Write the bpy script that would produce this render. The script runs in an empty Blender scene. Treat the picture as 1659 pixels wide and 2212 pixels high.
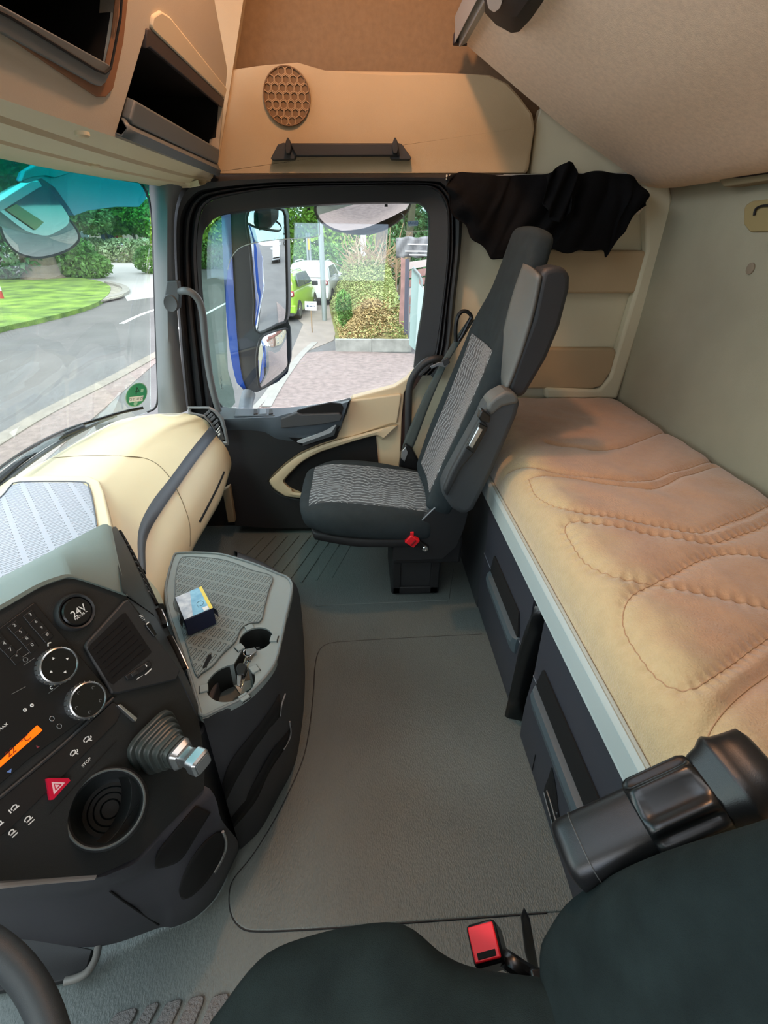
import bpy, bmesh, math, random
import numpy as np
from mathutils import Vector, Matrix
from mathutils.geometry import tessellate_polygon
random.seed(7); rng = np.random.default_rng(7)
S = bpy.context.scene
COL = S.collection
V = Vector

# ---------------------------------------------------------------- camera
F, CX, CY, EYE = 1031.0, 829.5, 1106.0, 1.25
AY = V((770-CX, 505-CY, F)).normalized()
_n = V((800-CX, 2880-CY, F)); AZ = -(_n - _n.dot(AY)*AY).normalized()
AX = AY.cross(AZ)
if AX.x < 0: AX = -AX
RGT = V((AX.x, AY.x, AZ.x)); DWN = V((AX.y, AY.y, AZ.y)); FWD = V((AX.z, AY.z, AZ.z))
O = V((0, 0, EYE))
cam_d = bpy.data.cameras.new('camera'); cam = bpy.data.objects.new('camera', cam_d); COL.objects.link(cam)
cam_d.sensor_fit = 'HORIZONTAL'; cam_d.sensor_width = 36; cam_d.lens = F/1659*36; cam_d.clip_start = .02; cam_d.clip_end = 500
mw = Matrix.Identity(4)
for i in range(3):
    mw[i][0] = RGT[i]; mw[i][1] = -DWN[i]; mw[i][2] = -FWD[i]; mw[i][3] = O[i]
cam.matrix_world = mw
S.camera = cam
S.view_settings.view_transform = 'Standard'; S.view_settings.look = 'None'
S.view_settings.exposure = EXPO = 0.0; S.view_settings.gamma = 1; S.view_settings.use_curve_mapping = False

# ---------------------------------------------------------------- world and lights
W = bpy.data.worlds.new('sky'); S.world = W; W.use_nodes = True
nt = W.node_tree; nt.nodes.clear()
out = nt.nodes.new('ShaderNodeOutputWorld'); bg = nt.nodes.new('ShaderNodeBackground')
tc = nt.nodes.new('ShaderNodeTexCoord'); no = nt.nodes.new('ShaderNodeTexNoise'); cr = nt.nodes.new('ShaderNodeValToRGB')
no.inputs['Scale'].default_value = 2.5; no.inputs['Detail'].default_value = 6
cr.color_ramp.elements[0].position = .4; cr.color_ramp.elements[0].color = (.62, .78, 1, 1)
cr.color_ramp.elements[1].position = .58; cr.color_ramp.elements[1].color = (1, 1, 1, 1)
nt.links.new(tc.outputs['Generated'], no.inputs['Vector']); nt.links.new(no.outputs['Fac'], cr.inputs['Fac'])
nt.links.new(cr.outputs['Color'], bg.inputs['Color']); bg.inputs['Strength'].default_value = 4.6
nt.links.new(bg.outputs[0], out.inputs[0])

def sun(e, rot, ang, col=(1, .96, .9)):
    l = bpy.data.lights.new('sun', 'SUN'); l.energy = e; l.angle = ang; l.color = col
    o = bpy.data.objects.new('sun', l); COL.objects.link(o); o.rotation_euler = rot
sun(2.6, (math.radians(38), math.radians(-18), 0), .35)

def lamp(kind, loc, e, col, size=.1, rot=(0, 0, 0), sy=None, portal=False, name='lamp_light'):
    l = bpy.data.lights.new(name, kind); l.energy = e; l.color = col
    if kind == 'AREA':
        l.size = size
        if sy: l.shape = 'RECTANGLE'; l.size_y = sy
        if portal: l.cycles.is_portal = True
    else: l.shadow_soft_size = size
    o = bpy.data.objects.new(name, l); COL.objects.link(o); o.location = loc; o.rotation_euler = rot
    return o
WARM = lamp('POINT', (0.02, 1.27, 2.17), 27, (1, .48, .22), .035, name='roof_lamp_light')
ROOF_FILL = lamp('AREA', (-.05, .75, 2.225), 5, (.97, .98, 1), .62, sy=.8, name='roof_fill_light')  # added fill under the closed roof to brighten the cab; no opening there
# portals that guide the sky light through the real window openings
lamp('AREA', (-.95, .8, 1.02), 1, (1, 1, 1), 1.0, rot=(0, math.radians(-80), 0), sy=2.2, portal=True, name='windscreen_portal')
lamp('AREA', (-.15, 2.1, 1.0), 1, (1, 1, 1), .9, rot=(math.radians(-90), 0, 0), sy=.75, portal=True, name='door_portal')
lamp('AREA', (-.15, -.52, 1.0), 1, (1, 1, 1), .9, rot=(math.radians(90), 0, 0), sy=.75, portal=True, name='driver_door_portal')

# ---------------------------------------------------------------- helpers
from mathutils.bvhtree import BVHTree
def hitter(*obs):
    """returns f(px, py, lift): the point of those surfaces along that sight line, lifted off the surface"""
    vs, fs = [], []
    for o in obs:
        b = len(vs); vs += [v.co+WO[o.name] for v in o.data.vertices]; fs += [tuple(i+b for i in p.vertices) for p in o.data.polygons]
    T = BVHTree.FromPolygons(vs, fs)
    def f(px, py, lift=.001):
        d = ray(px, py).normalized(); loc, nr, _, _ = T.ray_cast(O, d)
        if loc is None: loc, nr, _, _ = T.find_nearest(O+d*1.0)
        if nr.dot(d) > 0: nr = -nr
        return loc+nr*lift
    return f
def ray(px, py):
    r = V((px-CX, py-CY, F)); return V((r.dot(AX), r.dot(AY), r.dot(AZ)))/F
def Q(px, py, ax, v):
    r = ray(px, py); i = 'xyz'.index(ax); return O + r*((v-O[i])/r[i])
def QP(px, py, p0, n):
    r = ray(px, py); return O + r*((p0-O).dot(n)/r.dot(n))
def Qs(pts, ax, v): return [Q(p[0], p[1], ax, v) for p in pts]
def QPs(pts, p0, n): return [QP(p[0], p[1], p0, n) for p in pts]
def Qv(pts, ax): return [Q(p[0], p[1], ax, p[2]) for p in pts]

def lin(h):
    h = h.lstrip('#'); c = [int(h[i:i+2], 16)/255 for i in (0, 2, 4)]
    return tuple((x/12.92 if x <= .04045 else ((x+.055)/1.055)**2.4) for x in c)
class NT:
    def __init__(s, m): s.t = m.node_tree; s.n = s.t.nodes
    def new(s, k, **kw):
        q = s.n.new(k)
        for a, b in kw.items(): setattr(q, a, b)
        return q
    def ln(s, a, b): s.t.links.new(a, b)
    def math(s, op, a, b=None, c=None):
        q = s.n.new('ShaderNodeMath'); q.operation = op
        for i, x in enumerate((a, b, c)):
            if x is None: continue
            if isinstance(x, (int, float)): q.inputs[i].default_value = x
            else: s.ln(x, q.inputs[i])
        return q.outputs[0]
MC = {}
def mat(name, hexc, rough=.5, metal=0, bump=None, var=None, spec=.5, coat=0, sheen=0, emit=None):
    if name in MC: return MC[name]
    m = bpy.data.materials.new(name); m.use_nodes = True; N = NT(m); b = N.n['Principled BSDF']
    c = lin(hexc) if isinstance(hexc, str) else hexc
    b.inputs['Base Color'].default_value = (*c, 1); b.inputs['Roughness'].default_value = rough; b.inputs['Metallic'].default_value = metal
    b.inputs['Specular IOR Level'].default_value = spec; b.inputs['Coat Weight'].default_value = coat
    if sheen: b.inputs['Sheen Weight'].default_value = sheen; b.inputs['Sheen Roughness'].default_value = .5
    if emit: b.inputs['Emission Color'].default_value = (*c, 1); b.inputs['Emission Strength'].default_value = emit
    co = N.new('ShaderNodeTexCoord').outputs['Object']
    if var:
        sc, amt = var[0], var[1]; h2 = var[2] if len(var) > 2 else None
        t = N.new('ShaderNodeTexNoise'); t.inputs['Scale'].default_value = sc; t.inputs['Detail'].default_value = 5; N.ln(co, t.inputs['Vector'])
        r = N.new('ShaderNodeValToRGB'); N.ln(t.outputs['Fac'], r.inputs['Fac'])
        r.color_ramp.elements[0].position = .3; r.color_ramp.elements[1].position = .7
        r.color_ramp.elements[0].color = (*[x*(1-amt) for x in c], 1)
        r.color_ramp.elements[1].color = (*(lin(h2) if h2 else [min(1, x*(1+amt)) for x in c]), 1)
        N.ln(r.outputs['Color'], b.inputs['Base Color'])
    if bump:
        sc, st = bump[0], bump[1]
        t = N.new('ShaderNodeTexNoise'); t.inputs['Scale'].default_value = sc; t.inputs['Detail'].default_value = 3; N.ln(co, t.inputs['Vector'])
        bp = N.new('ShaderNodeBump'); bp.inputs['Strength'].default_value = st; bp.inputs['Distance'].default_value = bump[2] if len(bump) > 2 else .002
        N.ln(t.outputs['Fac'], bp.inputs['Height']); N.ln(bp.outputs['Normal'], b.inputs['Normal'])
    MC[name] = m; return m

WO = {}   # world origin of every built object
def props(o, label=None, cat=None, group=None, kind=None):
    if label: o['label'] = label
    if cat: o['category'] = cat
    if group: o['group'] = group
    if kind: o['kind'] = kind
    return o
def root(name, loc, label, cat, group=None):
    o = bpy.data.objects.new(name, None); o.empty_display_size = .05; COL.objects.link(o); o.location = loc; WO[o.name] = V(loc)
    return props(o, label, cat, group)
def mk(name, vs, fs, m, parent=None, sm=35, bev=0, seg=2, solid=0, uv=None, off=0, sub=0, **kw):
    vs = [V(v) for v in vs]
    if parent is not None: org = WO[parent.name]
    else:
        xs = [v.x for v in vs]; ys = [v.y for v in vs]; zs = [v.z for v in vs]
        org = V(((min(xs)+max(xs))/2, (min(ys)+max(ys))/2, min(zs)))
    me = bpy.data.meshes.new(name); me.from_pydata([v-org for v in vs], [], fs); 
    if uv:
        u = me.uv_layers.new(name='uv')
        for l in me.loops: u.data[l.index].uv = uv[l.vertex_index]
    ms = m if isinstance(m, (list, tuple)) else [m]
    for q in ms: me.materials.append(q)
    bm = bmesh.new(); bm.from_mesh(me); bmesh.ops.recalc_face_normals(bm, faces=bm.faces); bm.to_mesh(me); bm.free()
    me.update()
    if sm: me.shade_smooth(); me.set_sharp_from_angle(angle=math.radians(sm))
    o = bpy.data.objects.new(name, me); COL.objects.link(o)
    if parent is not None: o.parent = parent
    else: o.location = org
    WO[o.name] = org
    if solid:
        d = o.modifiers.new('solid', 'SOLIDIFY'); d.thickness = solid; d.offset = off
    if bev:
        d = o.modifiers.new('bevel', 'BEVEL'); d.width = bev; d.segments = seg; d.limit_method = 'ANGLE'; d.angle_limit = math.radians(40); d.harden_normals = False
    if sub:
        d = o.modifiers.new('sub', 'SUBSURF'); d.levels = sub; d.render_levels = sub
    props(o, **kw)
    return o
def crv(P, n, closed=False):
    """Catmull-Rom through P, n samples evenly by arc length"""
    P = [V(p) for p in P]; K = len(P); D = []
    segs = K if closed else K-1
    for i in range(segs):
        if closed: a, b, c, d = P[(i-1) % K], P[i], P[(i+1) % K], P[(i+2) % K]
        else: a, b, c, d = P[max(i-1, 0)], P[i], P[i+1], P[min(i+2, K-1)]
        for k in range(12):
            t = k/12; D.append(.5*((2*b)+(c-a)*t+(2*a-5*b+4*c-d)*t*t+(3*b-a-3*c+d)*t**3))
    D.append(P[0] if closed else P[-1])
    return res(D, n, closed)
def res(D, n, closed=False):
    L = [0]
    for i in range(1, len(D)): L.append(L[-1]+(D[i]-D[i-1]).length)
    T = L[-1]; R = []; j = 0
    for k in range(n):
        s = T*k/(n if closed else n-1)
        while j < len(D)-2 and L[j+1] < s: j += 1
        e = L[j+1]-L[j]; R.append(D[j].lerp(D[j+1], (s-L[j])/e if e > 1e-9 else 0))
    return R
def lpoly(P, n, closed=False):
    P = [V(p) for p in P]
    return res(P+[P[0]] if closed else P, n, closed)
def seq(P, k):
    """keep every vertex, k steps per edge (no arc-length resampling)"""
    R = []
    for a, b in zip(P[:-1], P[1:]):
        for i in range(k): R.append(V(a).lerp(V(b), i/k))
    return R+[V(P[-1])]
def gridf(rows, cu=False, cv=False):
    R, C = len(rows), len(rows[0]); f = []
    for i in range(R if cv else R-1):
        for j in range(C if cu else C-1):
            a, b = i, (i+1) % R; c, d = j, (j+1) % C
            f.append((a*C+c, a*C+d, b*C+d, b*C+c))
    return [p for r in rows for p in r], f
def loft(name, rows, m, parent=None, cu=False, vsub=None, caps=False, **kw):
    if vsub:
        C = len(rows[0]); cols = [crv([r[j] for r in rows], vsub) for j in range(C)]
        rows = [[cols[j][i] for j in range(C)] for i in range(vsub)]
    v, f = gridf(rows, cu)
    C = len(rows[0])
    if caps: f.append(tuple(range(C))); f.append(tuple(range(len(v)-C, len(v))))
    return mk(name, v, f, m, parent, **kw)
def fillet(P, r, seg=5):
    """round the corners of a planar 3D polygon; r number or list"""
    K = len(P); out = []
    for i in range(K):
        a, b, c = P[i-1], P[i], P[(i+1) % K]; rr = r[i] if isinstance(r, (list, tuple)) else r
        u, w = (a-b), (c-b); lu, lw = u.length, w.length
        if rr <= 0 or lu < 1e-6 or lw < 1e-6: out.append(b); continue
        u /= lu; w /= lw; ang = math.acos(max(-1, min(1, u.dot(w))))
        if ang > math.radians(172): out.append(b); continue
        t = min(rr/math.tan(ang/2), lu*.48, lw*.48)
        p1, p2 = b+u*t, b+w*t
        for k in range(seg+1):
            s = k/seg; out.append(p1*(1-s)**2+b*2*s*(1-s)+p2*s*s)
    return out
def prism(P, vec, holes=None, hole_vec=None, bottom=True):
    """solid from planar loop P extruded by vec; holes = list of loops cut through the top with walls along hole_vec"""
    loops = [P]+(holes or []); vs = [p for l in loops for p in l]; T = tessellate_polygon(loops)
    fs = []
    n = len(P); base = len(vs)
    if holes:
        fs += [tuple(t) for t in T]
    else: fs.append(tuple(range(n)))
    vs = list(vs)+[p+vec for p in P]
    if bottom: fs.append(tuple(range(base+n-1, base-1, -1)))
    for i in range(n): j = (i+1) % n; fs.append((i, j, base+j, base+i))
    if holes:
        o = n
        for h in holes:
            k = len(h); b2 = len(vs); vs += [p+(hole_vec or vec*.9) for p in h]
            for i in range(k): j = (i+1) % k; fs.append((o+i, o+j, b2+j, b2+i))
            fs.append(tuple(range(b2, b2+k))); o += k
    return vs, fs
def slab(name, px, ax, v, t, m, parent=None, r=0, bev=.002, **kw):
    """outline on the plane ax=v seen at those pixels, thickness t running away from the viewer side"""
    P = Qs(px, ax, v); P = fillet(P, r) if r else P
    vec = {'x': V((1, 0, 0)), 'y': V((0, 1, 0)), 'z': V((0, 0, -1))}[ax]*t
    a, b = prism(P, vec); return mk(name, a, b, m, parent, bev=bev, **kw)
def slabp(name, px, p0, n, t, m, parent=None, r=0, bev=.001, lift=0, **kw):
    P = [q+n*lift for q in QPs(px, p0, n)]; P = fillet(P, r) if r else P
    a, b = prism(P, -n*t); return mk(name, a, b, m, parent, bev=bev, **kw)
def frame_of(d, up=V((0, 0, 1))):
    d = d.normalized(); s = d.cross(up)
    if s.length < 1e-3: s = d.cross(V((1, 0, 0)))
    s.normalize(); return s, s.cross(d).normalized(), d
def tube(name, P, r, m, parent=None, n=12, smooth=True, k=None, caps=True, flat=1, **kw):
    P = crv(P, k or max(8, len(P)*5)) if smooth else [V(p) for p in P]
    s = None; rows = []
    for i, p in enumerate(P):
        d = (P[min(i+1, len(P)-1)]-P[max(i-1, 0)]).normalized()
        if s is None: s, u, _ = frame_of(d)
        else: s = (s-d*s.dot(d)).normalized(); u = s.cross(d).normalized()
        rr = r[min(int(i/len(P)*len(r)), len(r)-1)] if isinstance(r, (list, tuple)) else r
        rows.append([p+(s*math.cos(a)*flat+u*math.sin(a))*rr for a in [2*math.pi*j/n for j in range(n)]])
    return loft(name, rows, m, parent, cu=True, caps=caps, **kw)
def boxv(c, u, v, w):
    """8 corners box centre c, half vectors"""
    P = [c+u*a+v*b+w*d for d in (-1, 1) for a, b in ((-1, -1), (1, -1), (1, 1), (-1, 1))]
    return P, [(0, 1, 2, 3), (7, 6, 5, 4), (0, 4, 5, 1), (1, 5, 6, 2), (2, 6, 7, 3), (3, 7, 4, 0)]
def box(name, lo, hi, m, parent=None, bev=.004, **kw):
    lo, hi = V(lo), V(hi); c = (lo+hi)/2; h = (hi-lo)/2
    a, b = boxv(c, V((h.x, 0, 0)), V((0, h.y, 0)), V((0, 0, h.z))); return mk(name, a, b, m, parent, bev=bev, **kw)
def obox(name, c, u, v, w, m, parent=None, bev=.003, **kw):
    a, b = boxv(c, u, v, w); return mk(name, a, b, m, parent, bev=bev, **kw)
def revolve(name, c, axis, prof, m, parent=None, n=40, up=V((0, 0, 1)), sx=1, sy=1, ph=0, **kw):
    """prof = [(radius, height)...] around axis"""
    s, u, d = frame_of(axis, up)
    rows = [[c+d*h+(s*math.cos(a)*sx+u*math.sin(a)*sy)*max(r, 1e-5) for a in [2*math.pi*j/n+ph for j in range(n)]] for r, h in prof]
    return loft(name, rows, m, parent, cu=True, **kw)
def supr(c, ux, uy, a, b, e, n=40):
    R = []
    for j in range(n):
        t = 2*math.pi*j/n; x, y = math.cos(t), math.sin(t)
        R.append(c+ux*a*math.copysign(abs(x)**(2/e), x)+uy*b*math.copysign(abs(y)**(2/e), y))
    return R
def text(name, s, c, xd, yd, size, m, parent, ext=.0003, align='CENTER', label=None):
    """lettering mesh with baseline direction xd"""
    cu = bpy.data.curves.new(name, 'FONT'); cu.body = s; cu.size = size; cu.align_x = align; cu.align_y = 'CENTER'; cu.extrude = ext
    t = bpy.data.objects.new(name+'_tmp', cu); COL.objects.link(t)
    dg = bpy.context.evaluated_depsgraph_get(); me = bpy.data.meshes.new_from_object(t.evaluated_get(dg))
    bpy.data.objects.remove(t); xd = xd.normalized(); yd = (yd-xd*yd.dot(xd)).normalized(); nd = xd.cross(yd)
    vs = [c+xd*v.co.x+yd*v.co.y+nd*v.co.z for v in me.vertices]; fs = [tuple(p.vertices) for p in me.polygons]
    bpy.data.meshes.remove(me)
    return mk(name, vs, fs, m, parent, sm=0, label=label)
def multi(parts):
    vs, fs = [], []
    for a, b in parts:
        o = len(vs); vs += list(a); fs += [tuple(i+o for i in f) for f in b]
    return vs, fs
# ---------------------------------------------------------------- materials
BEIGE = mat('beige_plastic', '#d3c2a0', .55, bump=(900, .12), var=(3, .04))
BEIGED = mat('beige_soft_panel', '#ab9777', .8, bump=(700, .25), var=(4, .06))
LINING = mat('roof_lining_fabric', '#77634a', .95, bump=(600, .35), var=(60, .08), sheen=.2)
FELT = mat('rear_wall_felt', '#a09a84', .95, bump=(500, .4), var=(2.2, .12))
BUNKF = mat('bunk_underside_felt', '#e8cfb4', .95, bump=(420, .3), var=(80, .07))
BLK = mat('black_grained_plastic', '#2a2c2e', .5, bump=(1200, .2))
BLK2 = mat('matt_black_plastic', '#1d1e20', .62, bump=(1200, .15))
GLOSS = mat('smooth_black_plastic', '#151617', .28)
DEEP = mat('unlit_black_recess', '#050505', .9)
CHAR = mat('charcoal_plastic', '#3b3f42', .55, bump=(1400, .2))
GREYP = mat('grey_pillar_plastic', '#606465', .6, bump=(900, .15))
HOODM = mat('soft_grey_green_dash_skin', '#6d7974', .6, bump=(1500, .35))
SEAL = mat('black_rubber_seal', '#26272a', .55)
ALU = mat('brushed_aluminium', '#c2c8c9', .38, .75)
RAILM = mat('grey_anodised_rail', '#b3bdba', .7, 0, spec=.2)
CHROME = mat('chrome', '#dfe3e6', .12, 1)
SATIN = mat('satin_chrome', '#b9bcbe', .3, .9)
STEEL = mat('steel', '#8d9193', .35, .9)
RED = mat('red_button_plastic', '#e2202c', .4)
WHT = mat('white_print', '#f2f4f2', .5)
FAB = mat('dark_seat_velour', '#2b3336', .95, bump=(900, .4), var=(25, .12), spec=.2)
FABD = mat('driver_seat_velour', '#1d2626', .95, bump=(900, .4), var=(14, .3), spec=.15)
LEATH = mat('grey_vinyl', '#5c5d5a', .5, bump=(700, .15))
BELT = mat('dark_green_grey_belt_webbing', '#3b4442', .7, bump=(1500, .3))
MATT = mat('tray_light_grey_plastic', '#848f8e', .5, bump=(1500, .2))
CURT = mat('black_curtain_cloth', '#08080a', .9, bump=(60, .2, .01), spec=.15)
LBLUE = mat('truck_blue_paint', '#164aa0', .3, coat=.5)
WHITEP = mat('white_car_paint', '#d8dbdc', .3, coat=.6)
GREENP = mat('lime_car_paint', '#86b21e', .3, coat=.6)
TYRE = mat('tyre_rubber', '#1b1b1c', .8)
CARGL = mat('car_window_glass', '#2b3a3c', .08, spec=.8)
REDL = mat('red_tail_light_lens', '#8c1420', .15)
ASPH = mat('grey_asphalt', '#5a5755', .75, bump=(9, .5, .02), var=(.55, .16))
PINKA = mat('pinkish_paving', '#80706a', .85, bump=(30, .8, .02), var=(9, .22))
KERB = mat('kerb_stone', '#8c8880', .85, var=(2, .12))
PALE = mat('pale_far_road', '#a5a39f', .7, var=(.2, .08))
GRASS = mat('lawn_grass', '#4c6c28', .95, bump=(20, .6, .05), var=(1.3, .3, '#7d9c38'))
DRYG = mat('dry_cut_grass', '#7d6b45', .95, bump=(12, .8, .08), var=(2.2, .3, '#6f7a38'))
BARK = mat('tree_bark', '#6b604f', .9, bump=(9, .8, .05), var=(3, .25))
TWIG = mat('dry_twigs', '#8c7559', .9)
CONC = mat('weathered_concrete', '#8f8e86', .85, bump=(20, .4, .01), var=(5, .22))
GALV = mat('galvanised_pole', '#8e9794', .5, .4)
def leafm(name, a, b):
    m = mat(name, a, .6, var=(1.7, .3, b)); bs = m.node_tree.nodes['Principled BSDF']
    return m
LEAF = [leafm('bright_leaves', '#5c8f2a', '#9cc545'), leafm('mid_leaves', '#44742f', '#78a84c'), leafm('dark_leaves', '#2f5733', '#5c8a50'), leafm('yellow_green_leaves', '#71883c', '#a3ac62'), leafm('white_flowering_leaves', '#7b9046', '#c9cfa6')]

def floor_mat():
    m = mat('grained_rubber_floor', '#606967', .42, var=(1.6, .18)); N = NT(m); b = N.n['Principled BSDF']
    co = N.new('ShaderNodeTexCoord').outputs['Object']; mp = N.new('ShaderNodeMapping'); mp.inputs['Scale'].default_value = (1, .45, 1); N.ln(co, mp.inputs[0])
    t = N.new('ShaderNodeTexNoise'); t.inputs['Scale'].default_value = 330; t.inputs['Detail'].default_value = 2; N.ln(mp.outputs[0], t.inputs['Vector'])
    bp = N.new('ShaderNodeBump'); bp.inputs['Strength'].default_value = .55; bp.inputs['Distance'].default_value = .003
    N.ln(t.outputs['Fac'], bp.inputs['Height']); N.ln(bp.outputs['Normal'], b.inputs['Normal']); return m
FLOORM = floor_mat()

def weave(name, base, line, f=150, A=1.0, k=85):
    """fabric with a net of thin wavy light threads, in metres of uv"""
    m = mat(name, base, .9, sheen=.3, bump=(900, .3)); N = NT(m); b = N.n['Principled BSDF']
    uv = N.new('ShaderNodeUVMap'); uv.uv_map = 'uv'; sp = N.new('ShaderNodeSeparateXYZ'); N.ln(uv.outputs[0], sp.inputs[0]); u, v = sp.outputs[0], sp.outputs[1]
    t = N.new('ShaderNodeTexNoise'); t.inputs['Scale'].default_value = 9; N.ln(uv.outputs[0], t.inputs['Vector']); nz = N.math('MULTIPLY', t.outputs['Fac'], 5.0)
    ms = []
    for sg, ph in ((1, 0), (-1, 1.1)):
        w = N.math('MULTIPLY', N.math('SINE', N.math('ADD', N.math('MULTIPLY', v, k), N.math('ADD', nz, ph))), A*sg)
        w2 = N.math('MULTIPLY', N.math('SINE', N.math('ADD', N.math('MULTIPLY', v, k*.31), N.math('MULTIPLY', u, 11*sg))), 1.6)
        s = N.math('ABSOLUTE', N.math('SINE', N.math('ADD', N.math('MULTIPLY', u, f), N.math('ADD', w, w2))))
        ms.append(N.math('SUBTRACT', 1, N.math('SMOOTH_MIN', N.math('DIVIDE', s, .27), 1, .1)))
    mk_ = N.math('MULTIPLY', N.math('MAXIMUM', ms[0], ms[1]), 1.0); mk_ = N.math('MINIMUM', N.math('MAXIMUM', mk_, 0), 1)
    mx = N.new('ShaderNodeMix'); mx.data_type = 'RGBA'; N.ln(mk_, mx.inputs[0]); mx.inputs[6].default_value = (*lin(base), 1); mx.inputs[7].default_value = (*lin(line), 1)
    N.ln(mx.outputs[2], b.inputs['Base Color']); return m
NET = weave('netted_seat_fabric', '#252d31', '#b4bfc2')

DANG = -38
def slots(name, base, rough, du, dv, ang, ink=.75):
    """plastic with rows of moulded long slots"""
    m = mat(name, base, rough, var=(6, .05)); N = NT(m); b = N.n['Principled BSDF']
    co = N.new('ShaderNodeTexCoord').outputs['Object']; mp = N.new('ShaderNodeMapping'); mp.inputs['Rotation'].default_value = (0, 0, math.radians(ang)); N.ln(co, mp.inputs[0])
    sp = N.new('ShaderNodeSeparateXYZ'); N.ln(mp.outputs[0], sp.inputs[0])
    a = N.math('SUBTRACT', N.math('ABSOLUTE', N.math('SUBTRACT', N.math('FRACT', N.math('DIVIDE', sp.outputs[0], du)), .5)), 0)
    c = N.math('SUBTRACT', N.math('ABSOLUTE', N.math('SUBTRACT', N.math('FRACT', N.math('DIVIDE', sp.outputs[1], dv)), .5)), 0)
    # distance in metres to a stadium: half length .34*du, radius .3*dv
    x = N.math('MAXIMUM', N.math('SUBTRACT', N.math('MULTIPLY', a, du), .38*du-.21*dv), 0); y = N.math('MULTIPLY', c, dv)
    d = N.math('SQRT', N.math('ADD', N.math('MULTIPLY', x, x), N.math('MULTIPLY', y, y)))
    rg = N.math('SUBTRACT', 1, N.math('MINIMUM', N.math('DIVIDE', N.math('ABSOLUTE', N.math('SUBTRACT', d, .21*dv)), .0008), 1))
    bp = N.new('ShaderNodeBump'); bp.inputs['Strength'].default_value = 1; bp.inputs['Distance'].default_value = .002; bp.invert = True
    N.ln(rg, bp.inputs['Height']); N.ln(bp.outputs['Normal'], b.inputs['Normal'])
    mx = N.new('ShaderNodeMix'); mx.data_type = 'RGBA'; N.ln(N.math('MULTIPLY', rg, ink), mx.inputs[0])
    mx.inputs[6].default_value = (*lin(base), 1); mx.inputs[7].default_value = (*[x*.35 for x in lin(base)], 1); N.ln(mx.outputs[2], b.inputs['Base Color']); return m
TRAYM = slots('slotted_rubber_mat', '#77817f', .5, .034, .0125, -69)
DASHM = slots('slotted_pale_dash_mat', '#9a9da8', .42, .05, .015, DANG, .3)

def glass(name, tint, refl=.08, band=None):
    m = bpy.data.materials.new(name); m.use_nodes = True; N = NT(m); N.n.clear()
    o = N.new('ShaderNodeOutputMaterial'); tr = N.new('ShaderNodeBsdfTransparent'); gl = N.new('ShaderNodeBsdfGlossy'); gl.inputs['Roughness'].default_value = .02
    tr.inputs[0].default_value = (*tint, 1); mx = N.new('ShaderNodeMixShader')
    lw = N.new('ShaderNodeLayerWeight'); lw.inputs[0].default_value = .35
    N.ln(N.math('MULTIPLY', N.math('ADD', lw.outputs['Fresnel'], .25), refl), mx.inputs[0]); N.ln(tr.outputs[0], mx.inputs[1]); N.ln(gl.outputs[0], mx.inputs[2]); N.ln(mx.outputs[0], o.inputs[0])
    if band:   # (z low, z high, colour at the top) a real tinted sun strip
        ge = N.new('ShaderNodeNewGeometry'); sp = N.new('ShaderNodeSeparateXYZ'); N.ln(ge.outputs['Position'], sp.inputs[0])
        t = N.math('DIVIDE', N.math('SUBTRACT', sp.outputs[2], band[0]), band[1]-band[0]); r = N.new('ShaderNodeValToRGB'); N.ln(t, r.inputs[0])
        r.color_ramp.elements[0].color = (*tint, 1); r.color_ramp.elements[1].color = (*band[2], 1); N.ln(r.outputs[0], tr.inputs[0])
    return m
WSG = glass('windscreen_glass', (.93, .97, .95), .12, (1.16, 1.36, (.02, .52, .50)))
DOORG = glass('side_window_glass', (.90, .93, .93), .14)
DEFL = glass('tinted_wind_deflector', (.64, .74, .70), .22)
DEFL2 = glass('clear_deflector_rim', (.82, .86, .85), .5)
MIRR = mat('mirror_silver', '#e6e9ea', .01, 1)

# ---------------------------------------------------------------- setting: floor
def struct(name, vs, fs, m, **kw): return mk(name, vs, fs, m, kind='structure', **kw)
YD = 2.0      # inner plane of the passenger side
XR = 1.12     # rear wall
def plain(name, pts, vec, m, **kw):
    a, b = prism([V(p) for p in pts], V(vec)); return struct(name, a, b, m, **kw)
plain('floor', [(-1.15, -.48, 0), (.50, -.48, 0), (.50, YD+.03, 0), (-1.15, YD+.03, 0)], (0, 0, -.05), FLOORM, sm=0)
flo = bpy.data.objects['floor']
# moulded lines in the rubber: raised outline of the tunnel mat and of the seat plate
def cord(name, px, r, m, parent=None, closed=False, z=.0005, **kw):
    P = [q+V((0, 0, z)) for q in Qs(px, 'z', 0)]
    return tube(name, P, r, m, parent, n=6, k=len(px)*8, caps=True, flat=1, **kw)
MATO = [(1041, 1371), (900, 1378), (760, 1386), (712, 1391), (690, 1406), (681, 1440), (677, 1500), (668, 1580), (655, 1640), (630, 1700), (592, 1775), (545, 1850), (505, 1900), (496, 1935), (500, 1975), (520, 2003), (560, 2012), (700, 2006), (900, 1992), (1135, 1975), (1180, 1972)]
P = crv(Qs(MATO, 'z', .0), 150); P2 = [P[-1]+V((.25, 0, 0)), P[0]+V((.12, 0, 0))]
loop = P+P2; a, b = prism([p+V((0, 0, .004)) for p in loop], V((0, 0, -.0055)))
TUN = mk('tunnel_floor_panel', a, b, FLOORM, flo, bev=.0035, seg=3)
cord('moulded_seam', MATO, .0022, BLK2, flo, z=.001)
pl = [(680, 1310), (692, 1183), (905, 1180), (980, 1230), (970, 1297)]
a, b = prism([p+V((0, 0, .003)) for p in fillet(Qs(pl, 'z', 0), .01)], V((0, 0, -.0045))); mk('seat_base_plate', a, b, FLOORM, flo, bev=.0025)
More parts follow.
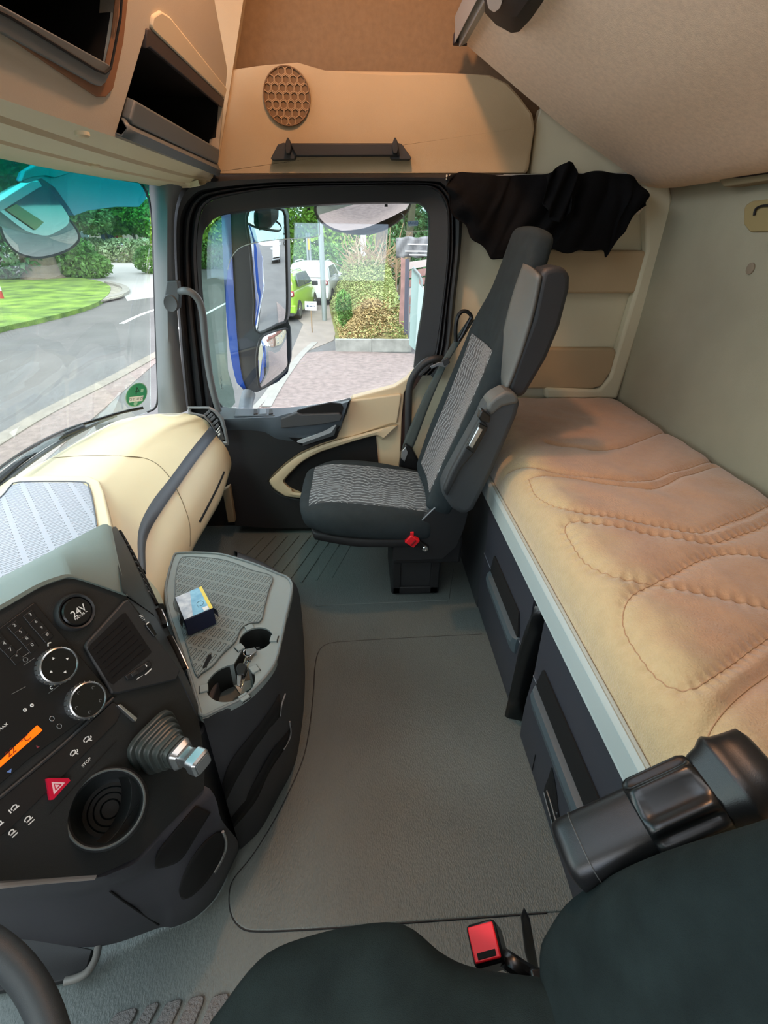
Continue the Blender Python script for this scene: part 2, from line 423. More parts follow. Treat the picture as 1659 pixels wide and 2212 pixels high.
# long ribs on the passenger footwell and ribbed pads on the driver footwell
rb = []
for i in range(9):
    a0 = V((-.62+.062*i, 1.50+.012*i, .001)); b0 = V((-.46+.055*i, 1.93, .001)); d = (b0-a0).normalized(); s = V((-d.y, d.x, 0))*.006
    P8 = [a0+s, a0-s, b0-s, b0+s]; x, y = prism([p+V((0, 0, .004)) for p in P8], V((0, 0, -.006))); rb.append((x, y))
a, b = multi(rb); mk('footwell_ribs', a, b, FLOORM, flo, bev=.002)
rb = []
PADM = mat('pebbled_rubber_pads', '#6a6a69', .5, bump=(260, 1, .004))
for pp in ([(252, 2190), (308, 2171), (236, 2290), (180, 2290)], [(320, 2172), (350, 2162), (282, 2290), (248, 2290)], [(360, 2168), (400, 2154), (336, 2290), (296, 2290)], [(410, 2158), (448, 2147), (390, 2290), (350, 2290)], [(460, 2154), (500, 2142), (450, 2290), (404, 2290)]):
    L = [p+V((0, 0, .006)) for p in fillet(Qs(pp, 'z', 0), .01, 3)]; rb.append(prism(L, V((0, 0, -.008))))
a, b = multi(rb); mk('driver_footwell_pads', a, b, PADM, flo, bev=.002)

# ---------------------------------------------------------------- setting: walls, roof
plain('wall_rear', [(XR, -.48, .0), (XR, YD+.03, .0), (XR, YD+.03, 2.25), (XR, -.48, 2.25)], (.04, 0, 0), FELT, sm=0)
# closed roof; the hatch outline is not cut out
R = [V((-.75, -.48, 2.25)), V((XR, -.48, 2.25)), V((XR, YD+.15, 2.25)), V((-.75, YD+.15, 2.25))]
Hh = [V((-.35, .35, 2.25)), V((.25, .35, 2.25)), V((.25, 1.15, 2.25)), V((-.35, 1.15, 2.25))]
a, b = prism(R, V((0, 0, .04)), bottom=True); struct('ceiling', a, b, LINING, sm=0)
# driver side, behind the photographer: wall with a window opening
def wall_with_hole(name, y, m, x0=-1.05, x1=XR):
    o = [V((x0, y, -.02)), V((x1, y, -.02)), V((x1, y, 2.25)), V((x0, y, 2.25))]; h = [V((-.58, y, .62)), V((.22, y, .70)), V((.26, y, 1.32)), V((-.50, y, 1.32))]
    k = 12; oo = seq([o[0], o[1], o[2], o[3], o[0]], k)[:-1]; hh = seq([h[0], h[1], h[2], h[3], h[0]], k)[:-1]
    vs, fs = gridf([oo, hh], cu=True); return struct(name, vs, fs, m, solid=.03)
wall_with_hole('wall_driver', -.48, BEIGED)
# passenger side: full-height rear part, upper liner, lower front part
SIDE = mat('side_trim_beige', '#c9c3a8', .7, bump=(700, .2), var=(3, .05))
plain('wall_passenger', [Q(958, 376, 'y', YD+.02), (XR, YD+.02, 1.44), (XR, YD+.02, -.02), (.20, YD+.02, -.02), Q(884, 830, 'y', YD+.02), Q(925, 790, 'y', YD+.02)], (0, .03, 0), SIDE, sm=0)
# upper liner: panel with soft ledge, then the roof side liner set back behind it
up = [(428, 377), (455, 377), (492, 150), (560, 140), (640, 133), (700, 150), (840, 152), (1000, 157), (1062, 161), (1100, 180), (1128, 212), (1152, 245), (1157, 275), (1150, 320), (1143, 376)]
PUP = fillet(Qs(up, 'y', YD-.045), .02, 3); cen = sum(PUP, V())/len(PUP)
rws = [[p+V((0, .07, 0)) for p in PUP], [p+V((0, .012, 0)) for p in PUP], [p+(cen-p).normalized()*.004+V((0, .004, 0)) for p in PUP], [p+(cen-p).normalized()*.012 for p in PUP]]
vv, ff = gridf(rws, cu=True); ff.append(tuple(range(3*len(PUP), 4*len(PUP)))); sp = struct('trim_1', vv, ff, BEIGED, sm=28)
plain('wall_upper', [(-.75, YD+.055, 1.38), (XR, YD+.055, 1.38), (XR, YD+.055, 2.25), (-.75, YD+.055, 2.25)], (0, .03, 0), LINING, sm=0)
# rear upper corner liner (light) between the panel and the bunk
slab('trim_2', [(1145, 376), (1158, 270), (1168, 232), (1230, 240), (1400, 320), (1412, 402), (1396, 420), (1392, 378)], 'y', YD-.012, .04, SIDE, bev=.004, kind='structure')
# raised border of the bunk end and its two pockets
tr = props(root('trim_3', (.9, YD, .6), None, None), kind='structure')
slab('border', [(1396, 400), (1420, 398), (1448, 402), (1454, 430), (1448, 470), (1410, 620), (1334, 862), (1180, 862), (1178, 838), (1296, 842), (1318, 815), (1334, 760), (1372, 634), (1398, 540), (1396, 470)], 'y', YD-.03, .05, SIDE, tr, bev=.012, seg=3)
slab('pocket_flap', [(1120, 540), (1397, 541), (1388, 600), (1371, 634), (1100, 634)], 'y', YD-.02, .05, BEIGED, tr, r=.02, bev=.008, seg=3)
slab('pocket_flap', [(1100, 753), (1326, 753), (1332, 760), (1322, 800), (1300, 834), (1280, 840), (1090, 840)], 'y', YD-.02, .05, BEIGED, tr, r=.02, bev=.008, seg=3)
# front wall below the windscreen and footwell
plain('wall_front', [(-1.12, -.48, -.02), (-1.12, YD+.03, -.02), (-1.12, YD+.03, .45), (-1.12, -.48, .45)], (-.03, 0, 0), BLK2, sm=0)

plain('trim_13', [(-1.14, YD+.03, -.02), (-.30, YD+.03, -.02), (-.30, YD+.03, .50), (-.60, YD+.03, .58), (-1.14, YD+.03, .52)], (0, .02, 0), BLK2)
# ---------------------------------------------------------------- windscreen (window_1)
top = crv([V((-.74, -.5, 1.40)), Q(0, 331, 'z', 1.385), Q(100, 350, 'z', 1.385), Q(200, 369, 'z', 1.385), Q(290, 382, 'z', 1.385), V((-.66, 1.88, 1.385))], 20)
bot = crv([V((-1.03, -.5, .60)), V((-1.06, .6, .60)), Q(0, 1064, 'z', .60), Q(110, 990, 'z', .605), Q(200, 934, 'z', .61), Q(325, 888, 'z', .615)], 20)
loft('window_1', [top, bot], WSG, vsub=None, kind='structure', solid=.005)
# ---------------------------------------------------------------- passenger door (door_1)
D1 = props(root('door_1', (-.15, YD, 0), None, None), kind='structure')
def Lp(px, ys, n=90): return crv([Q(p[0], p[1], 'y', ys) for p in px], n)
G = [(481, 877), (467, 856), (456, 781), (444, 683), (436, 605), (436, 527), (441, 500), (452, 484), (479, 466), (585, 452), (742, 442.5), (885, 440), (908, 444), (921, 456), (925, 475), (924, 527), (914, 644), (899, 742), (893, 793)]
L2 = [(462, 884), (450, 781), (436, 683), (427, 589), (426, 527), (432, 470), (446, 442), (479, 427), (585, 409), (742, 403), (905, 402), (938, 410), (958, 432), (967, 470), (965, 566), (949, 703), (934, 781), (905, 812)]
L3 = [(413, 884), (402, 781), (394, 683), (388, 589), (388, 487), (396, 450), (418, 420), (452, 407), (585, 394), (742, 391), (930, 391), (960, 400), (980, 430), (985, 527), (973, 644), (961, 762), (930, 810)]
L4 = [(402, 886), (392, 781), (385, 683), (378, 589), (375, 487), (382, 430), (396, 396), (440, 381), (585, 378), (742, 377), (950, 376), (985, 380), (999, 420), (996, 527), (984, 644), (968, 775), (940, 820)]
fr = mat('door_frame_black', '#1f2022', .5, bump=(900, .1))
loft('window_frame', [Lp(G, 2.035), Lp(G, 2.0), Lp([(g[0]*.9+l[0]*.1, g[1]*.9+l[1]*.1) for g, l in zip(G, [L2[min(i, 17)] for i in range(19)])], 1.985), Lp(L2, 1.965), Lp(L2, 1.985)], fr, D1, label='black window frame of the door')
mid = [((a[0]+b[0])/2, (a[1]+b[1])/2) for a, b in zip(L2, L3+[L3[-1]])]
def mixl(A, B, t):
    a, b = Lp(A, 0, 90), Lp(B, 0, 90)
    return None
def between(A, B, t, y):
    a = crv([V((p[0], p[1], 0)) for p in A], 90); b = crv([V((p[0], p[1], 0)) for p in B], 90)
    return [Q(*(p.lerp(q, t)).xy, 'y', y) for p, q in zip(a, b)]
rows = []
for t, y in ((0, 1.985), (.06, 1.955), (.2, 1.945), (.3, 1.955), (.36, 1.985), (.42, 1.965), (.5, 1.945), (.62, 1.94), (.72, 1.95), (.78, 1.98), (.86, 1.95), (1, 1.935)): rows.append(between(L2, L3, t, y))
loft('door_seal', rows, SEAL, D1, label='ribbed black rubber seal around the door opening')
loft('trim_4', [between(L3, L4, 0, 1.935), between(L3, L4, .5, 1.93), between(L3, L4, 1, 1.945), between(L3, L4, 1, 2.02)], BLK2, None, kind='structure')
# glass pane
gp = Qs(G+[(899, 742), (893, 793), (879, 817), (852, 834), (761, 858), (663, 876), (569, 880), (510, 880)], 'y', 2.022)
gl = crv(gp, 120, closed=True); a, b = prism(gl, V((0, .004, 0))); pane = struct('window_2', a, b, DOORG, sm=0)
for px in ((667, 452), (834, 444)):
    obox('pane_clip', Q(*px, 'y', 2.018), V((.0055, 0, 0)), V((0, .002, 0)), V((0, 0, .004)), BLK2, pane, bev=0, kind='structure')
# door card: beige base
DP = [(480, 906), (600, 900), (700, 882), (757, 866), (761, 860), (852, 836), (879, 819), (890, 806), (900, 798), (884, 826), (873, 850), (868, 905), (864, 1015), (863, 1140), (600, 1142), (507, 1136), (484, 1000)]
slab('door_card', DP, 'y', 1.965, .05, BEIGE, D1, bev=.008, seg=3)
slab('door_edge', [(905, 800), (880, 828), (872, 852), (866, 940), (862, 1010), (874, 1010), (882, 900), (888, 850), (915, 808)], 'y', 1.985, .03, mat('brown_door_edge', '#3c2a24', .6), D1, bev=.002)
# raised beige wedge above the speaker field
slab('door_wedge', [(757, 866), (868, 851), (858, 915), (848, 915), (760, 944), (727, 948)], 'y', 1.95, .03, BEIGE, D1, r=.01, bev=.006, seg=3)
# beige swoosh ring
SW_o = [(860, 917), (848, 918), (800, 931), (727, 950), (690, 962), (650, 980), (618, 1002), (592, 1026), (580, 1039), (590, 1056), (606, 1067), (624, 1074), (700, 1078), (860, 1080)]
SW_i = [(824, 950), (812, 942), (795, 945), (760, 955), (720, 968), (690, 978), (655, 997), (632, 1018), (617, 1035), (615, 1040), (622, 1048), (632, 1055), (653, 1064), (824, 1066)]
def ring2(name, A, B, y0, y1, m, parent, n=100, **kw):
    a = crv([V((p[0], p[1], 0)) for p in A], n); b = crv([V((p[0], p[1], 0)) for p in B], n); rows = []
    for t, y in ((0, y0), (.12, y1), (.5, y1-.004), (.88, y1), (1, y0)): rows.append([Q(*(p.lerp(q, t)).xy, 'y', y) for p, q in zip(a, b)])
    return loft(name, rows, m, parent, **kw)
ring2('pocket_trim', SW_o, SW_i, 1.965, 1.935, BEIGE, D1)
slab('speaker_cloth', SW_i[1:], 'y', 1.957, .01, mat('black_speaker_cloth', '#101112', .9, bump=(900, .5)), D1, bev=0)
# dark front block, ledge and handle
slab('dark_panel', [(478, 905), (540, 900), (596, 898), (640, 888), (700, 880), (757, 862), (727, 948), (690, 960), (650, 977), (618, 999), (592, 1023), (579, 1039), (590, 1058), (608, 1070), (640, 1078), (700, 1082), (860, 1084), (862, 1141), (600, 1143), (507, 1137), (490, 1040)], 'y', 1.945, .03, BLK2, D1, bev=.006, seg=3)
# armrest ledge: top face and front face as a loft
a0 = crv([Q(x, y, 'y', 2.0) for x, y in ((470, 876), (510, 882), (569, 882), (620, 880), (664, 876), (715, 868), (761, 859))], 30)
a1 = crv([Q(x, y, 'y', 1.885) for x, y in ((479, 906), (520, 904), (570, 902), (596, 901), (625, 893), (690, 885), (752, 868))], 30)
a2 = crv([Q(x, y, 'y', 1.89) for x, y in ((479, 912), (520, 911), (570, 912), (598, 928), (640, 932), (690, 930), (742, 900))], 30)
a3 = crv([Q(x, y, 'y', 1.95) for x, y in ((482, 930), (520, 930), (570, 935), (600, 950), (650, 955), (690, 950), (735, 930))], 30)
LEDG = mat('blue_grey_lit_ledge', '#566069', .5, bump=(1200, .15))
loft('armrest_ledge', [a0, [p.lerp(q, .9) for p, q in zip(a0, a1)], a1, a2, a3], LEDG, D1, sm=50)
def plate_on(name, px, m, parent, y, t=.004, **kw): return slab(name, px, 'y', y, t, m, parent, **kw)
# switch strip lies on the sloping ledge
lp0, ln = Q(540, 890, 'y', 1.94), None
e1 = Q(569, 882, 'y', 2.0)-Q(510, 882, 'y', 2.0); e2 = Q(570, 902, 'y', 1.885)-Q(569, 882, 'y', 2.0); ln = e1.cross(e2).normalized(); ln = ln if ln.z > 0 else -ln
lp0 = (Q(569, 882, 'y', 2.0)+Q(570, 902, 'y', 1.885))/2
sw = slabp('switch_panel', [(510, 887), (588, 885), (594, 899), (506, 900)], lp0, ln, .004, LEDG, D1, r=.004, bev=.001, lift=.004)
for x0 in (549, 562, 582):
    slabp('window_switch', [(x0, 887), (x0+(13 if x0 == 562 else 7), 887), (x0+(14 if x0 == 562 else 8), 897), (x0-1, 898)], lp0, ln, .004, BLK if x0 != 562 else mat('blue_grey_switch', '#77848e', .4), sw, r=.001, bev=.0006, lift=.008)
# pull pocket, bar, recess and chrome handle
slab('pull_pocket', [(640, 888), (668, 880), (715, 870), (738, 873), (742, 882), (736, 897), (645, 894)], 'y', 1.884, .012, DEEP, D1, r=.008, bev=0, label='dark grab pocket in the armrest')
slab('pull_bar', [(606, 905), (640, 892), (652, 896), (733, 893), (739, 900), (735, 910), (690, 918), (606, 926)], 'y', 1.868, .03, CHAR, D1, r=.006, bev=.005, seg=3)
slab('handle_recess', [(606, 928), (700, 919), (735, 912), (741, 902), (748, 880), (757, 864), (748, 894), (722, 946), (653, 964), (615, 940)], 'y', 1.925, .03, GLOSS, D1, r=.01, bev=.002, label='glossy black handle recess')
hd = slab('release_handle', [(638, 955), (688, 936), (697, 918), (727, 918), (722, 932), (654, 958)], 'y', 1.905, .012, mat('bright_satin', '#d3d7da', .35, .5), D1, r=.004, bev=.003, seg=3, label='satin chrome release handle')
slab('handle_inset', [(655, 957), (716, 935), (724, 922), (728, 921), (722, 941), (653, 964)], 'y', 1.902, .01, CHAR, hd, r=.002, bev=.001)

# A-pillar trim with windscreen edge
pl_ = [[(318, 400), (326, 440), (331, 520), (334, 640), (338, 760), (341, 850), (341, 893)],
       [(345, 396), (347, 440), (349, 520), (351, 640), (352, 760), (353, 850), (352, 893)],
       [(370, 392), (368, 440), (366, 520), (367, 640), (370, 760), (378, 850), (384, 893)],
       [(402, 386), (384, 430), (376, 487), (379, 600), (388, 740), (398, 840), (404, 888)]]
ys = [1.915, 1.87, 1.86, 1.925]
pil = loft('trim_5', [crv([Q(x, y, 'y', Y) for x, y in r], 30) for r, Y in zip(pl_, ys)], GREYP, None, vsub=12, kind='structure', sm=60)
tube('trim_6', [Q(x, y, 'y', 1.92) for x, y in ((200, 371), (270, 379), (300, 392), (318, 420), (327, 460), (331, 520), (334, 640), (338, 760), (341, 850), (336, 880), (318, 890))], .004, SEAL, None, k=60, kind='structure')
# header strip joining pillar and liner above the seals
slab('trim_7', [(330, 393), (360, 378), (430, 376), (1150, 375), (1150, 381), (440, 384), (400, 392), (372, 402), (340, 405)], 'y', 1.945, .05, BLK2, None, bev=.004, kind='structure')

# ---------------------------------------------------------------- grab rails by the door
gr = root('grab_rail', Q(392, 640, 'y', 1.86), 'dark grey grab rail mounted on the windscreen pillar beside the window', 'grab rail', 'grab rails at the passenger door')
slab('mounting_bracket', [(360, 607), (384, 606), (388, 640), (386, 668), (356, 664), (355, 640)], 'y', 1.845, .03, CHAR, gr, r=.006, bev=.005, seg=3)
revolve('end_cap', Q(370, 655, 'y', 1.85), V((0, -1, 0)), [(.0, -.005), (.030, -.005), (.031, .004), (.026, .010), (.024, .009), (0, .009)], CHAR, gr, sx=.85)
tube('rail_tube', [Q(388, 630, 'y', 1.86), Q(400, 628, 'y', 1.83), Q(415, 633, 'y', 1.83), Q(430, 650, 'y', 1.84), Q(438, 680, 'y', 1.85), Q(442, 723, 'y', 1.86), Q(448, 781, 'y', 1.87), Q(459, 840, 'y', 1.87), Q(472, 888, 'y', 1.88)], .0125, mat('rail_grey_rubber', '#585d60', .45), gr, n=16)
gr2 = root('grab_rail', Q(940, 780, 'y', 1.9), 'black bent grab rail behind the window, beside the seat belt', 'grab rail', 'grab rails at the passenger door')
tube('rail_tube', [Q(960, 778, 'y', 1.98), Q(948, 775, 'y', 1.91), Q(931, 777, 'y', 1.9), Q(912, 788, 'y', 1.9), Q(893, 812, 'y', 1.9), Q(884, 842, 'y', 1.9), Q(882, 900, 'y', 1.9), Q(881, 960, 'y', 1.9), Q(879, 1010, 'y', 1.92)], .0145, BLK, gr2, n=16)

# ---------------------------------------------------------------- side speaker and coat rail
spk = root('speaker_grille', Q(620, 280, 'y', YD-.05), 'round beige honeycomb speaker grille in the upper side panel', 'speaker')
ctr = Q(620, 209, 'y', YD-.05); ex = Q(671, 209, 'y', YD-.05)-ctr; ez = Q(618, 141, 'y', YD-.05)-ctr
rx, rz = ex.length, ez.length
yv = V((0, -1, 0))
revolve('rim', ctr, yv, [(1.0, .0), (1.0, .003), (.985, .006), (.955, .006), (.93, .003)], mat('brown_rim', '#6e5236', .7), spk, n=60, sx=rx, sy=rz)
revolve('backing', ctr, yv, [(0, .0015), (.96, .0015)], mat('speaker_backing', '#6f573e', .9), spk, n=60, sx=rx, sy=rz)
hx = []; hr = .0122
for i in range(-9, 10):
    for j in range(-9, 10):
        x = (i+.5*(j % 2))*hr*1.9; z = j*hr*1.64
        if (x/rx)**2+(z/rz)**2 > .86 or abs(x) > rx*.97: continue
        c = ctr+V((x, -.001, z)); o_ = [c+V((math.sin(k*math.pi/3), 0, math.cos(k*math.pi/3)))*hr*1.06 for k in range(6)]
        i_ = [c+V((math.sin(k*math.pi/3), 0, math.cos(k*math.pi/3)))*hr*.84 for k in range(6)]
        vs = o_+i_+[p+V((0, -.004, 0)) for p in o_]+[p+V((0, -.004, 0)) for p in i_]; fs = []
        for k in range(6): q = (k+1) % 6; fs += [(12+k, 12+q, 18+q, 18+k), (6+k, 6+q, 18+q, 18+k), (k, q, 12+q, 12+k)]
        hx.append((vs, fs))
a, b = multi(hx); mk('honeycomb', a, b, mat('grille_beige', '#9a7c5a', .7), spk, sm=0)
ch = root('coat_rail', Q(740, 344, 'y', YD-.06), 'black coat rail with two hook pegs below the round speaker', 'coat rail')
slab('rail_bar', [(625, 309), (860, 309), (864, 337), (640, 338)], 'y', YD-.085, .022, BLK2, ch, bev=.004, seg=3)
for s, pp in enumerate(([(584, 343), (600, 312), (612, 308), (640, 312), (640, 334), (636, 344), (590, 346)], [(890, 342), (868, 311), (858, 308), (840, 312), (842, 334), (846, 344), (884, 345)])):
    slab('rail_end', pp, 'y', YD-.075, .035, BLK, ch, r=.006, bev=.003, seg=3)
for x in (622, 854):
    P = [Q(x-7, 320, 'y', YD-.10), Q(x-5, 306, 'y', YD-.10), Q(x-2, 297, 'y', YD-.10), Q(x+1, 297, 'y', YD-.10), Q(x+5, 306, 'y', YD-.10), Q(x+7, 320, 'y', YD-.10), Q(x+4, 332, 'y', YD-.10), Q(x-4, 332, 'y', YD-.10)]
    a, b = prism(P, V((0, .03, 0))); mk('hook_peg', a, b, BLK2, ch, bev=.003)

# ---------------------------------------------------------------- overhead storage across the front
oc = root('overhead_locker', (-.5, 1.0, 1.41), 'beige overhead locker unit with open black compartments above the windscreen', 'overhead locker')
# front face plane through the lower edge, leaning back
FP0 = V((-.458, 1.0, 1.41)); FN = V((1, 0, -.32)).normalized()
LKM = mat('locker_grey_beige', '#beb6a6', .75, bump=(700, .25), var=(4, .05))
def lk(px, lift=0): return [q+FN*lift for q in QPs(px, FP0, FN)]
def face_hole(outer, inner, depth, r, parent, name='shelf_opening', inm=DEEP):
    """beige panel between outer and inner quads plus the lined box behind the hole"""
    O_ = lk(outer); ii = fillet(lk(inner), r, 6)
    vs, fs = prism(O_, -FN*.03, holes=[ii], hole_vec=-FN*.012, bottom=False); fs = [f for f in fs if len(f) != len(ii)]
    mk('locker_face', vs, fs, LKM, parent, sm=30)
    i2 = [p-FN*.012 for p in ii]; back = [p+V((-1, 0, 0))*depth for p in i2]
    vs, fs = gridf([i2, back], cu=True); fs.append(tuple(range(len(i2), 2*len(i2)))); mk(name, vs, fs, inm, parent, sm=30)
# passenger-side compartment
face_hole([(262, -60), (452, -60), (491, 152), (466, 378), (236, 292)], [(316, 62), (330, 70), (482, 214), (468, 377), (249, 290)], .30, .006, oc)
CR = mat('cream_trim_light', '#cfc3a9', .7)
a, b = prism([q for q in fillet(lk([(321, 60), (326, 32), (343, 22), (362, 34), (487, 190), (481, 211)], .006), .012)], -FN*.01); mk('cream_trim', a, b, CR, oc, bev=.003)
fr_ = [(314, 60), (322, 62), (482, 213), (478, 232), (320, 100), (310, 104)]
a, b = prism(lk(fr_, .004), -FN*.016); mk('compartment_frame', a, b, mat('dark_plum_frame', '#3a3334', .6), oc, bev=.002)
DRAW = mat('slate_shelf_lip', '#5c6365', .5, bump=(1200, .15))
a, b = prism(fillet(lk([(280, 212), (467, 320), (463, 352), (272, 264), (269, 255)], .012), .006), -FN*.02); mk('flap', a, b, DRAW, oc, bev=.004, seg=3)
lip = [lk([(249, 288), (465, 377)], -.02), lk([(249, 288), (465, 377)], .012), lk([(257, 270), (465, 364)], .016), lk([(262, 255), (466, 348)], .0)]
loft('shelf_lip', [lpoly(r, 12) for r in lip], DRAW, oc, solid=.004)
# centre compartment
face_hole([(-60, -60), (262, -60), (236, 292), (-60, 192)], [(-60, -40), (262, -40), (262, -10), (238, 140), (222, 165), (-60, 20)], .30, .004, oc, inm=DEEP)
BR = mat('brown_recess_trim', '#8a5f3f', .75)
a, b = prism(fillet(lk([(-60, 44), (0, 70), (205, 208), (224, 208), (240, 190), (262, 90), (278, -60), (262, -60), (246, 80), (228, 160), (205, 180), (0, 60), (-60, 30)], .004), .008), -FN*.01); mk('recess_border', a, b, BR, oc, bev=.002)
a, b = prism(fillet(lk([(-60, 25), (-60, -20), (0, 12), (215, 130), (228, 138), (226, 152), (215, 174), (205, 182), (190, 178), (0, 72), (-60, 40)], .010), .008), -FN*.02); mk('locker_flap', a, b, DRAW, oc, bev=.004, seg=3)
tube('flap_seam', lk([(-60, -2), (0, 27), (190, 143), (210, 152), (224, 140), (232, 100), (245, 30), (250, -60)], .0115), .0022, DEEP, oc, n=6, smooth=False)
# underside: beige steps running back to the windscreen header
r0 = crv([Q(-60, 170, 'z', 1.41), Q(0, 188, 'z', 1.41), Q(253, 287, 'z', 1.41), Q(440, 370, 'z', 1.41), Q(466, 379, 'z', 1.41)], 30)
def sh(row, dx, z): return [V((p.x+dx, p.y, z)) for p in row]
hdr = crv([V((-.74, -.45, 1.385)), V((-.722, .6, 1.385)), Q(0, 331, 'z', 1.385), Q(200, 371, 'z', 1.385), Q(345, 394, 'z', 1.385), Q(395, 397, 'z', 1.385), Q(428, 389, 'z', 1.385)], 40)
st = V((-.455, -.46, 1.412)); en = Q(466, 379, 'z', 1.412); R0 = [st.lerp(en, i/39) for i in range(40)]
rows = [R0]
for t, z in ((.28, 1.398), (.31, 1.405), (.33, 1.392), (.58, 1.384), (.60, 1.391), (.62, 1.380), (.9, 1.372), (.97, 1.374), (1, 1.386)):
    rows.append([V((a.x*(1-t)+b.x*t, a.y*(1-t)+b.y*t, z)) for a, b in zip(R0, hdr)])
und = loft('underside', rows, BEIGE, oc, sm=25)
# end cap facing the side panel and top closure
a, b = prism([V((-.46, YD-.05, 1.41)), V((-.72, YD-.05, 1.39)), V((-.75, YD-.05, 2.25)), V((-.12, YD-.05, 2.25)), V((-.19, YD-.05, 2.2))], V((0, .03, 0))); mk('locker_end', a, b, BEIGED, oc)
for px in ((178, 291), (205, 358)):
    c = Q(*px, 'z', 1.382); revolve('screw_cap', c, V((0, 0, -1)), [(.011, -.004), (.011, .001), (.008, .004), (.004, .002), (0, .002)], BEIGE, oc, n=16)
# upper curved fascia of the locker up to the roof, brownish felt
f0 = lk([(262, -60), (452, -60)]); 
# ---------------------------------------------------------------- folded upper bunk
bk = root('upper_bunk', (.72, .75, 1.42), 'felt-covered underside of the folded upper bunk sloping above the bed', 'bunk bed')
y0, y1 = -.46, 1.955
fx = [(998, 92), (1010, 103), (1074, 158), (1151, 223), (1223, 282), (1309, 342), (1343, 368), (1375, 392), (1405, 406), (1420, 405)]
prof = [Q(x, y, 'y', y1) for x, y in fx]; prof[-1] = V((XR, y1, 1.405)); prof = crv(prof, 24)
rows = [[V((p.x, y, p.z)) for p in prof] for y in np.linspace(y0, y1, 20)]
top_ = [[V((p.x+.03, p.y, p.z+.10)) for p in r] for r in rows]
vs, fs = gridf(rows); n_ = len(vs); vs2, fs2 = gridf(top_); vs += vs2; fs += [tuple(i+n_ for i in f) for f in fs2]
C_ = 24; R_ = 20
for i in range(R_-1): fs += [(i*C_, (i+1)*C_, n_+(i+1)*C_, n_+i*C_), (i*C_+C_-1, (i+1)*C_+C_-1, n_+(i+1)*C_+C_-1, n_+i*C_+C_-1)]
for j in range(C_-1):
    for e in (0, R_-1): fs.append((e*C_+j, e*C_+j+1, n_+e*C_+j+1, n_+e*C_+j))
mk('bunk_base', vs, fs, BUNKF, bk, bev=.01, seg=3)
p0 = prof[0]
def rail(dx, dz, w, h, m, nm, ya=y0):
    a, b = boxv(V((p0.x+dx, (ya+y1)/2, p0.z+dz)), V((w, 0, h*.3)), V((0, (y1-ya)/2-.02, 0)), V((-w*.3, 0, h))); return mk(nm, a, b, m, bk, bev=.002)
rail(-.002, .012, .013, .022, ALU, 'front_rail'); rail(-.022, .03, .006, .03, ALU, 'front_rail')
obox('rail_end_cap', V((p0.x-.006, y1-.01, p0.z+.006)), V((.022, 0, 0)), V((0, .012, 0)), V((0, 0, .014)), mat('dark_violet_cap', '#1e1620', .5), bk, bev=.003)
# small moulded mark and latch box on the rear wall
lb = root('bunk_latch', V((XR-.03, 1.45, 1.33)), 'beige latch recess at the rear wall just under the bunk', 'latch')
P = [Q(*p, 'x', XR-.055) for p in ((1541, 371), (1700, 346), (1700, 383), (1562, 404))]; a, b = prism(P, V((.054, 0, 0))); mk('housing', a, b, mat('latch_housing', '#8d8063', .8), lb, bev=.003)
P = [Q(*p, 'x', XR-.056) for p in ((1562, 372), (1580, 366), (1610, 372), (1700, 362), (1700, 370), (1600, 384), (1575, 384))]; a, b = prism(P, V((-.002, 0, 0))); mk('dark_slot', a, b, mat('dark_slot_brown', '#2b211b', .7), lb, bev=0)
hk = root('wall_hook_plate', Q(1640, 500, 'x', XR), 'tan hook plate with dark hook on the rear wall', 'hook plate')
P = fillet([Q(*p, 'x', XR-.001) for p in ((1613, 445), (1630, 434), (1690, 428), (1690, 500), (1625, 501), (1612, 485))], .02); a, b = prism(P, V((-.008, 0, 0))); mk('plate', a, b, mat('tan_hook_plate', '#9c8a5e', .7), hk, bev=.003)
tube('hook', [Q(*p, 'x', XR-.014) for p in ((1629, 465), (1632, 452), (1645, 445), (1665, 444), (1690, 446))], .003, BLK2, hk, n=8)
c = Q(1622, 580, 'x', XR-.001); dsk = revolve('round_wall_plug', c, V((-1, 0, 0)), [(.015, 0), (.015, .003), (.012, .004), (0, .004)], mat('taupe_cap', '#8b7c68', .7), None, n=24, label='small round taupe plug on the rear wall below the hook plate', cat='plug')
# reading lamp hanging from the bunk rail
rl = root('reading_lamp', Q(1110, 60, 'z', 1.74), 'black wedge-shaped reading lamp fixed under the bunk rail', 'lamp')
LN = V((-.405, 0, -.914)); LP = V((.33, 1, 1.765))
LO = [(1035, -30), (1050, 30), (1075, 60), (1108, 82), (1125, 80), (1150, 55), (1183, 8), (1192, -40)]
P = [q+LN*.004 for q in QPs(LO, LP, LN)]; ce = sum(P, V())/len(P); P2 = QPs([(1045, -30), (1052, 2), (1072, 24), (1098, 36), (1116, 36), (1136, 14), (1160, -20), (1166, -50)], LP+LN*.05, LN)
n = len(P); mk('lamp_housing', P+P2, [tuple(range(n)), tuple(range(n, 2*n))]+[(i, (i+1) % n, n+(i+1) % n, n+i) for i in range(n)], BLK2, rl, bev=.006, seg=3)
P = fillet([q+LN*.002 for q in QPs([(1052, -2), (1056, 16), (1068, 25), (1080, 16), (1086, 0), (1070, -14)], LP+LN*.053, LN)], .008); a, b = prism(P, -LN*.004); mk('lens', a, b, mat('pale_lamp_lens', '#cfc7c2', .3), rl, bev=0)
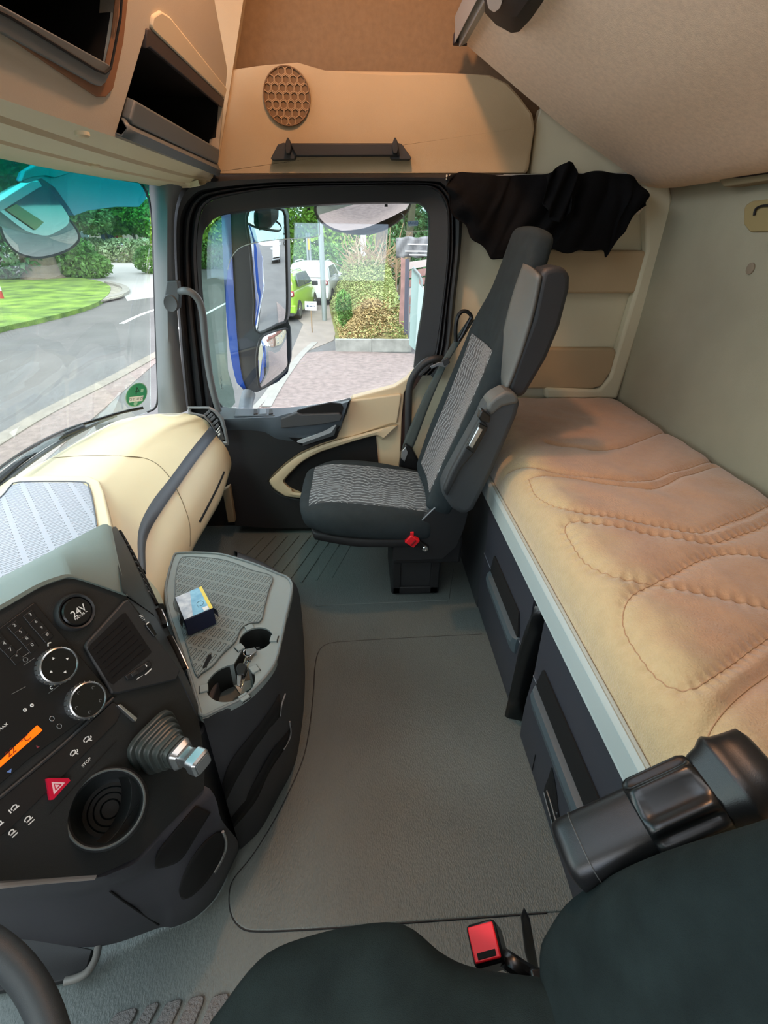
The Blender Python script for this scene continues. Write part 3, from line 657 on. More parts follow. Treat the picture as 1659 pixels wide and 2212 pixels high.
# ---------------------------------------------------------------- curtain
ct = root('curtain', Q(1160, 540, 'y', 1.88), 'black cloth curtain bunched up on its track behind the passenger seat', 'curtain')
topc = [(962, 383), (975, 377), (998, 372), (1020, 374), (1080, 379), (1150, 377), (1185, 376), (1208, 360), (1235, 349), (1243, 375), (1290, 370), (1330, 374), (1362, 380), (1392, 408)]
botc = [(966, 420), (972, 440), (985, 468), (1005, 492), (1045, 540), (1070, 560), (1110, 560), (1150, 556), (1195, 542), (1230, 545), (1292, 540), (1310, 556), (1340, 508), (1393, 442)]
T = crv([Q(x, y, 'y', 1.93) for x, y in topc], 130); B = crv([Q(x, y, 'y', 1.87) for x, y in botc], 130)
rows = []
for i in range(40):
    v = i/39; r = []
    for j in range(130):
        u = j/129; p = T[j].lerp(B[j], v)
        fld = math.sin(u*34+2.2*math.sin(v*3+u*9)+v*5)*.55+math.sin(u*71+v*7+1.5*math.sin(u*22))*.3+math.sin(u*13-v*9)*.6
        bag = math.sin(math.pi*min(1, v*1.05))*.035
        p = p+V((.006*math.sin(u*50+v*8), -bag-.016*fld*(.35+.65*math.sin(math.pi*(.12+.86*v))), .004*math.sin(u*60)*v)); r.append(p)
    rows.append(r)
loft('cloth', rows, CURT, ct, solid=.002, sm=80)
# a second drooping fold and loose flap
T2 = crv([Q(x, y, 'y', 1.86) for x, y in ((1180, 380), (1215, 355), (1240, 352), (1246, 372), (1230, 395), (1225, 420))], 30); B2 = crv([Q(x, y, 'y', 1.82) for x, y in ((1175, 440), (1190, 470), (1205, 480), (1222, 470), (1232, 450), (1238, 430))], 30)
loft('loose_flap', [[T2[j].lerp(B2[j], i/11)+V((0, -.014*math.sin(j*.7+i*.4), 0)) for j in range(30)] for i in range(12)], CURT, ct, solid=.002, sm=80)
tube('track', [Q(x, y, 'y', 1.95) for x, y in ((960, 381), (1145, 380), (1300, 378), (1352, 378))], .006, ALU, ct, n=8, smooth=False)
for i in range(9): obox('glider', Q(965+i*6.5, 383, 'y', 1.925), V((.0022, 0, 0)), V((0, .003, 0)), V((0, 0, .007)), mat('cream_glider', '#d5cbb5', .5), ct, bev=.0008)
slab('wall_bracket', [(1388, 440), (1393, 425), (1394, 445), (1380, 464), (1373, 462)], 'y', 1.95, .02, mat('white_bracket', '#d0c6b4', .5), None, bev=.002, label='small white curtain bracket peeking out under the black curtain', cat='bracket')

# ---------------------------------------------------------------- bed: mattress with quilting
def seam(px): return crv([Q(x, y, 'z', .655) for x, y in px], 60)
SEAMS = [seam(s) for s in (
 [(1144, 1023), (1168, 1062), (1227, 1097), (1345, 1119), (1482, 1145), (1530, 1145), (1581, 1125), (1659, 1093), (1800, 1030)],
 [(1100, 990), (1144, 1003), (1227, 1023), (1345, 1036), (1404, 1034), (1463, 1015), (1522, 999), (1580, 985)],
 [(1144, 1023), (1227, 1028), (1305, 1044), (1384, 1052), (1423, 1050), (1475, 1027), (1540, 1008)],
 [(1780, 1060), (1659, 1129), (1600, 1153), (1553, 1168), (1502, 1168), (1364, 1143), (1242, 1121), (1224, 1127), (1223, 1131), (1235, 1152), (1266, 1196), (1325, 1239), (1384, 1255), (1423, 1263), (1541, 1286), (1659, 1312), (1800, 1345)],
 [(1800, 1230), (1659, 1204), (1573, 1194), (1522, 1204), (1423, 1253), (1372, 1278), (1353, 1302), (1358, 1337), (1404, 1408), (1447, 1455), (1482, 1477), (1514, 1475), (1581, 1432), (1659, 1377), (1800, 1280)],
 [(1800, 1360), (1659, 1455), (1600, 1499), (1561, 1538), (1541, 1570), (1540, 1610), (1580, 1680), (1659, 1760)],
 [(1180, 955), (1227, 964), (1286, 970), (1337, 966), (1376, 952), (1440, 930)])]
SP = np.array([[p.x, p.y] for s in SEAMS for p in s])
nx, ny = 210, 500
X0, X1, Y0, Y1 = .447, XR-.006, -.44, 1.985
xs = np.linspace(X0, X1, nx); ysn = np.linspace(Y0, Y1, ny)
XX, YY = np.meshgrid(xs, ysn); 
dmin = np.full(XX.shape, 9.0)
for k in range(0, len(SP), 40):
    c = SP[k:k+40]; d = np.sqrt((XX[..., None]-c[:, 0])**2+(YY[..., None]-c[:, 1])**2).min(-1); dmin = np.minimum(dmin, d)
ex = np.clip((XX-X0)/.10, 0, 1); er = np.clip((X1-XX)/.05, 0, 1); ey = np.clip((Y1-YY)/.05, 0, 1)
rnd = lambda t: np.sqrt(np.clip(1-(1-t)**2, 0, 1))
Z = .545+.112*rnd(ex)*(.75+.25*rnd(er))*(.8+.2*rnd(ey))
Z += -.0075*np.exp(-(dmin/.013)**2)+.004*np.minimum(dmin/.05, 1)
Z += .0025*np.sin(XX*37+3*np.sin(YY*11))*np.sin(YY*23+2*np.sin(XX*9))
rows = [[V((XX[i, j], YY[i, j], Z[i, j])) for j in range(nx)] for i in range(ny)]
vs, fs = gridf(rows)
def mattress_mat():
    m = mat('mattress_plush_cover', '#c89a70', .95, sheen=.6); N = NT(m); b = N.n['Principled BSDF']
    ge = N.new('ShaderNodeNewGeometry'); sp_ = N.new('ShaderNodeSeparateXYZ'); N.ln(ge.outputs['Position'], sp_.inputs[0])
    t = N.new('ShaderNodeTexNoise'); t.inputs['Scale'].default_value = 14; t.inputs['Detail'].default_value = 6; N.ln(ge.outputs['Position'], t.inputs['Vector'])
    f = N.math('ADD', N.math('MULTIPLY', N.math('SUBTRACT', sp_.outputs[0], .50), 9), N.math('MULTIPLY', N.math('SUBTRACT', t.outputs['Fac'], .5), 1.4))
    r = N.new('ShaderNodeValToRGB'); N.ln(f, r.inputs[0]); r.color_ramp.elements[0].color = (*lin('#c6ae83'), 1); r.color_ramp.elements[1].color = (*lin('#bd9370'), 1)
    t3 = N.new('ShaderNodeTexNoise'); t3.inputs['Scale'].default_value = 45; t3.inputs['Detail'].default_value = 4; N.ln(ge.outputs['Position'], t3.inputs['Vector'])
    mx = N.new('ShaderNodeMix'); mx.data_type = 'RGBA'; mx.blend_type = 'MULTIPLY'; mx.inputs[0].default_value = .18
    N.ln(r.outputs[0], mx.inputs[6]); r2 = N.new('ShaderNodeValToRGB'); r2.color_ramp.elements[0].position = .35; r2.color_ramp.elements[1].position = .6; r2.color_ramp.elements[0].color = (.6, .55, .5, 1); N.ln(t3.outputs['Fac'], r2.inputs[0]); N.ln(r2.outputs[0], mx.inputs[7]); N.ln(mx.outputs[2], b.inputs['Base Color'])
    t2 = N.new('ShaderNodeTexNoise'); t2.inputs['Scale'].default_value = 260; t2.inputs['Detail'].default_value = 4; N.ln(ge.outputs['Position'], t2.inputs['Vector'])
    bp = N.new('ShaderNodeBump'); bp.inputs['Strength'].default_value = .5; bp.inputs['Distance'].default_value = .004; N.ln(t2.outputs['Fac'], bp.inputs['Height']); N.ln(bp.outputs['Normal'], b.inputs['Normal']); return m
MTM = mattress_mat()
mt = root('mattress', (.78, .75, .53), 'plush sand-coloured quilted mattress lying on the lower bunk', 'mattress')
# close the mesh with skirt and bottom
o0 = len(vs); edge = [(0, j) for j in range(nx)]+[(i, nx-1) for i in range(1, ny)]+[(ny-1, j) for j in range(nx-2, -1, -1)]+[(i, 0) for i in range(ny-2, 0, -1)]
for i, j in edge: p = vs[i*nx+j]; vs.append(V((p.x, p.y, .53)))
ne = len(edge)
for k in range(ne): a_, b_ = edge[k], edge[(k+1) % ne]; fs.append((a_[0]*nx+a_[1], b_[0]*nx+b_[1], o0+(k+1) % ne, o0+k))
fs.append(tuple(range(o0, o0+ne)))
mk('quilted_cover', vs, fs, MTM, mt, sm=60)
stm = mat('seam_thread', '#b5906e', .9)
def zat(x, y):
    fy = min(ny-1.001, max(0, (y-Y0)/(Y1-Y0)*(ny-1))); fx = min(nx-1.001, max(0, (x-X0)/(X1-X0)*(nx-1))); a_, b_ = int(fy), int(fx); u, v = fy-a_, fx-b_
    return float(Z[a_, b_]*(1-u)*(1-v)+Z[a_+1, b_]*u*(1-v)+Z[a_, b_+1]*(1-u)*v+Z[a_+1, b_+1]*u*v)
for s_ in SEAMS:
    pts = [p for p in s_ if X0+.01 < p.x < X1-.03 and p.y > -.35]
    if len(pts) < 4: continue
    L = crv(pts, max(12, int(sum((pts[i+1]-pts[i]).length for i in range(len(pts)-1))/.004)))
    rows = []
    for k, p in enumerate(L):
        d = (L[min(k+1, len(L)-1)]-L[max(k-1, 0)]).normalized(); sd = V((-d.y, d.x, 0)); c = V((p.x, p.y, zat(p.x, p.y)+.0004)); rr = .0009+.0005*(k % 2)
        rows.append([c+sd*rr*math.cos(a)+V((0, 0, 1))*rr*.8*math.sin(a) for a in (0, 1.05, 2.1, 3.14, 4.2, 5.2)])
    loft('quilting_seam', rows, stm, mt, cu=True, sm=80)
# bed box: aluminium rail, recessed front, cabinets below
bb = root('bed_base', (.45, .75, .45), 'bunk frame with a grey aluminium front rail carrying the mattress', 'bed frame')
XF = .43
def yz(name, prof, m, parent, ya=-.44, yb=1.98, **kw):
    P = [V((x, ya, z)) for x, z in prof]; a, b = prism(P, V((0, yb-ya, 0))); return mk(name, a, b, m, parent, **kw)
yz('front_rail', [(XF, .470), (XF+.002, .478), (XF-.001, .482), (XF-.001, .528), (XF+.003, .538), (XF+.008, .543), (XF+.015, .543), (XF+.015, .470)], RAILM, bb, sm=20, bev=.0015)
yz('rail_bead', [(XF-.003, .534), (XF+.004, .544), (XF+.008, .542), (XF+.002, .532)], RAILM, bb)
yz('shadow_gap', [(XF+.012, .457), (XF+.012, .474), (XF+.03, .474), (XF+.03, .457)], CHAR, bb)
yz('base_board', [(XF+.02, .50), (XF+.02, .528), (XR-.01, .528), (XR-.01, .50)], mat('bed_board', '#4a4640', .8), bb)
CABM = mat('slate_cabinet_plastic', '#3c3d44', .5, bump=(1500, .18))
# profile of the cabinet front: top part, ridge, lower part sloping back to the floor
def cab_profile(z):
    if z > .26: return XF+.012+.008*(.455-z)/.2
    return XF+.020-.006*math.sin((.26-z)/.26*math.pi)+.004*(.26-z)/.26
def cabinet(label, ya, yb, hy0, hy1, group):
    r = root('locker_drawer', (XF+.03, (ya+yb)/2, 0), label, 'drawer', group)
    zs = [.003, .03, .07, .12, .17, .22, .252, .258, .262, .30, .38, .44, .455]; rows = []
    Yl = list(np.linspace(ya, yb, 24))
    for z in zs: rows.append([V((cab_profile(z)-(.002 if z == .258 else 0), y, z)) for y in Yl])
    back = [[V((XF+.22, p.y, p.z)) for p in r_] for r_ in rows]
    vs, fs = gridf(rows); n0 = len(vs); v2, f2 = gridf(back); vs += v2; fs += [tuple(i+n0 for i in f) for f in f2]
    C = 24; Rn = len(rows)
    for i in range(Rn-1): fs += [(i*C, (i+1)*C, n0+(i+1)*C, n0+i*C), (i*C+C-1, (i+1)*C+C-1, n0+(i+1)*C+C-1, n0+i*C+C-1)]
    for j in range(C-1): fs += [(j, j+1, n0+j+1, n0+j), ((Rn-1)*C+j, (Rn-1)*C+j+1, n0+(Rn-1)*C+j+1, n0+(Rn-1)*C+j)]
    mk('front', vs, fs, CABM, r, sm=30)
    tube('front_seam', [V((cab_profile(.258)-.003, ya+.003, .258)), V((cab_profile(.258)-.003, yb-.003, .258))], .0011, mat('pale_seam', '#7d838a', .4), r, n=6, smooth=False)
    # grip: dark slot above the ridge and a chamfered bar
    x = XF+.013
    P = [V((x-.001, hy0, .262)), V((x-.001, hy1, .262)), V((x-.001, hy1-.015, .335)), V((x-.001, hy0+.03, .335))]
    a, b = prism(fillet(P, .008), V((.004, 0, 0))); mk('grip_slot', a, b, DEEP, r, bev=0)
    gp = [(.0, .262), (-.016, .258), (-.020, .240), (-.010, .205), (.006, .200), (.01, .262)]
    P0 = [V((XF+.012+dx, hy0, z)) for dx, z in gp]; rows = []
    for t, s in ((0, .2), (.03, .8), (.08, 1), (.92, 1), (.97, .8), (1, .2)):
        y = hy0*(1-t)+hy1*t; rows.append([V((XF+.014+dx*s if dx < 0 else XF+.014+dx, y, z)) for dx, z in gp])
    loft('grip_bar', rows, mat('blue_grey_grip', '#4e5a60', .45, bump=(1500, .15)), r, cu=True, caps=True, sm=25)
    return r
cabinet('slate-grey locker drawer under the bunk, far one next to the passenger seat', .925, 1.40, .97, 1.29, 'locker drawers below the bunk')
CD2 = cabinet('slate-grey locker drawer under the bunk, near one behind the driver armrest', .16, .845, .42, .81, 'locker drawers below the bunk')
HC = hitter([c_ for c_ in CD2.children if c_.name.startswith('front')][0])
def cpatch(name, U_, L_, m, lift=.0012):
    rows_ = [[HC(x0+(x1-x0)*t, y0+(y1-y0)*t, lift) for (x0, y0), (x1, y1) in zip(U_, L_)] for t in (0, .33, .66, 1)]; return loft(name, rows_, m, CD2, sm=80, solid=.0015)
cpatch('broken_cutout', [(1192, 1658), (1186, 1680), (1178, 1700), (1175, 1718), (1184, 1744), (1196, 1775), (1204, 1798)], [(1193.5, 1658), (1199, 1684), (1203, 1710), (1206, 1740), (1209, 1762), (1211, 1784), (1210, 1798)], DEEP)
for U_ in ([(1185, 1708), (1192, 1730), (1203, 1768), (1211, 1794)], [(1178, 1712), (1186, 1742), (1194, 1770), (1200, 1796)]): tube('latch_rod', [HC(x, y, .004) for x, y in U_], .0028, mat('dull_latch_metal', '#5d6263', .35, .6), CD2, n=8)
for x, y in ((1195, 1765), (1208, 1756)): revolve('latch_screw', HC(x, y, .005), V((-1, 0, 0)), [(.003, 0), (.003, .002), (0, .003)], CHROME, CD2, n=12)
for U_ in ([(1157, 1631), (1153, 1650), (1150, 1664)],): tube('scuff_mark', [HC(x, y, .0004) for x, y in U_], .0016, DEEP, CD2, n=6)
# dark gap between the drawers: bracket with a curved lip
br = root('drawer_divider', (.45, .885, 0), 'black recessed divider between the two locker drawers', 'divider')
P = [V((XF+.05, y, z)) for y, z in ((.845, .003), (.925, .003), (.925, .455), (.845, .455))]; a, b = prism(P, V((.14, 0, 0))); mk('recess_panel', a, b, DEEP, br)
rows = []
for z, w in ((.003, .012), (.1, .014), (.2, .014), (.27, .016), (.33, .02), (.40, .028), (.455, .036)):
    rows.append([V((XF+.004+(.02 if z > .3 else 0)*(z-.3)/.15, .925, z)), V((XF-.002+(.02 if z > .3 else 0)*(z-.3)/.15, .912, z)), V((XF+.004, .912-w*.6, z)), V((XF+.045, .905-w, z))])
loft('divider_lip', rows, GLOSS, br, solid=.003, sm=60)
# dark end wall below the bed behind the seat, and the rest of the cabinet run
plain('trim_8', [(XF+.02, 1.40, .0), (XF+.02, 2.0, .0), (XF+.02, 2.0, .455), (XF+.02, 1.40, .455)], (.2, 0, 0), CHAR)
plain('trim_9', [(XF+.02, -.46, .0), (XF+.02, .155, .0), (XF+.02, .155, .455), (XF+.02, -.46, .455)], (.2, 0, 0), CHAR)

# ---------------------------------------------------------------- seats
def pad(name, st, m, parent, n=44, patch=None, cap=True, **kw):
    """upholstered block: stations (centre, normal, half width, half thickness, bolster, exponent)"""
    rows = []
    for c, nr, w, t, d, e in st:
        c, nr = V(c), V(nr).normalized(); L = supr(c, V((0, 1, 0)), nr, w, t, e, n)
        L2_ = []
        for p in L:
            h = (p-c).dot(nr); yy = abs(p.y-c.y)/w
            if h > 0: p = p+nr*(d*(yy**3)*(1-max(0, (yy-.8)/.2)**2*.8)-d*.35*(1-yy))
            L2_.append(p)
        rows.append(L2_)
    def shrink(r, s, push): c = sum(r, V())/len(r); return [c+(p-c)*s+push for p in r]
    d0 = (V(st[0][0])-V(st[1][0])).normalized(); d1 = (V(st[-1][0])-V(st[-2][0])).normalized(); T0, T1 = st[0][3], st[-1][3]
    K = len(rows); mids = crv
    C = len(rows[0]); cols = [crv([r[j] for r in rows], 36) for j in range(C)]; rr = [[cols[j][i] for j in range(C)] for i in range(36)]
    A = [shrink(rr[0], s, d0*T0*p) for s, p in ((.30, .60), (.62, .56), (.84, .42), (.95, .22))]; Bc = [shrink(rr[-1], s, d1*T1*p) for s, p in ((.95, .22), (.84, .42), (.62, .56), (.30, .60))]
    o = loft(name, A+rr+Bc, m, parent, cu=True, caps=True, sm=60, **kw)
    if patch:
        w0, w1, i0, i1, lift, pm, pn = patch
        ps, uv = [], []; s_acc = 0; J = 26; RR = []
        full = A+rr+Bc; i1 = len(full)+i1 if i1 < 0 else i1
        prev = None
        for i in range(i0, i1):
            ring = full[i]; c = sum(ring, V())/C; kk = (i-i0)/(i1-i0-1); w = w0*(1-kk)+w1*kk
            k_st = max(0, min(35, i-4)); f = k_st/35*(K-1); a_ = int(min(K-2, f)); nr = V(st[a_][1]).lerp(V(st[a_+1][1]), f-a_).normalized()
            up_ = sorted([p for p in ring if (p-c).dot(nr) > 0], key=lambda p: p.y)
            row = []
            for j in range(J):
                y = c.y-w+2*w*j/(J-1); q = None
                for k in range(len(up_)-1):
                    if up_[k].y <= y <= up_[k+1].y: q = up_[k].lerp(up_[k+1], (y-up_[k].y)/max(1e-6, up_[k+1].y-up_[k].y)); break
                if q is None: q = up_[0] if y < up_[0].y else up_[-1]
                fade = math.sin(math.pi*min(1, max(0, (j/(J-1)))))**.25 if 0 < j < J-1 else 0
                row.append(q+nr*lift*(fade*2-1 if fade < .5 else fade)*min(1, 1))
            if prev: s_acc += (row[J//2]-prev[J//2]).length
            prev = row; RR.append(row); uv += [(row[j].y, s_acc) for j in range(J)]
        vs_, fs_ = gridf(RR); mk(pn, vs_, fs_, pm, parent, uv=uv, sm=80)
    return o
YC = 1.60
ps = root('passenger_seat', (.15, YC, 0), 'dark grey truck seat with light wavy netted fabric by the passenger door', 'seat')
cush = [((-.175, YC, .388), (-.25, 0, 1), .195, .058, .012, 2.6), ((-.10, YC, .390), (-.1, 0, 1), .232, .064, .022, 3.0), ((.02, YC, .378), (.03, 0, 1), .238, .064, .034, 3.0), ((.14, YC, .362), (.05, 0, 1), .225, .062, .036, 3.0), ((.24, YC, .350), (.02, 0, 1), .205, .06, .028, 3.0)]
pad('seat_cushion', cush, FAB, ps, patch=(.165, .17, 5, -2, .0035, NET, 'cushion_insert'))
# dark underside shell of the cushion
pad('cushion_shell', [((-.16, YC, .330), (-.2, 0, 1), .19, .026, 0, 4), ((0, YC, .322), (0, 0, 1), .225, .03, 0, 4), ((.2, YC, .31), (0, 0, 1), .21, .03, 0, 4)], BLK2, ps)
bk_st = []
for (x, z), w, t, d, e in (((.285, .43), .205, .05, .03, 3), ((.335, .56), .215, .058, .045, 3), ((.385, .70), .215, .058, .052, 3), ((.432, .85), .212, .055, .05, 3), ((.462, .98), .200, .05, .036, 3), ((.482, 1.08), .158, .045, .012, 3), ((.498, 1.16), .135, .045, .004, 3), ((.515, 1.245), .122, .043, 0, 3)):
    bk_st.append(((x, YC, z), (-1, 0, .30), w, t, d, e))
pad('backrest', bk_st, FAB, ps, patch=(.135, .155, 5, 27, .004, NET, 'backrest_insert'))
# side bolster / folded-up far armrest block at the near side of the back
def block(name, near, far, yn, yf, m, parent, bev=.012, **kw):
    N_ = Qs(near, 'y', yn); a, b = prism(N_, V((0, yf-yn, 0))); return mk(name, a, b, m, parent, bev=bev, seg=4, **kw)
NB = [(1170, 592), (1180, 580), (1205, 574), (1226, 580), (1233, 598), (1232, 625), (1211, 706), (1182, 775), (1134, 857), (1112, 862), (1094, 846), (1120, 770), (1150, 690)]
fa = block('upper_armrest', NB, None, 1.33, 1.42, mat('black_vinyl_side', '#26282b', .55, bump=(700, .15)), ps, bev=.016)
gpad = [[Q(x, y, 'y', 1.328) for x, y in ((1168, 597), (1160, 640), (1146, 700), (1128, 760), (1108, 815), (1094, 846))], [Q(x, y, 'y', 1.345) for x, y in ((1160, 588), (1150, 640), (1134, 700), (1115, 762), (1098, 815), (1088, 838))],
        [Q(x, y, 'y', 1.40) for x, y in ((1145, 575), (1124, 640), (1104, 700), (1090, 762), (1084, 805), (1085, 822))], [Q(x, y, 'y', 1.43) for x, y in ((1133, 570), (1112, 630), (1096, 690), (1083, 755), (1079, 790), (1082, 812))]]
loft('vinyl_pad', [crv(r, 20) for r in gpad], LEATH, fa, vsub=12, solid=.01, sm=70, label='light grey vinyl front of the pad')
# hanging armrest with grip
AR = [(1093, 848), (1108, 847), (1120, 856), (1125, 873), (1118, 900), (1101, 939), (1064, 1024), (1023, 1104), (1009, 1112), (996, 1112), (976, 1100), (958, 1073), (957, 1053), (966, 1032), (1000, 970), (1035, 909), (1049, 878), (1069, 858)]
ar = block('armrest', AR, None, 1.285, 1.36, CHAR, ps, bev=.018)
block('armrest_top_pad', [(1070, 858), (1093, 846), (1110, 848), (1120, 858), (1122, 872), (1085, 880), (1062, 900), (1052, 890), (1055, 872)], None, 1.278, 1.355, LEATH, ar, bev=.012)
block('grip', [(1040, 900), (1056, 925), (1026, 980), (1000, 1010), (966, 1075), (958, 1060), (976, 1017), (1003, 968)], None, 1.272, 1.30, BLK, ar, bev=.008)
block('grip_button', [(1036, 914), (1054, 924), (1023, 980), (1006, 968)], None, 1.266, 1.29, GLOSS, ar, bev=.003)
block('button_inset', [(1034, 922), (1044, 928), (1020, 970), (1012, 964)], None, 1.262, 1.27, SATIN, ar, bev=.003)
block('latch_cap', [(1039, 888), (1045, 886), (1060, 900), (1058, 914), (1040, 912), (1034, 904)], None, 1.262, 1.29, GLOSS, ar, bev=.004)
# side plate, pedestal, buckle
PLT = [(940, 1096), (990, 1094), (1012, 1108), (1004, 1140), (988, 1180), (957, 1209), (847, 1212), (849, 1183), (861, 1161), (900, 1134)]
block('seat_side_plate', PLT, None, 1.40, 1.425, BLK2, ps, bev=.004)
tube('plate_edge', [Q(x, y, 'y', 1.402) for x, y in ((895, 1140), (939, 1097), (966, 1094))], .0025, mat('worn_edge', '#7d8284', .4, .5), ps, n=8, smooth=False)
pedn = [(843, 1180), (954, 1206), (947, 1281), (845, 1284)]
PP = Qs([(843, 1200), (954, 1200)], 'y', 1.475); gx0, gx1 = on_x = Q(845, 1284, 'z', 0).x, Q(947, 1281, 'z', 0).x
box('pedestal', (gx0, 1.483, 0.002), (gx1, 1.74, .33), BLK, ps, bev=.008)
for nm, lo, hi in (('pedestal_frame', (gx0+.005, 1.474, .012), (gx0+.035, 1.486, .20)), ('pedestal_frame', (gx1-.04, 1.474, .012), (gx1-.006, 1.486, .20)), ('pedestal_frame', (gx0+.005, 1.474, .012), (gx1-.006, 1.486, .045))): box(nm, lo, hi, BLK2, ps, bev=.004)
box('suspension_box', (gx0-.0, 1.43, .19), (gx1+.06, 1.80, .31), BLK2, ps, bev=.01)
bc = Q(890, 1166, 'y', 1.385)
ux, uz = V((.8, 0, -.6)), V((.6, 0, .8))
by = obox('belt_buckle', bc+V((0, -.004, 0)), uz*.018, V((0, .010, 0)), ux*.020, RED, ps, bev=.003, label='red belt buckle'); obox('buckle_slot', bc+V((0, -.016, 0))+ux*.004, uz*.012, V((0, .003, 0)), ux*.003, mat('dark_red_slot', '#7d0d16', .5), by, bev=.0005)
obox('buckle_tab', bc+V((-.002, -.004, .026)), V((.006, 0, 0)), V((0, .006, 0)), V((0, 0, .01)), RED, by, bev=.001)
obox('buckle_strap', bc+ux*.042+V((0, .003, 0)), uz*.012, V((0, .004, 0)), ux*.028, GLOSS, by, bev=.003)
revolve('anchor_bolt', bc+ux*.060+V((0, -.002, 0)), V((0, -1, 0)), [(.011, 0), (.011, .004), (.009, .006), (.006, .006), (.006, .003), (0, .003)], CHROME, by, n=20)
# seat belt
sb = root('seat_belt', Q(880, 985, 'y', 1.85), 'dark grey-green seat belt hanging beside the passenger backrest with its metal tongue', 'seat belt')
el = [(1020, 678), (986, 727), (956, 776), (946, 795), (919, 848), (890, 912), (872, 955), (866, 985)]; er_ = [(1024, 692), (1000, 731), (972, 775), (962, 795), (931, 866), (905, 935), (893, 965), (880, 992)]
A_ = crv([Q(x, y, 'y', 1.845) for x, y in el], 40); B_ = crv([Q(x, y, 'y', 1.835) for x, y in er_], 40)
loft('webbing', [[a.lerp(b, t)+V((0, -.002*math.sin(math.pi*t), 0)) for a, b in zip(A_, B_)] for t in (0, .25, .5, .75, 1)], BELT, sb, solid=.0016, sm=80)
block('tongue', [(929, 792), (948, 783), (962, 781), (970, 786), (962, 794), (948, 790), (932, 797)], None, 1.822, 1.83, STEEL, sb, bev=.001)
block('tongue_cover', [(955, 779), (968, 772), (973, 784), (960, 792)], None, 1.818, 1.83, BLK, sb, bev=.003)
tube('belt_loop', [Q(x, y, 'y', 1.82) for x, y in ((985, 738), (984, 712), (988, 686), (998, 673), (1010, 674), (1018, 684), (1012, 696), (998, 724), (990, 736))], .007, GLOSS, sb, n=10)
block('buckle_housing', [(862, 1010), (866, 985), (876, 960), (890, 968), (912, 1010), (908, 1024), (864, 1022)], None, 1.82, 1.86, GLOSS, sb, bev=.006)
block('silver_tab', [(868, 975), (876, 966), (882, 978), (874, 998), (866, 990)], None, 1.812, 1.82, SATIN, sb, bev=.002)

# driver seat (bottom of the view)
ds = root('driver_seat', (.05, 0, 0), 'charcoal velour driver seat in the foreground at the bottom', 'seat')
dc = [((-.165, .0, .430), (-.35, 0, 1), .212, .05, .004, 2.6), ((-.125, .0, .440), (-.15, 0, 1), .250, .055, .010, 2.8), ((-.06, .0, .445), (0, 0, 1), .265, .06, .020, 3), ((.02, .0, .445), (0, 0, 1), .272, .06, .030, 3), ((.06, 0, .44), (0, 0, 1), .266, .06, .028, 3), ((.10, 0, .435), (0, 0, 1), .240, .056, .018, 3), ((.145, 0, .43), (0, 0, 1), .226, .055, .012, 3), ((.24, 0, .42), (0, 0, 1), .215, .055, .01, 3)]
pad('seat_cushion', dc, FABD, ds, patch=None)
pad('cushion_insert', [((-.17, .0, .452), (-.35, 0, 1), .14, .035, 0, 3), ((-.08, 0, .462), (-.05, 0, 1), .175, .04, 0, 3), ((.05, 0, .457), (0, 0, 1), .18, .04, 0, 3), ((.2, 0, .44), (0, 0, 1), .165, .04, 0, 3)], mat('driver_insert_velour', '#181f1f', .95, bump=(500, .5), var=(9, .35), spec=.15), ds)
db = []
for (x, z), w, t, d in (((.262, .44), .258, .055, .01), ((.288, .53), .266, .06, .016), ((.335, .66), .248, .06, .022), ((.385, .80), .215, .055, .02), ((.425, .92), .19, .05, .01), ((.47, 1.06), .16, .045, 0)):
    db.append(((x, 0, z), (-1, 0, .33), w, t, d, 3))
pad('backrest', db, FABD, ds)
box('seat_pedestal', (-.10, -.17, .002), (.22, .16, .36), BLK2, ds, bev=.01)
da = ds
pA, pB = Q(1222, 1856, 'y', .285), Q(1620, 1680, 'y', .305); ad = (pB-pA).normalized()
an = (ad.cross(V((0, 1, 0)))).normalized(); an = an if an.z > 0 else -an; aw = an.cross(ad).normalized()
def arm(t0, t1, w, h, e, mod=0, n=60, flare=None):
    rows = []
    for t, s in flare:
        c = pA.lerp(pB, t); R_ = supr(c, aw, an, w*s, h*s, e, n)
        if mod: R_ = [c+(p-c)*(1+mod*math.cos(9*(2*math.pi*j/n)+.6)*min(1, max(0, min((t-t0), (t1-t))/.03))) for j, p in enumerate(R_)]
        rows.append(R_)
    return rows
GB = mat('glossy_black_armrest', '#1b1b1c', .33, bump=(1000, .12))
da = loft('armrest', arm(0, 1, .038, .036, 3.2, flare=[(0, .55), (.01, .85), (.04, .97), (.12, 1), (.5, 1), (1, 1.0)]), GB, ds, cu=True, caps=True, vsub=30, sm=50, label='glossy black raised armrest')
tube('body_seam', [p for p in arm(0, 1, .0385, .0365, 3.2, flare=[(.125, 1)])[0]], .0008, mat('worn_grey_seam', '#4b4d4c', .5), da, n=6, smooth=False)
loft('finger_grip', arm(.44, .80, .042, .040, 3.0, mod=.085, n=90, flare=[(.44, .93), (.45, 1), (.48, 1.0), (.52, 1.0), (.6, 1.0), (.7, 1.0), (.76, 1.0), (.79, 1), (.80, .95)]), GLOSS, da, cu=True, caps=True, sm=60)
loft('end_cap', arm(0, 1, .040, .038, 3.4, flare=[(.795, .97), (.81, 1.02), (.86, 1.10), (.90, 1.24), (.92, 1.27), (.95, 1.18), (1.0, 1.14), (1.08, 1.10), (1.10, .9)]), GB, da, cu=True, caps=True, sm=60)
bcn = Q(1046, 2036, 'z', .40); bd = (O-bcn).normalized(); bd = (bd+V((-.25, .1, .3))).normalized(); bs = V((1, .10, 0)); bs = (bs-bd*bs.dot(bd)).normalized(); bu = bd.cross(bs).normalized(); bu = bu if bu.dot(DWN) < 0 else -bu
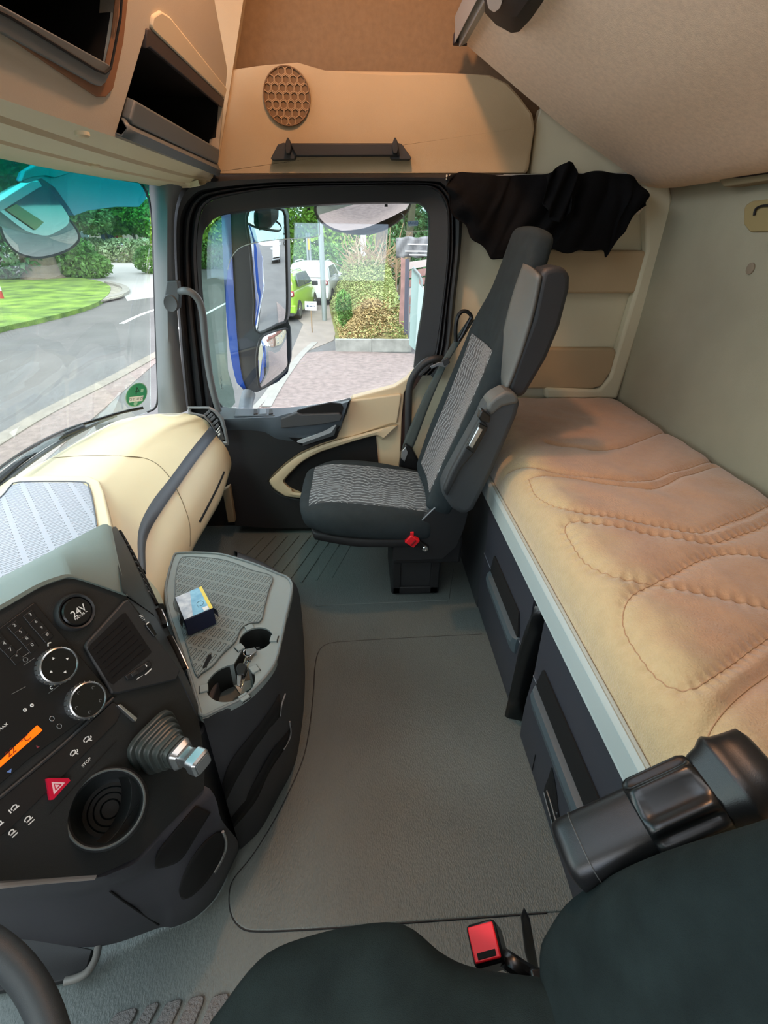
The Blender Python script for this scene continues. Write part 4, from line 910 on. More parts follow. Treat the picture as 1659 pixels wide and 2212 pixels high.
db_ = obox('belt_buckle', bcn-bd*.034, bs*.0215, bu*.0235, bd*.034, GLOSS, ds, bev=.006)
obox('red_button', bcn+bd*.001, bs*.0185, bu*.0195, bd*.003, RED, db_, bev=.002)
obox('tongue_slot', bcn+bd*.004-bu*.013, bs*.013, bu*.0035, bd*.001, DEEP, db_, bev=.0005)
tube('stalk', [bcn-bd*.06, Q(1110, 2085, 'z', .38), Q(1150, 2110, 'z', .36)], .012, GLOSS, db_, n=10)
P = Qs([(1126, 1985), (1134, 1966), (1146, 1990), (1158, 2060), (1168, 2112), (1150, 2118), (1134, 2060)], 'y', .285); a, b = prism(P, V((0, .006, 0))); mk('recliner_cover', a, b, GLOSS, ds, bev=.003, seg=3)
obox('anchor_bracket', Q(1165, 2125, 'z', .37), V((.014, 0, 0)), V((0, .012, 0)), V((0, 0, .02)), GLOSS, db_, bev=.004)
# steering wheel, only its rim shows at the lower left
sw_ = root('steering_wheel', V((-.47, -.03, .52)), 'dark steering wheel rim cutting across the lower left corner', 'steering wheel')
wc, wn = V((-.478, .022, .60)), V((.42, 0, .9)).normalized(); s_, u_, _ = frame_of(wn)
Rw = .225; NN = 96; rows = []
for i in range(NN):
    a = 2*math.pi*i/NN; rd = s_*math.cos(a)+u_*math.sin(a)
    rows.append([wc+rd*(Rw+.0165*math.cos(b))+wn*.0185*math.sin(b) for b in [2*math.pi*j/16 for j in range(16)]])
rows.append(rows[0]); loft('rim', rows, mat('steering_wheel_leather', '#303436', .45, bump=(1200, .2)), sw_, cu=True)
revolve('hub', wc-wn*.02, wn, [(0, -.06), (.06, -.05), (.07, .0), (.055, .02), (0, .024)], BLK, sw_)
for a in (0, 2.2, 4.1):
    rd = s_*math.cos(a)+u_*math.sin(a); td = wn.cross(rd); obox('spoke', wc+rd*.13-wn*.012, rd*.085, td*.018, wn*.007, BLK2, sw_)
# ---------------------------------------------------------------- dashboard (passenger half)
dh = root('dashboard', (-.75, 1.4, .35), 'cream dashboard with a dark trim strip under the windscreen on the passenger side', 'dashboard')
DB = mat('cream_dash_skin', '#d6c9a6', .5, bump=(1000, .15), var=(3, .03))
def rw(px, n=40): return crv([Q(x, y, 'z', z) for x, y, z in px], n)
rA = rw([(-80, 1115, .60), (0, 1063, .60), (47, 1021, .60), (110, 989, .603), (188, 942, .606), (257, 908, .61), (330, 895, .615), (402, 893, .618)])
rB = rw([(60, 1170, .64), (110, 1110, .645), (160, 1060, .645), (205, 1010, .64), (262, 965, .636), (322, 930, .63), (380, 910, .624), (424, 898, .618)])
rC = rw([(244, 1150, .60), (237, 1105, .615), (250, 1050, .62), (288, 1008, .616), (340, 962, .61), (395, 925, .602), (446, 909, .59)])
rD = rw([(300, 1225, .55), (297, 1170, .56), (304, 1129, .566), (329, 1082, .567), (367, 1033, .566), (410, 975, .565), (454, 921, .563)])
DTP = loft('dash_top', [rA, rB, rC, rD], DB, dh, vsub=30, sm=80)
rE = rw([(314, 1240, .53), (313, 1180, .535), (323, 1145, .538), (345, 1107, .540), (381, 1055, .540), (422, 997, .54), (467, 938, .54)])
STRIP = mat('slate_trim_strip', '#454a52', .45, bump=(1200, .15))
def push(r, v): return [p+V(v) for p in r]
TST = loft('trim_strip', [push(rD, (-.01, 0, .0)), push(rD, (.002, 0, -.001)), [p.lerp(q, .5)+V((.006, 0, .002)) for p, q in zip(rD, rE)], push(rE, (.002, 0, 0)), push(rE, (-.012, 0, -.006))], STRIP, dh, sm=60)
rF = rw([(356, 1330, .43), (380, 1262, .43), (405, 1205, .425), (425, 1165, .42), (452, 1118, .415), (480, 1066, .41), (500, 1003, .41)])
mid_ = [p.lerp(q, .5)+V((.012, 0, .004)) for p, q in zip(rE, rF)]
GBF = loft('glovebox_front', [push(rE, (-.004, 0, -.002)), mid_, rF, push(rF, (-.03, 0, -.03)), push(rF, (-.16, 0, -.05))], DB, dh, vsub=26, sm=80)
# seams, vent slit
HD = hitter(GBF, DTP, TST)
tube('panel_seam', [HD(x, y, .0003) for x, y in ((112, 990), (160, 986), (219, 985), (270, 986), (307, 989), (332, 998), (351, 1013), (366, 1031))], .0014, mat('brown_seam_line', '#6d604a', .7), dh, n=6)
tube('panel_seam', [HD(x, y, .0003) for x, y in ((367, 1034), (381, 1056), (390, 1075), (398, 1095), (406, 1118), (410, 1138), (411, 1160), (410, 1180))], .0014, MC['brown_seam_line'], dh, n=6)
sl = [HD(x, y, -.001) for x, y in ((484, 1020), (470, 1052), (452, 1088), (431, 1128))]
tube('vent_slit', sl, .0045, DEEP, dh, n=8, sm=60)
# raised tray surround and slotted mat
RP = [(-80, 1110), (-20, 1062), (25, 1030), (107, 1026), (194, 1028), (214, 1037), (224, 1060), (242, 1137), (236, 1160), (0, 1290), (-80, 1330)]
P = fillet(Qs(RP, 'z', .648), .01); a, b = prism(P, V((0, 0, -.05))); mk('tray_surround', a, b, DB, dh, bev=.010, seg=4)
P = fillet(Qs([(-80, 1140), (0, 1076), (25, 1048), (47, 1041), (176, 1041), (191, 1051), (199, 1076), (210, 1140), (214, 1170), (0, 1282), (-80, 1320)], 'z', .651), .008); a, b = prism(P, V((0, 0, -.02))); dm = mk('slotted_mat', a, b, DASHM, dh, bev=.002)
tube('mat_rim', [p+V((0, 0, .0005)) for p in Qs([(-80, 1140), (0, 1076), (25, 1048), (47, 1041), (176, 1041), (191, 1051), (199, 1076), (209, 1136)], 'z', .651)], .0018, mat('grey_rim', '#4a4e56', .4), dh, n=6)
# end air vent by the door
VO = [(405, 878), (452, 878), (468, 886), (483, 903), (490, 930), (495, 962), (484, 961), (477, 953), (468, 938), (455, 916), (440, 901), (407, 894)]
VI = [(413, 883), (450, 884), (462, 891), (474, 905), (482, 930), (487, 953), (480, 954), (474, 944), (466, 930), (456, 912), (442, 896), (413, 890)]
a = lpoly([V((*p, 0)) for p in VO], 80, True); b = lpoly([V((*p, 0)) for p in VI], 80, True)
rows = [[Q(*p.xy, 'y', 1.90) for p in a], [Q(*p.xy, 'y', 1.865) for p in a], [Q(*p.xy, 'y', 1.86) for p in [q.lerp(w, .5) for q, w in zip(a, b)]], [Q(*p.xy, 'y', 1.865) for p in b], [Q(*p.xy, 'y', 1.885) for p in b]]
av = loft('air_vent', rows, mat('vent_grey', '#6b6f73', .4), dh, cu=True, sm=30)
P = Qs(VI, 'y', 1.886); a, b = prism(P, V((0, .004, 0))); mk('vent_back', a, b, DEEP, av)
for i, (x, y) in enumerate(((446, 890), (452, 896), (457, 902), (462, 911), (465, 920))):
    w = 9 if i != 3 else 12; P = [Q(x-w*.6, y+w*.55, 'y', 1.868), Q(x+w*.6, y-w*.55, 'y', 1.868), Q(x+w*.6+3, y-w*.55+5, 'y', 1.876), Q(x-w*.6+3, y+w*.55+5, 'y', 1.876)]
    a, b = prism(P, V((0, .004, 0))); mk('vent_slat', a, b, mat('slat_grey', '#8b8f95', .4), av, bev=.0006)
P = Qs([(468, 934), (475, 922), (486, 950), (478, 953)], 'y', 1.864); a, b = prism(P, V((0, .006, 0))); mk('control_face', a, b, mat('vent_control', '#3d4043', .45), av, bev=.001)
P = Qs([(466, 933), (474, 921), (475, 922), (467, 934.5)], 'y', 1.8625); a, b = prism(P, V((0, .002, 0))); mk('white_mark', a, b, WHT, av, bev=0, sm=0)
for q in ([(470, 934), (474, 929), (475, 931), (471, 936)], [(470, 940), (475, 935), (476, 938), (472, 943)]):
    P = Qs(q, 'y', 1.8625); a, b = prism(P, V((0, .002, 0))); mk('white_mark', a, b, WHT, av, bev=0, sm=0)
# pale door-end post below the dash
slab('dash_support', [(480, 1060), (496, 1050), (508, 1128), (492, 1130)], 'y', 1.90, .03, mat('beige_support', '#8f8369', .6), dh, bev=.004)
# dark footwell housing under the dashboard
plain('trim_10', [(-1.1, YD+.02, .0), (-.86, YD+.02, .0), (-.80, YD+.02, .42), (-1.1, YD+.02, .5)], (0, -1.35, 0), BLK2)

# ---------------------------------------------------------------- centre console
PN = V((.79, -.34, .51)).normalized(); P0_ = O+ray(112, 1442)*.72
HX = V((math.cos(math.radians(66.6)), math.sin(math.radians(66.6)), 0)); HX = (HX-PN*HX.dot(PN)).normalized(); HY = PN.cross(HX).normalized()
def C(px, py, lift=0): return QP(px, py, P0_, PN)+PN*lift
cc = root('centre_console', (-.5, .5, .3), 'black angled centre console with radio, climate display, cup holder and air vent', 'console')
OUTL = [(-110, 1365), (0, 1311), (78, 1267), (125, 1249), (150, 1245), (194, 1257), (270, 1284), (300, 1322), (381, 1452), (430, 1558), (443, 1640), (441, 1705), (345, 1803), (298, 1852), (214, 1890), (0, 1903), (-110, 1910)]
cN = (PN*.55+V((.0, -.35, .75))).normalized(); cp = C(219, 1744, .016); rc = 72/F*(cp-O).dot(FWD)
_s, _u, _d = frame_of(cN); CH = []
for k in range(48):
    q = cp+(_s*math.cos(k*math.pi/24)+_u*math.sin(k*math.pi/24))*rc*1.06; CH.append(q-PN*(q-P0_).dot(PN))
P = [C(*p) for p in OUTL]; a, b = prism(P, -PN*.05, holes=[CH], hole_vec=-PN*.03, bottom=False); b = [f for f in b if len(f) != 48]; mk('console_face', a, b, mat('console_black_skin', '#1c1f1f', .55, bump=(1300, .3)), cc, bev=.004, seg=3)
def pan(name, px, t=.003, m=GLOSS, parent=None, lift=None, r=0, bev=.0008, **kw):
    """raised plate on the console, t above the face"""
    lf = t if lift is None else lift
    P = [C(*p, lf) for p in px]; P = fillet(P, r) if r else P
    a, b = prism(P, -PN*min(t, lf+.002) if lift is None else -PN*t); return mk(name, a, b, m, parent or cc, bev=bev, **kw)
RADM = mat('radio_black', '#141517', .42)
pan('radio_panel', [(-60, 1400), (72, 1302), (241, 1501), (170, 1560), (60, 1640), (-60, 1745)], .004, RADM, r=.003)
# hood over the console
hA = crv([V(q) for q in (Q(-110, 1300, 'z', .66), Q(-40, 1270, 'z', .66), Q(0, 1248, 'z', .66), Q(100, 1196, 'z', .658), Q(200, 1143, 'z', .654), Q(226, 1132, 'z', .650), Q(241, 1137, 'z', .645))], 50)
hB = crv([C(*p, .004) for p in ((-110, 1365), (0, 1311), (78, 1267), (125, 1249), (150, 1245), (194, 1257), (270, 1284))], 50)
hd_ = [p.lerp(q, .55)+V((0, 0, .012)) for p, q in zip(hA, hB)]
hin = [p-PN*.03+V((0, 0, -.012)) for p in hB]
loft('hood', [push(hA, (0, 0, -.04)), hA, hd_, [p+V((0, 0, .003)) for p in hB], [p+PN*.004+V((0, 0, -.004)) for p in hB], hin], HOODM, cc, sm=55)
# right cheek of the console, facing the passenger
cA = crv([hA[-1]+V((0, 0, -.002)), C(262, 1262, .0), C(270, 1284, .0), C(300, 1325), C(340, 1385), C(381, 1452), C(410, 1510), C(430, 1558)], 50)
cB = crv([Q(246, 1140, 'z', .61), Q(275, 1180, 'z', .57), Q(300, 1225, 'z', .54), Q(330, 1285, 'z', .51), Q(358, 1345, 'z', .48), Q(383, 1410, 'z', .465), Q(408, 1480, 'z', .455), Q(432, 1560, 'z', .455)], 50)
CK = mat('cheek_dark_grey', '#25282a', .45, bump=(1400, .15))
loft('console_cheek', [cA, [p.lerp(q, .5)+V((.006, .004, 0)) for p, q in zip(cA, cB)], cB, push(cB, (-.02, .0, -.12))], CK, cc, sm=60)
# defroster teeth and key slots on the cheek
def ck(u, v, lift=0):
    i = u*49; k = int(min(48, i)); f_ = i-k; p = cA[k].lerp(cA[k+1], f_); q = cB[k].lerp(cB[k+1], f_); nr = (cA[k+1]-cA[k]).cross(cB[k]-cA[k]).normalized(); nr = nr if nr.dot(O-p) > 0 else -nr
    m_ = p.lerp(q, .5)+V((.006, .004, 0)); return (p*(1-v)**2+(m_*2-p*.5-q*.5)*2*v*(1-v)+q*v*v)+nr*lift
for i in range(11):
    u = .05+.037*i; tube('defroster_tooth', [ck(u, .62, .002), ck(u+.012, .92, .002)], .0016, mat('tooth_grey', '#6a6f70', .4), cc, n=6, smooth=False)
tube('defroster_slot', [ck(.03, .66, .001), ck(.2, .74, .001), ck(.46, .80, .001)], .0045, DEEP, cc, n=8)
for u0, u1, v in ((.50, .60, .70), (.66, .80, .62)):
    L = [ck(u0+(u1-u0)*t, v+.04*math.sin(math.pi*t), .002) for t in np.linspace(0, 1, 7)]
    tube('card_slot', L, .006, DEEP, cc, n=10); tube('slot_rim', [p+V((.006, .003, -.004)) for p in L], .0015, SATIN, cc, n=6)
# 24 V socket cap
c24 = C(160, 1323, 0)
revolve('socket_ring', c24, PN, [(.030, .0), (.030, .006), (.027, .011), (.024, .009), (.024, .004)], BLK, cc, n=40)
revolve('socket_cap', c24, PN, [(.022, .003), (.022, .010), (.020, .012), (0, .012)], GLOSS, cc, n=40)
XT, YT = HX, HY
def ctext(s, px, py, size, lift=.004, m=WHT, nm='lettering'): return text(nm, s, C(px, py, lift), XT, YT, size, m, cc, ext=.0002)
ctext('24V', 162, 1323, .0155, .0126); ctext('MAX.20 A', 167, 1332, .0052, .0126)
# keypad
for (s, x, y) in (('3', 62, 1329), ('6', 74, 1344), ('9', 86, 1357), ('#', 98, 1371), ('2', 28, 1352), ('5', 41, 1366), ('8', 54, 1380), ('0', 66, 1394), ('1', -6, 1377), ('4', 6, 1391), ('7', 19, 1404), ('*', 33, 1419)):
    pan('key', [(x-16, y+4), (x+3, y-11), (x+15, y+4), (x-3, y+19)], .0056, RADM, r=.001, bev=.0008)
    ctext(s, x, y, .0068, .0060, mat('grey_print', '#b9bcbc', .5))
KSEAM = mat('silver_key_edge', '#8a8e90', .35, .5)
for p, q in (((38, 1426), (66, 1406)), ((48, 1438), (72, 1422)), ((102, 1498), (124, 1482)), ((20, 1418), (44, 1400)), ((22, 1500), (52, 1484))): tube('key_edge', [C(*p, .0048), C(*q, .0048)], .0005, KSEAM, cc, n=5, smooth=False)
tube('call_icon', [C(101, 1397, .0048), C(101, 1391, .0048), C(107, 1389, .0048)], .0009, WHT, cc, n=6)
tube('power_icon', [C(52+5*math.cos(a), 1426-4.5*math.sin(a), .0048) for a in np.linspace(0, 6.0, 12)], .0006, KSEAM, cc, n=5)
tube('back_icon', [C(152, 1452, .0048), C(158, 1447, .0048), (C(159, 1450, .0048)), C(153, 1455, .0048)], .0005, WHT, cc, n=5)
tube('phone_icon', [C(108+3*math.cos(a), 1486+3*math.sin(a), .0048) for a in np.linspace(.5, 5, 8)], .0005, WHT, cc, n=5)
# rotary knobs
def knob(px, py, R_, ring, label, arrows):
    c = C(px, py, .003)
    k = revolve('rotary_knob', c, PN, [(R_*1.04, 0), (R_*1.04, .010), (R_*1.0, .016), (R_*.93, .0172), (R_*.90, .0155)], SATIN, cc, n=48, label=label)
    revolve('knob_face', c, PN, [(R_*.905, .0156), (R_*.5, .0150), (0, .0148)], GLOSS, k, n=48)
    tk = []
    for i in range(24):
        a = 2*math.pi*i/24; rd = XT*math.cos(a)+YT*math.sin(a); tk.append(boxv(c+rd*R_*1.045+PN*.006, rd*.0006, PN.cross(rd)*.0007, PN*.005))
    a, b = multi(tk); mk('knurling', a, b, CHROME, k, sm=0)
    if arrows:
        for a in (0, 90, 180, 270):
            rd = XT*math.cos(math.radians(a))+YT*math.sin(math.radians(a)); td = PN.cross(rd); q = c+rd*R_*.52+PN*.0156
            P = [q+rd*.0022, q-rd*.0013+td*.002, q-rd*.0013-td*.002]; x, y = prism(P, -PN*.0006); mk('arrow', x, y, WHT, k, sm=0)
    else:
        for a in (30, 100, 170, 240, 310):
            rd = XT*math.cos(math.radians(a))+YT*math.sin(math.radians(a)); q = c+rd*R_*.68+PN*.0156
            tube('fan_icon', [q+XT*.002*math.cos(t)+YT*.002*math.sin(t) for t in (0, 1, 2, 3, 4)], .0004, KSEAM, k, n=5)
    return k
knob(116, 1440, .0262, True, 'chrome-ringed rotary knob with four white arrows', True)
knob(178, 1514, .0268, True, 'larger chrome-ringed fan knob', False)
# climate display
dsp = pan('display', [(-60, 1686), (0, 1641), (77, 1567), (88, 1577), (86, 1580), (0, 1655), (-60, 1712)], .0052, mat('orange_backlit_display', '#ff6a08', .4, emit=1.0), bev=0, sm=0, label='orange backlit climate display')
for s, x, y, z in (('22', 20, 1625, .012), ('\u00b0C', 52, 1598, .011)): text('display_digits', s, C(x, y, .0056), XT, YT, z, mat('dark_display_digits', '#7c2404', .6), cc, ext=.0001)
def cpoly(nm, px, m, lift=.0046, t=.0006): P = [C(*p, lift) for p in px]; a, b = prism(P, -PN*t); return mk(nm, a, b, m, cc, sm=0)
cpoly('up_mark', [(75, 1610), (83, 1613), (77, 1617)], mat('dull_red_mark', '#8c3b46', .5)); cpoly('down_mark', [(11, 1668), (22, 1660), (21, 1669)], mat('blue_mark', '#6d8fd0', .5))
for x, y in ((51, 1534), (66, 1524)): tube('mode_icon', [C(x+3*math.cos(a), y+2.6*math.sin(a), .0048) for a in np.linspace(0, 6.0, 9)], .0008, WHT, cc, n=6)
for x, y in ((109, 1553), (125, 1569)): tube('heating_icon', [C(x+5*math.cos(a), y+5*math.sin(a), .0048) for a in np.linspace(0, 6.28, 14)], .0005, KSEAM, cc, n=5)
ctext('MAX', 4, 1571, .0055, .0048)
# separate lower switch bar and its ridge
pan('switch_bar', [(-60, 1775), (95, 1648), (243, 1516), (262, 1532), (250, 1560), (120, 1690), (20, 1790), (-60, 1850)], .003, mat('switch_bar_black', '#1f1d1d', .45), r=.004)
tube('panel_ridge', [C(x, y, .003) for x, y in ((-60, 1770), (95, 1642), (160, 1585), (243, 1508))], .0028, BLK, cc, n=8)
# vehicle pictograms: little truck outlines
def truck_icon(x, y, s=1, extra=0):
    L = []
    def seg(*pts): L.append([C(x+a*s, y+b*s, .0038) for a, b in pts])
    seg((-6, 3), (-8, 0), (-4, -6), (1, -8), (3, -4), (-4, 4)); seg((-4, 4), (7, -6))
    if extra == 1: seg((2, -2), (8, 0)); seg((5, -9), (7, -7))
    if extra == 2: seg((-1, 8), (10, -2))
    if extra == 3: seg((-13, 2), (-8, 8))
    vs, fs = [], []
    for l in L:
        for p, q in zip(l[:-1], l[1:]):
            d = q-p; td = PN.cross(d).normalized()*.0007; P = [p+td, p-td, q-td, q+td]; a_, b_ = prism(P, -PN*.0005); o = len(vs); vs += a_; fs += [tuple(i+o for i in f) for f in b_]
    return mk('truck_icon', vs, fs, WHT, cc, sm=0)
truck_icon(187, 1600, 1.15, 1); truck_icon(158, 1629, 1.1, 1); truck_icon(31, 1747, 1.15, 3); truck_icon(60, 1772, 1.2, 2); truck_icon(25, 1800, 1.1, 2); truck_icon(-2, 1782, 1.1, 0)
ctext('STOP', 184, 1647, .0062, .0040)
tube('switch_split', [C(104, 1760, .0032), C(250, 1600, .0032)], .0006, DEEP, cc, n=5)
# hazard switch
hz = cpoly('hazard_switch', [(95, 1683), (100, 1681), (143, 1681), (147, 1686), (110, 1727), (103, 1728)], mat('hazard_red', '#d0103a', .35), .0075, .006)
cpoly('hazard_triangle', [(106, 1689), (135, 1690.5), (111, 1716)], mat('hazard_pink', '#f7cdd2', .4), .0079, .0006); cpoly('hazard_triangle', [(110.5, 1692.5), (128, 1694), (114, 1708)], mat('hazard_red', '#d0103a', .35), .0082, .0006); cpoly('hazard_triangle', [(112.5, 1694.5), (123, 1695.5), (115, 1704)], mat('hazard_pink', '#f7cdd2', .4), .0085, .0006)
# chrome toggle at the end of the bar
pan('chrome_toggle', [(247, 1524), (254, 1522), (290, 1552), (286, 1560)], .010, SATIN, r=.0015, bev=.002)
# air vent block on the face
pan('vent_housing', [(262, 1300), (272, 1296), (386, 1448), (376, 1470), (250, 1500), (236, 1500), (178, 1398), (182, 1388)], .008, BLK, r=.004, bev=.004)
pan('vent_cavity', [(258, 1328), (266, 1326), (322, 1410), (312, 1420), (238, 1480), (228, 1472), (184, 1404), (190, 1394)], .0086, DEEP, r=.002, bev=0)
for i in range(7):
    t = i/6.5; p = (194+t*44, 1404+t*66); q = (262+t*48, 1342+t*66)
    P = [C(*p, .010), C(*q, .010), C(q[0]+2, q[1]+5, .004), C(p[0]+2, p[1]+5, .004)]; a, b = prism(P, -PN*.0015); mk('vent_slat', a, b, mat('vent_slat_black', '#2a2322', .4), cc, sm=0)
pan('vent_slider', [(262, 1462), (312, 1430), (318, 1434), (320, 1440), (276, 1470), (268, 1470)], .012, BLK2, r=.002, bev=.002)
pan('slider_tab', [(272, 1458), (284, 1450), (288, 1456), (276, 1465)], .016, BLK, r=.001, bev=.0015)
cpoly('scale_mark', [(286, 1470), (300, 1460), (287, 1467)], WHT, .0135); cpoly('scale_mark', [(303, 1459), (318, 1445), (318, 1448), (305, 1460)], WHT, .0135); cpoly('scale_mark', [(304, 1438), (306, 1437), (309, 1441), (307, 1442)], WHT, .0135)
pan('light_slider', [(306, 1352), (316, 1346), (332, 1372), (326, 1378)], .012, GLOSS, r=.002, bev=.002)
for k in range(4): tube('beam_icon', [C(295+k*2.5, 1332+k*3.2, .0092), C(302+k*1.5, 1330+k*3.2, .0092)], .0005, WHT, cc, n=5, smooth=False)
cpoly('scale_mark', [(307, 1350), (313, 1345), (314, 1347), (308, 1352)], WHT, .0125)
# cup holder: ring and deep cup
CUPR = mat('cup_ring_grey', '#5e6463', .38)
revolve('cup_ring', cp, cN, [(rc*1.13, -.035), (rc*1.10, -.004), (rc*1.05, .003), (rc*.99, .003), (rc*.95, -.002), (rc*.93, -.012)], BLK, cc, n=60)
revolve('cup_ring_edge', cp, cN, [(rc*1.04, .0034), (rc*1.01, .0046), (rc*.98, .0030)], CUPR, cc, n=60, label='light edge of the cup holder ring')
revolve('cup_well', cp, cN, [(rc*.94, -.006), (rc*.90, -.03), (rc*.82, -.075), (rc*.78, -.085), (0, -.086)], mat('cup_well_dark', '#1a2121', .35), cc, n=60)
for f_ in (.25, .45, .62): revolve('cup_well_ring', cp-cN*.0852, cN, [(rc*f_, 0), (rc*(f_+.02), .002), (rc*(f_+.05), 0)], mat('cup_well_dark', '#2f3a3a', .35), cc, n=40)
# parking brake lever with bellows
bd_ = V((.80, -.42, .12)).normalized(); b0 = C(333, 1603, .0); s1 = HX; s1 = (s1-bd_*s1.dot(bd_)).normalized(); s2 = bd_.cross(s1)
BEL = mat('bellows_rubber', '#3c4240', .38)
rows = []
for k in range(5):
    w = .046-.006*k; z = .012*k
    for zz, ss in ((0, .86), (.0005, 1), (.0065, 1.0), (.0085, .97), (.0088, .84), (.0118, .80)): rows.append(supr(b0+bd_*(z+zz), s1, s2, w*ss, w*ss*.92, 4, 48))
pk = loft('brake_lever', rows, BEL, cc, cu=True, caps=True, sm=22)
bt = b0+bd_*.060
rows = [supr(bt, s1, s2, .021, .019, 5, 32), supr(bt+bd_*.004, s1, s2, .0215, .0195, 5, 32), supr(bt+bd_*.012, s1, s2, .017, .015, 5, 32)]; loft('chrome_collar', rows, SATIN, pk, cu=True, caps=True, sm=30)
rows = [supr(bt+bd_*(.01+z), s1, s2, w, h, 6, 32) for z, w, h in ((0, .014, .012), (.012, .0135, .0115), (.020, .015, .013), (.023, .018, .015), (.038, .018, .015), (.042, .015, .0125))]
loft('chrome_tip', rows, SATIN, pk, cu=True, caps=True, sm=30)
P = [p for p in supr(bt+bd_*.0525, s1, s2, .013, .0105, 6, 24)]; a, b = prism(P, bd_*.001); mk('tip_inset', a, b, mat('tip_grey', '#8e9495', .35, .4), pk, sm=0)

# ---------------------------------------------------------------- storage tray console
ZT = .47
ty = root('storage_console', (-.3, .85, 0), 'grey floor console with slotted mat tray and double cup holder', 'storage console')
TO = [(374, 1200), (384, 1194), (427, 1193), (475, 1196), (514, 1206), (557, 1220), (600, 1238), (622, 1247), (632, 1262), (631, 1284), (620, 1332), (609, 1386), (598, 1428), (583, 1455), (560, 1482), (525, 1512), (470, 1539), (436, 1553), (427, 1527), (405, 1451), (383, 1386), (362, 1321), (356, 1275), (362, 1240), (368, 1216)]
TOP = crv(Qs(TO, 'z', ZT), 140, True)
c1, c2 = Q(553, 1380, 'z', ZT), Q(499, 1474, 'z', ZT); r1, r2 = .036, .047
ax = (c2-c1).normalized(); px_ = V((-ax.y, ax.x, 0)); L12 = (c2-c1).length; hw = .016
H = []
al = math.asin(hw/r1); be = math.asin(hw/r2)
for k in range(28): t = al+(2*math.pi-2*al)*k/27; H.append(c1+ax*r1*math.cos(t)+px_*r1*math.sin(t))
for k in range(32): t = math.pi+be+(2*math.pi-2*be)*k/31; H.append(c2+ax*r2*math.cos(t)+px_*r2*math.sin(t))
vs, fs = prism(TOP, V((0, 0, -.012)), holes=[H], hole_vec=V((0, 0, -.07)), bottom=False)
mk('tray_top', vs, fs, [MATT], ty, sm=30)
cw = [p+V((0, 0, -.0005)) for p in H]; inn = [p+V((0, 0, -.069)) for p in H]
vs, fs = gridf([[p+V((0, 0, -.004)) for p in H], inn], cu=True)
mk('cup_lining', [p.lerp(sum(H, V())/len(H), .004)+V((0, 0, 0)) for p in vs], fs, mat('cup_lining_dark', '#1d2120', .6), ty, sm=30)
a, b = prism([p+V((0, 0, -.066)) for p in H], V((0, 0, -.003))); mk('cup_floor', a, b, mat('cup_floor_grey', '#59615e', .45), ty, bev=0, sm=0)
for c, r, a0 in ((c1, r1, 100), (c1, r1, 225), (c1, r1, 325), (c2, r2, 55), (c2, r2, 140), (c2, r2, 300)):
    t = math.radians(a0); rd = ax*math.cos(t)+px_*math.sin(t); td = V((-rd.y, rd.x, 0)); obox('cup_tab', c+rd*(r+.004)+V((0, 0, .0015)), rd*.008, td*.009, V((0, 0, .0025)), MATT, ty, bev=.001); obox('tab_slit', c+rd*(r+.0128)+V((0, 0, .0002)), rd*.0006, td*.010, V((0, 0, .0006)), DEEP, ty, bev=0)
# raised rim, recessed mat and border lines
rimo = [p.lerp(sum(TOP, V())/len(TOP), .015)+V((0, 0, .001)) for p in TOP]
tube('tray_rim', [p for p in rimo]+[rimo[0]], .0035, mat('tray_rim_grey', '#6a7272', .4), ty, n=8, smooth=False)
MI = [(389, 1209), (400, 1203), (440, 1204), (480, 1209), (510, 1218), (545, 1232), (587, 1245), (580, 1275), (571, 1310), (563, 1341), (540, 1345), (520, 1358), (508, 1385), (480, 1412), (458, 1438), (436, 1453), (424, 1458), (405, 1398), (388, 1340), (378, 1290), (380, 1240)]
P = Qs(MI, 'z', ZT+.0035); P = crv(P, 90, True); a, b = prism(P, V((0, 0, -.003))); mk('slotted_mat', a, b, TRAYM, ty, bev=.001)
P = Qs(MI, 'z', ZT+.0035); P = crv(P, 90, True); tube('mat_border', P+[P[0]], .0014, mat('mat_border_grey', '#5a6262', .4), ty, n=6, smooth=False)
P = fillet(Qs([(437, 1442), (449, 1416), (456, 1412), (457, 1420), (446, 1440), (440, 1444)], 'z', ZT+.0042), .004); a, b = prism(P, V((0, 0, -.0015))); mk('finger_slot', a, b, DEEP, ty, bev=0)
# body walls down to the floor
FO = [(505, 1190), (560, 1215), (605, 1245), (632, 1272), (646, 1310), (655, 1370), (659, 1440), (658, 1495), (653, 1560), (637, 1649), (600, 1724), (562, 1793), (519, 1835)]
i0 = min(range(140), key=lambda i: (TOP[i]-Q(514, 1206, 'z', ZT)).length); i1 = min(range(140), key=lambda i: (TOP[i]-Q(436, 1553, 'z', ZT)).length)
top_e = [TOP[i % 140] for i in (range(i0, i1+1) if i1 > i0 else range(i0, i1+141))]; wT = res(top_e, 60); wF = crv(Qs(FO, 'z', .001), 60)
WALLM = mat('console_wall_dark', '#36373b', .5, bump=(1300, .25))
def wl(j, v, off=0):
    p, q = wT[j], wF[j]; bul = .012*math.sin(math.pi*v); d = (wT[min(59, j+1)]-wT[max(0, j-1)]).normalized(); nr = V((-d.y, d.x, 0)); nr = nr if nr.x*1+nr.y*(-.4) > 0 else -nr
    return p.lerp(q, v)+nr*(bul+off)
loft('console_wall', [[wl(j, v) for j in range(60)] for v in (0, .03, .1, .25, .4, .55, .7, .85, 1)], WALLM, ty, sm=60)
def proj(p): d = p-O; return (CX+F*d.dot(RGT)/d.dot(FWD), CY+F*d.dot(DWN)/d.dot(FWD))
WG = [(j, v, *proj(wl(j, v))) for j in range(60) for v in np.linspace(0, 1, 120)]; WA = np.array(WG)
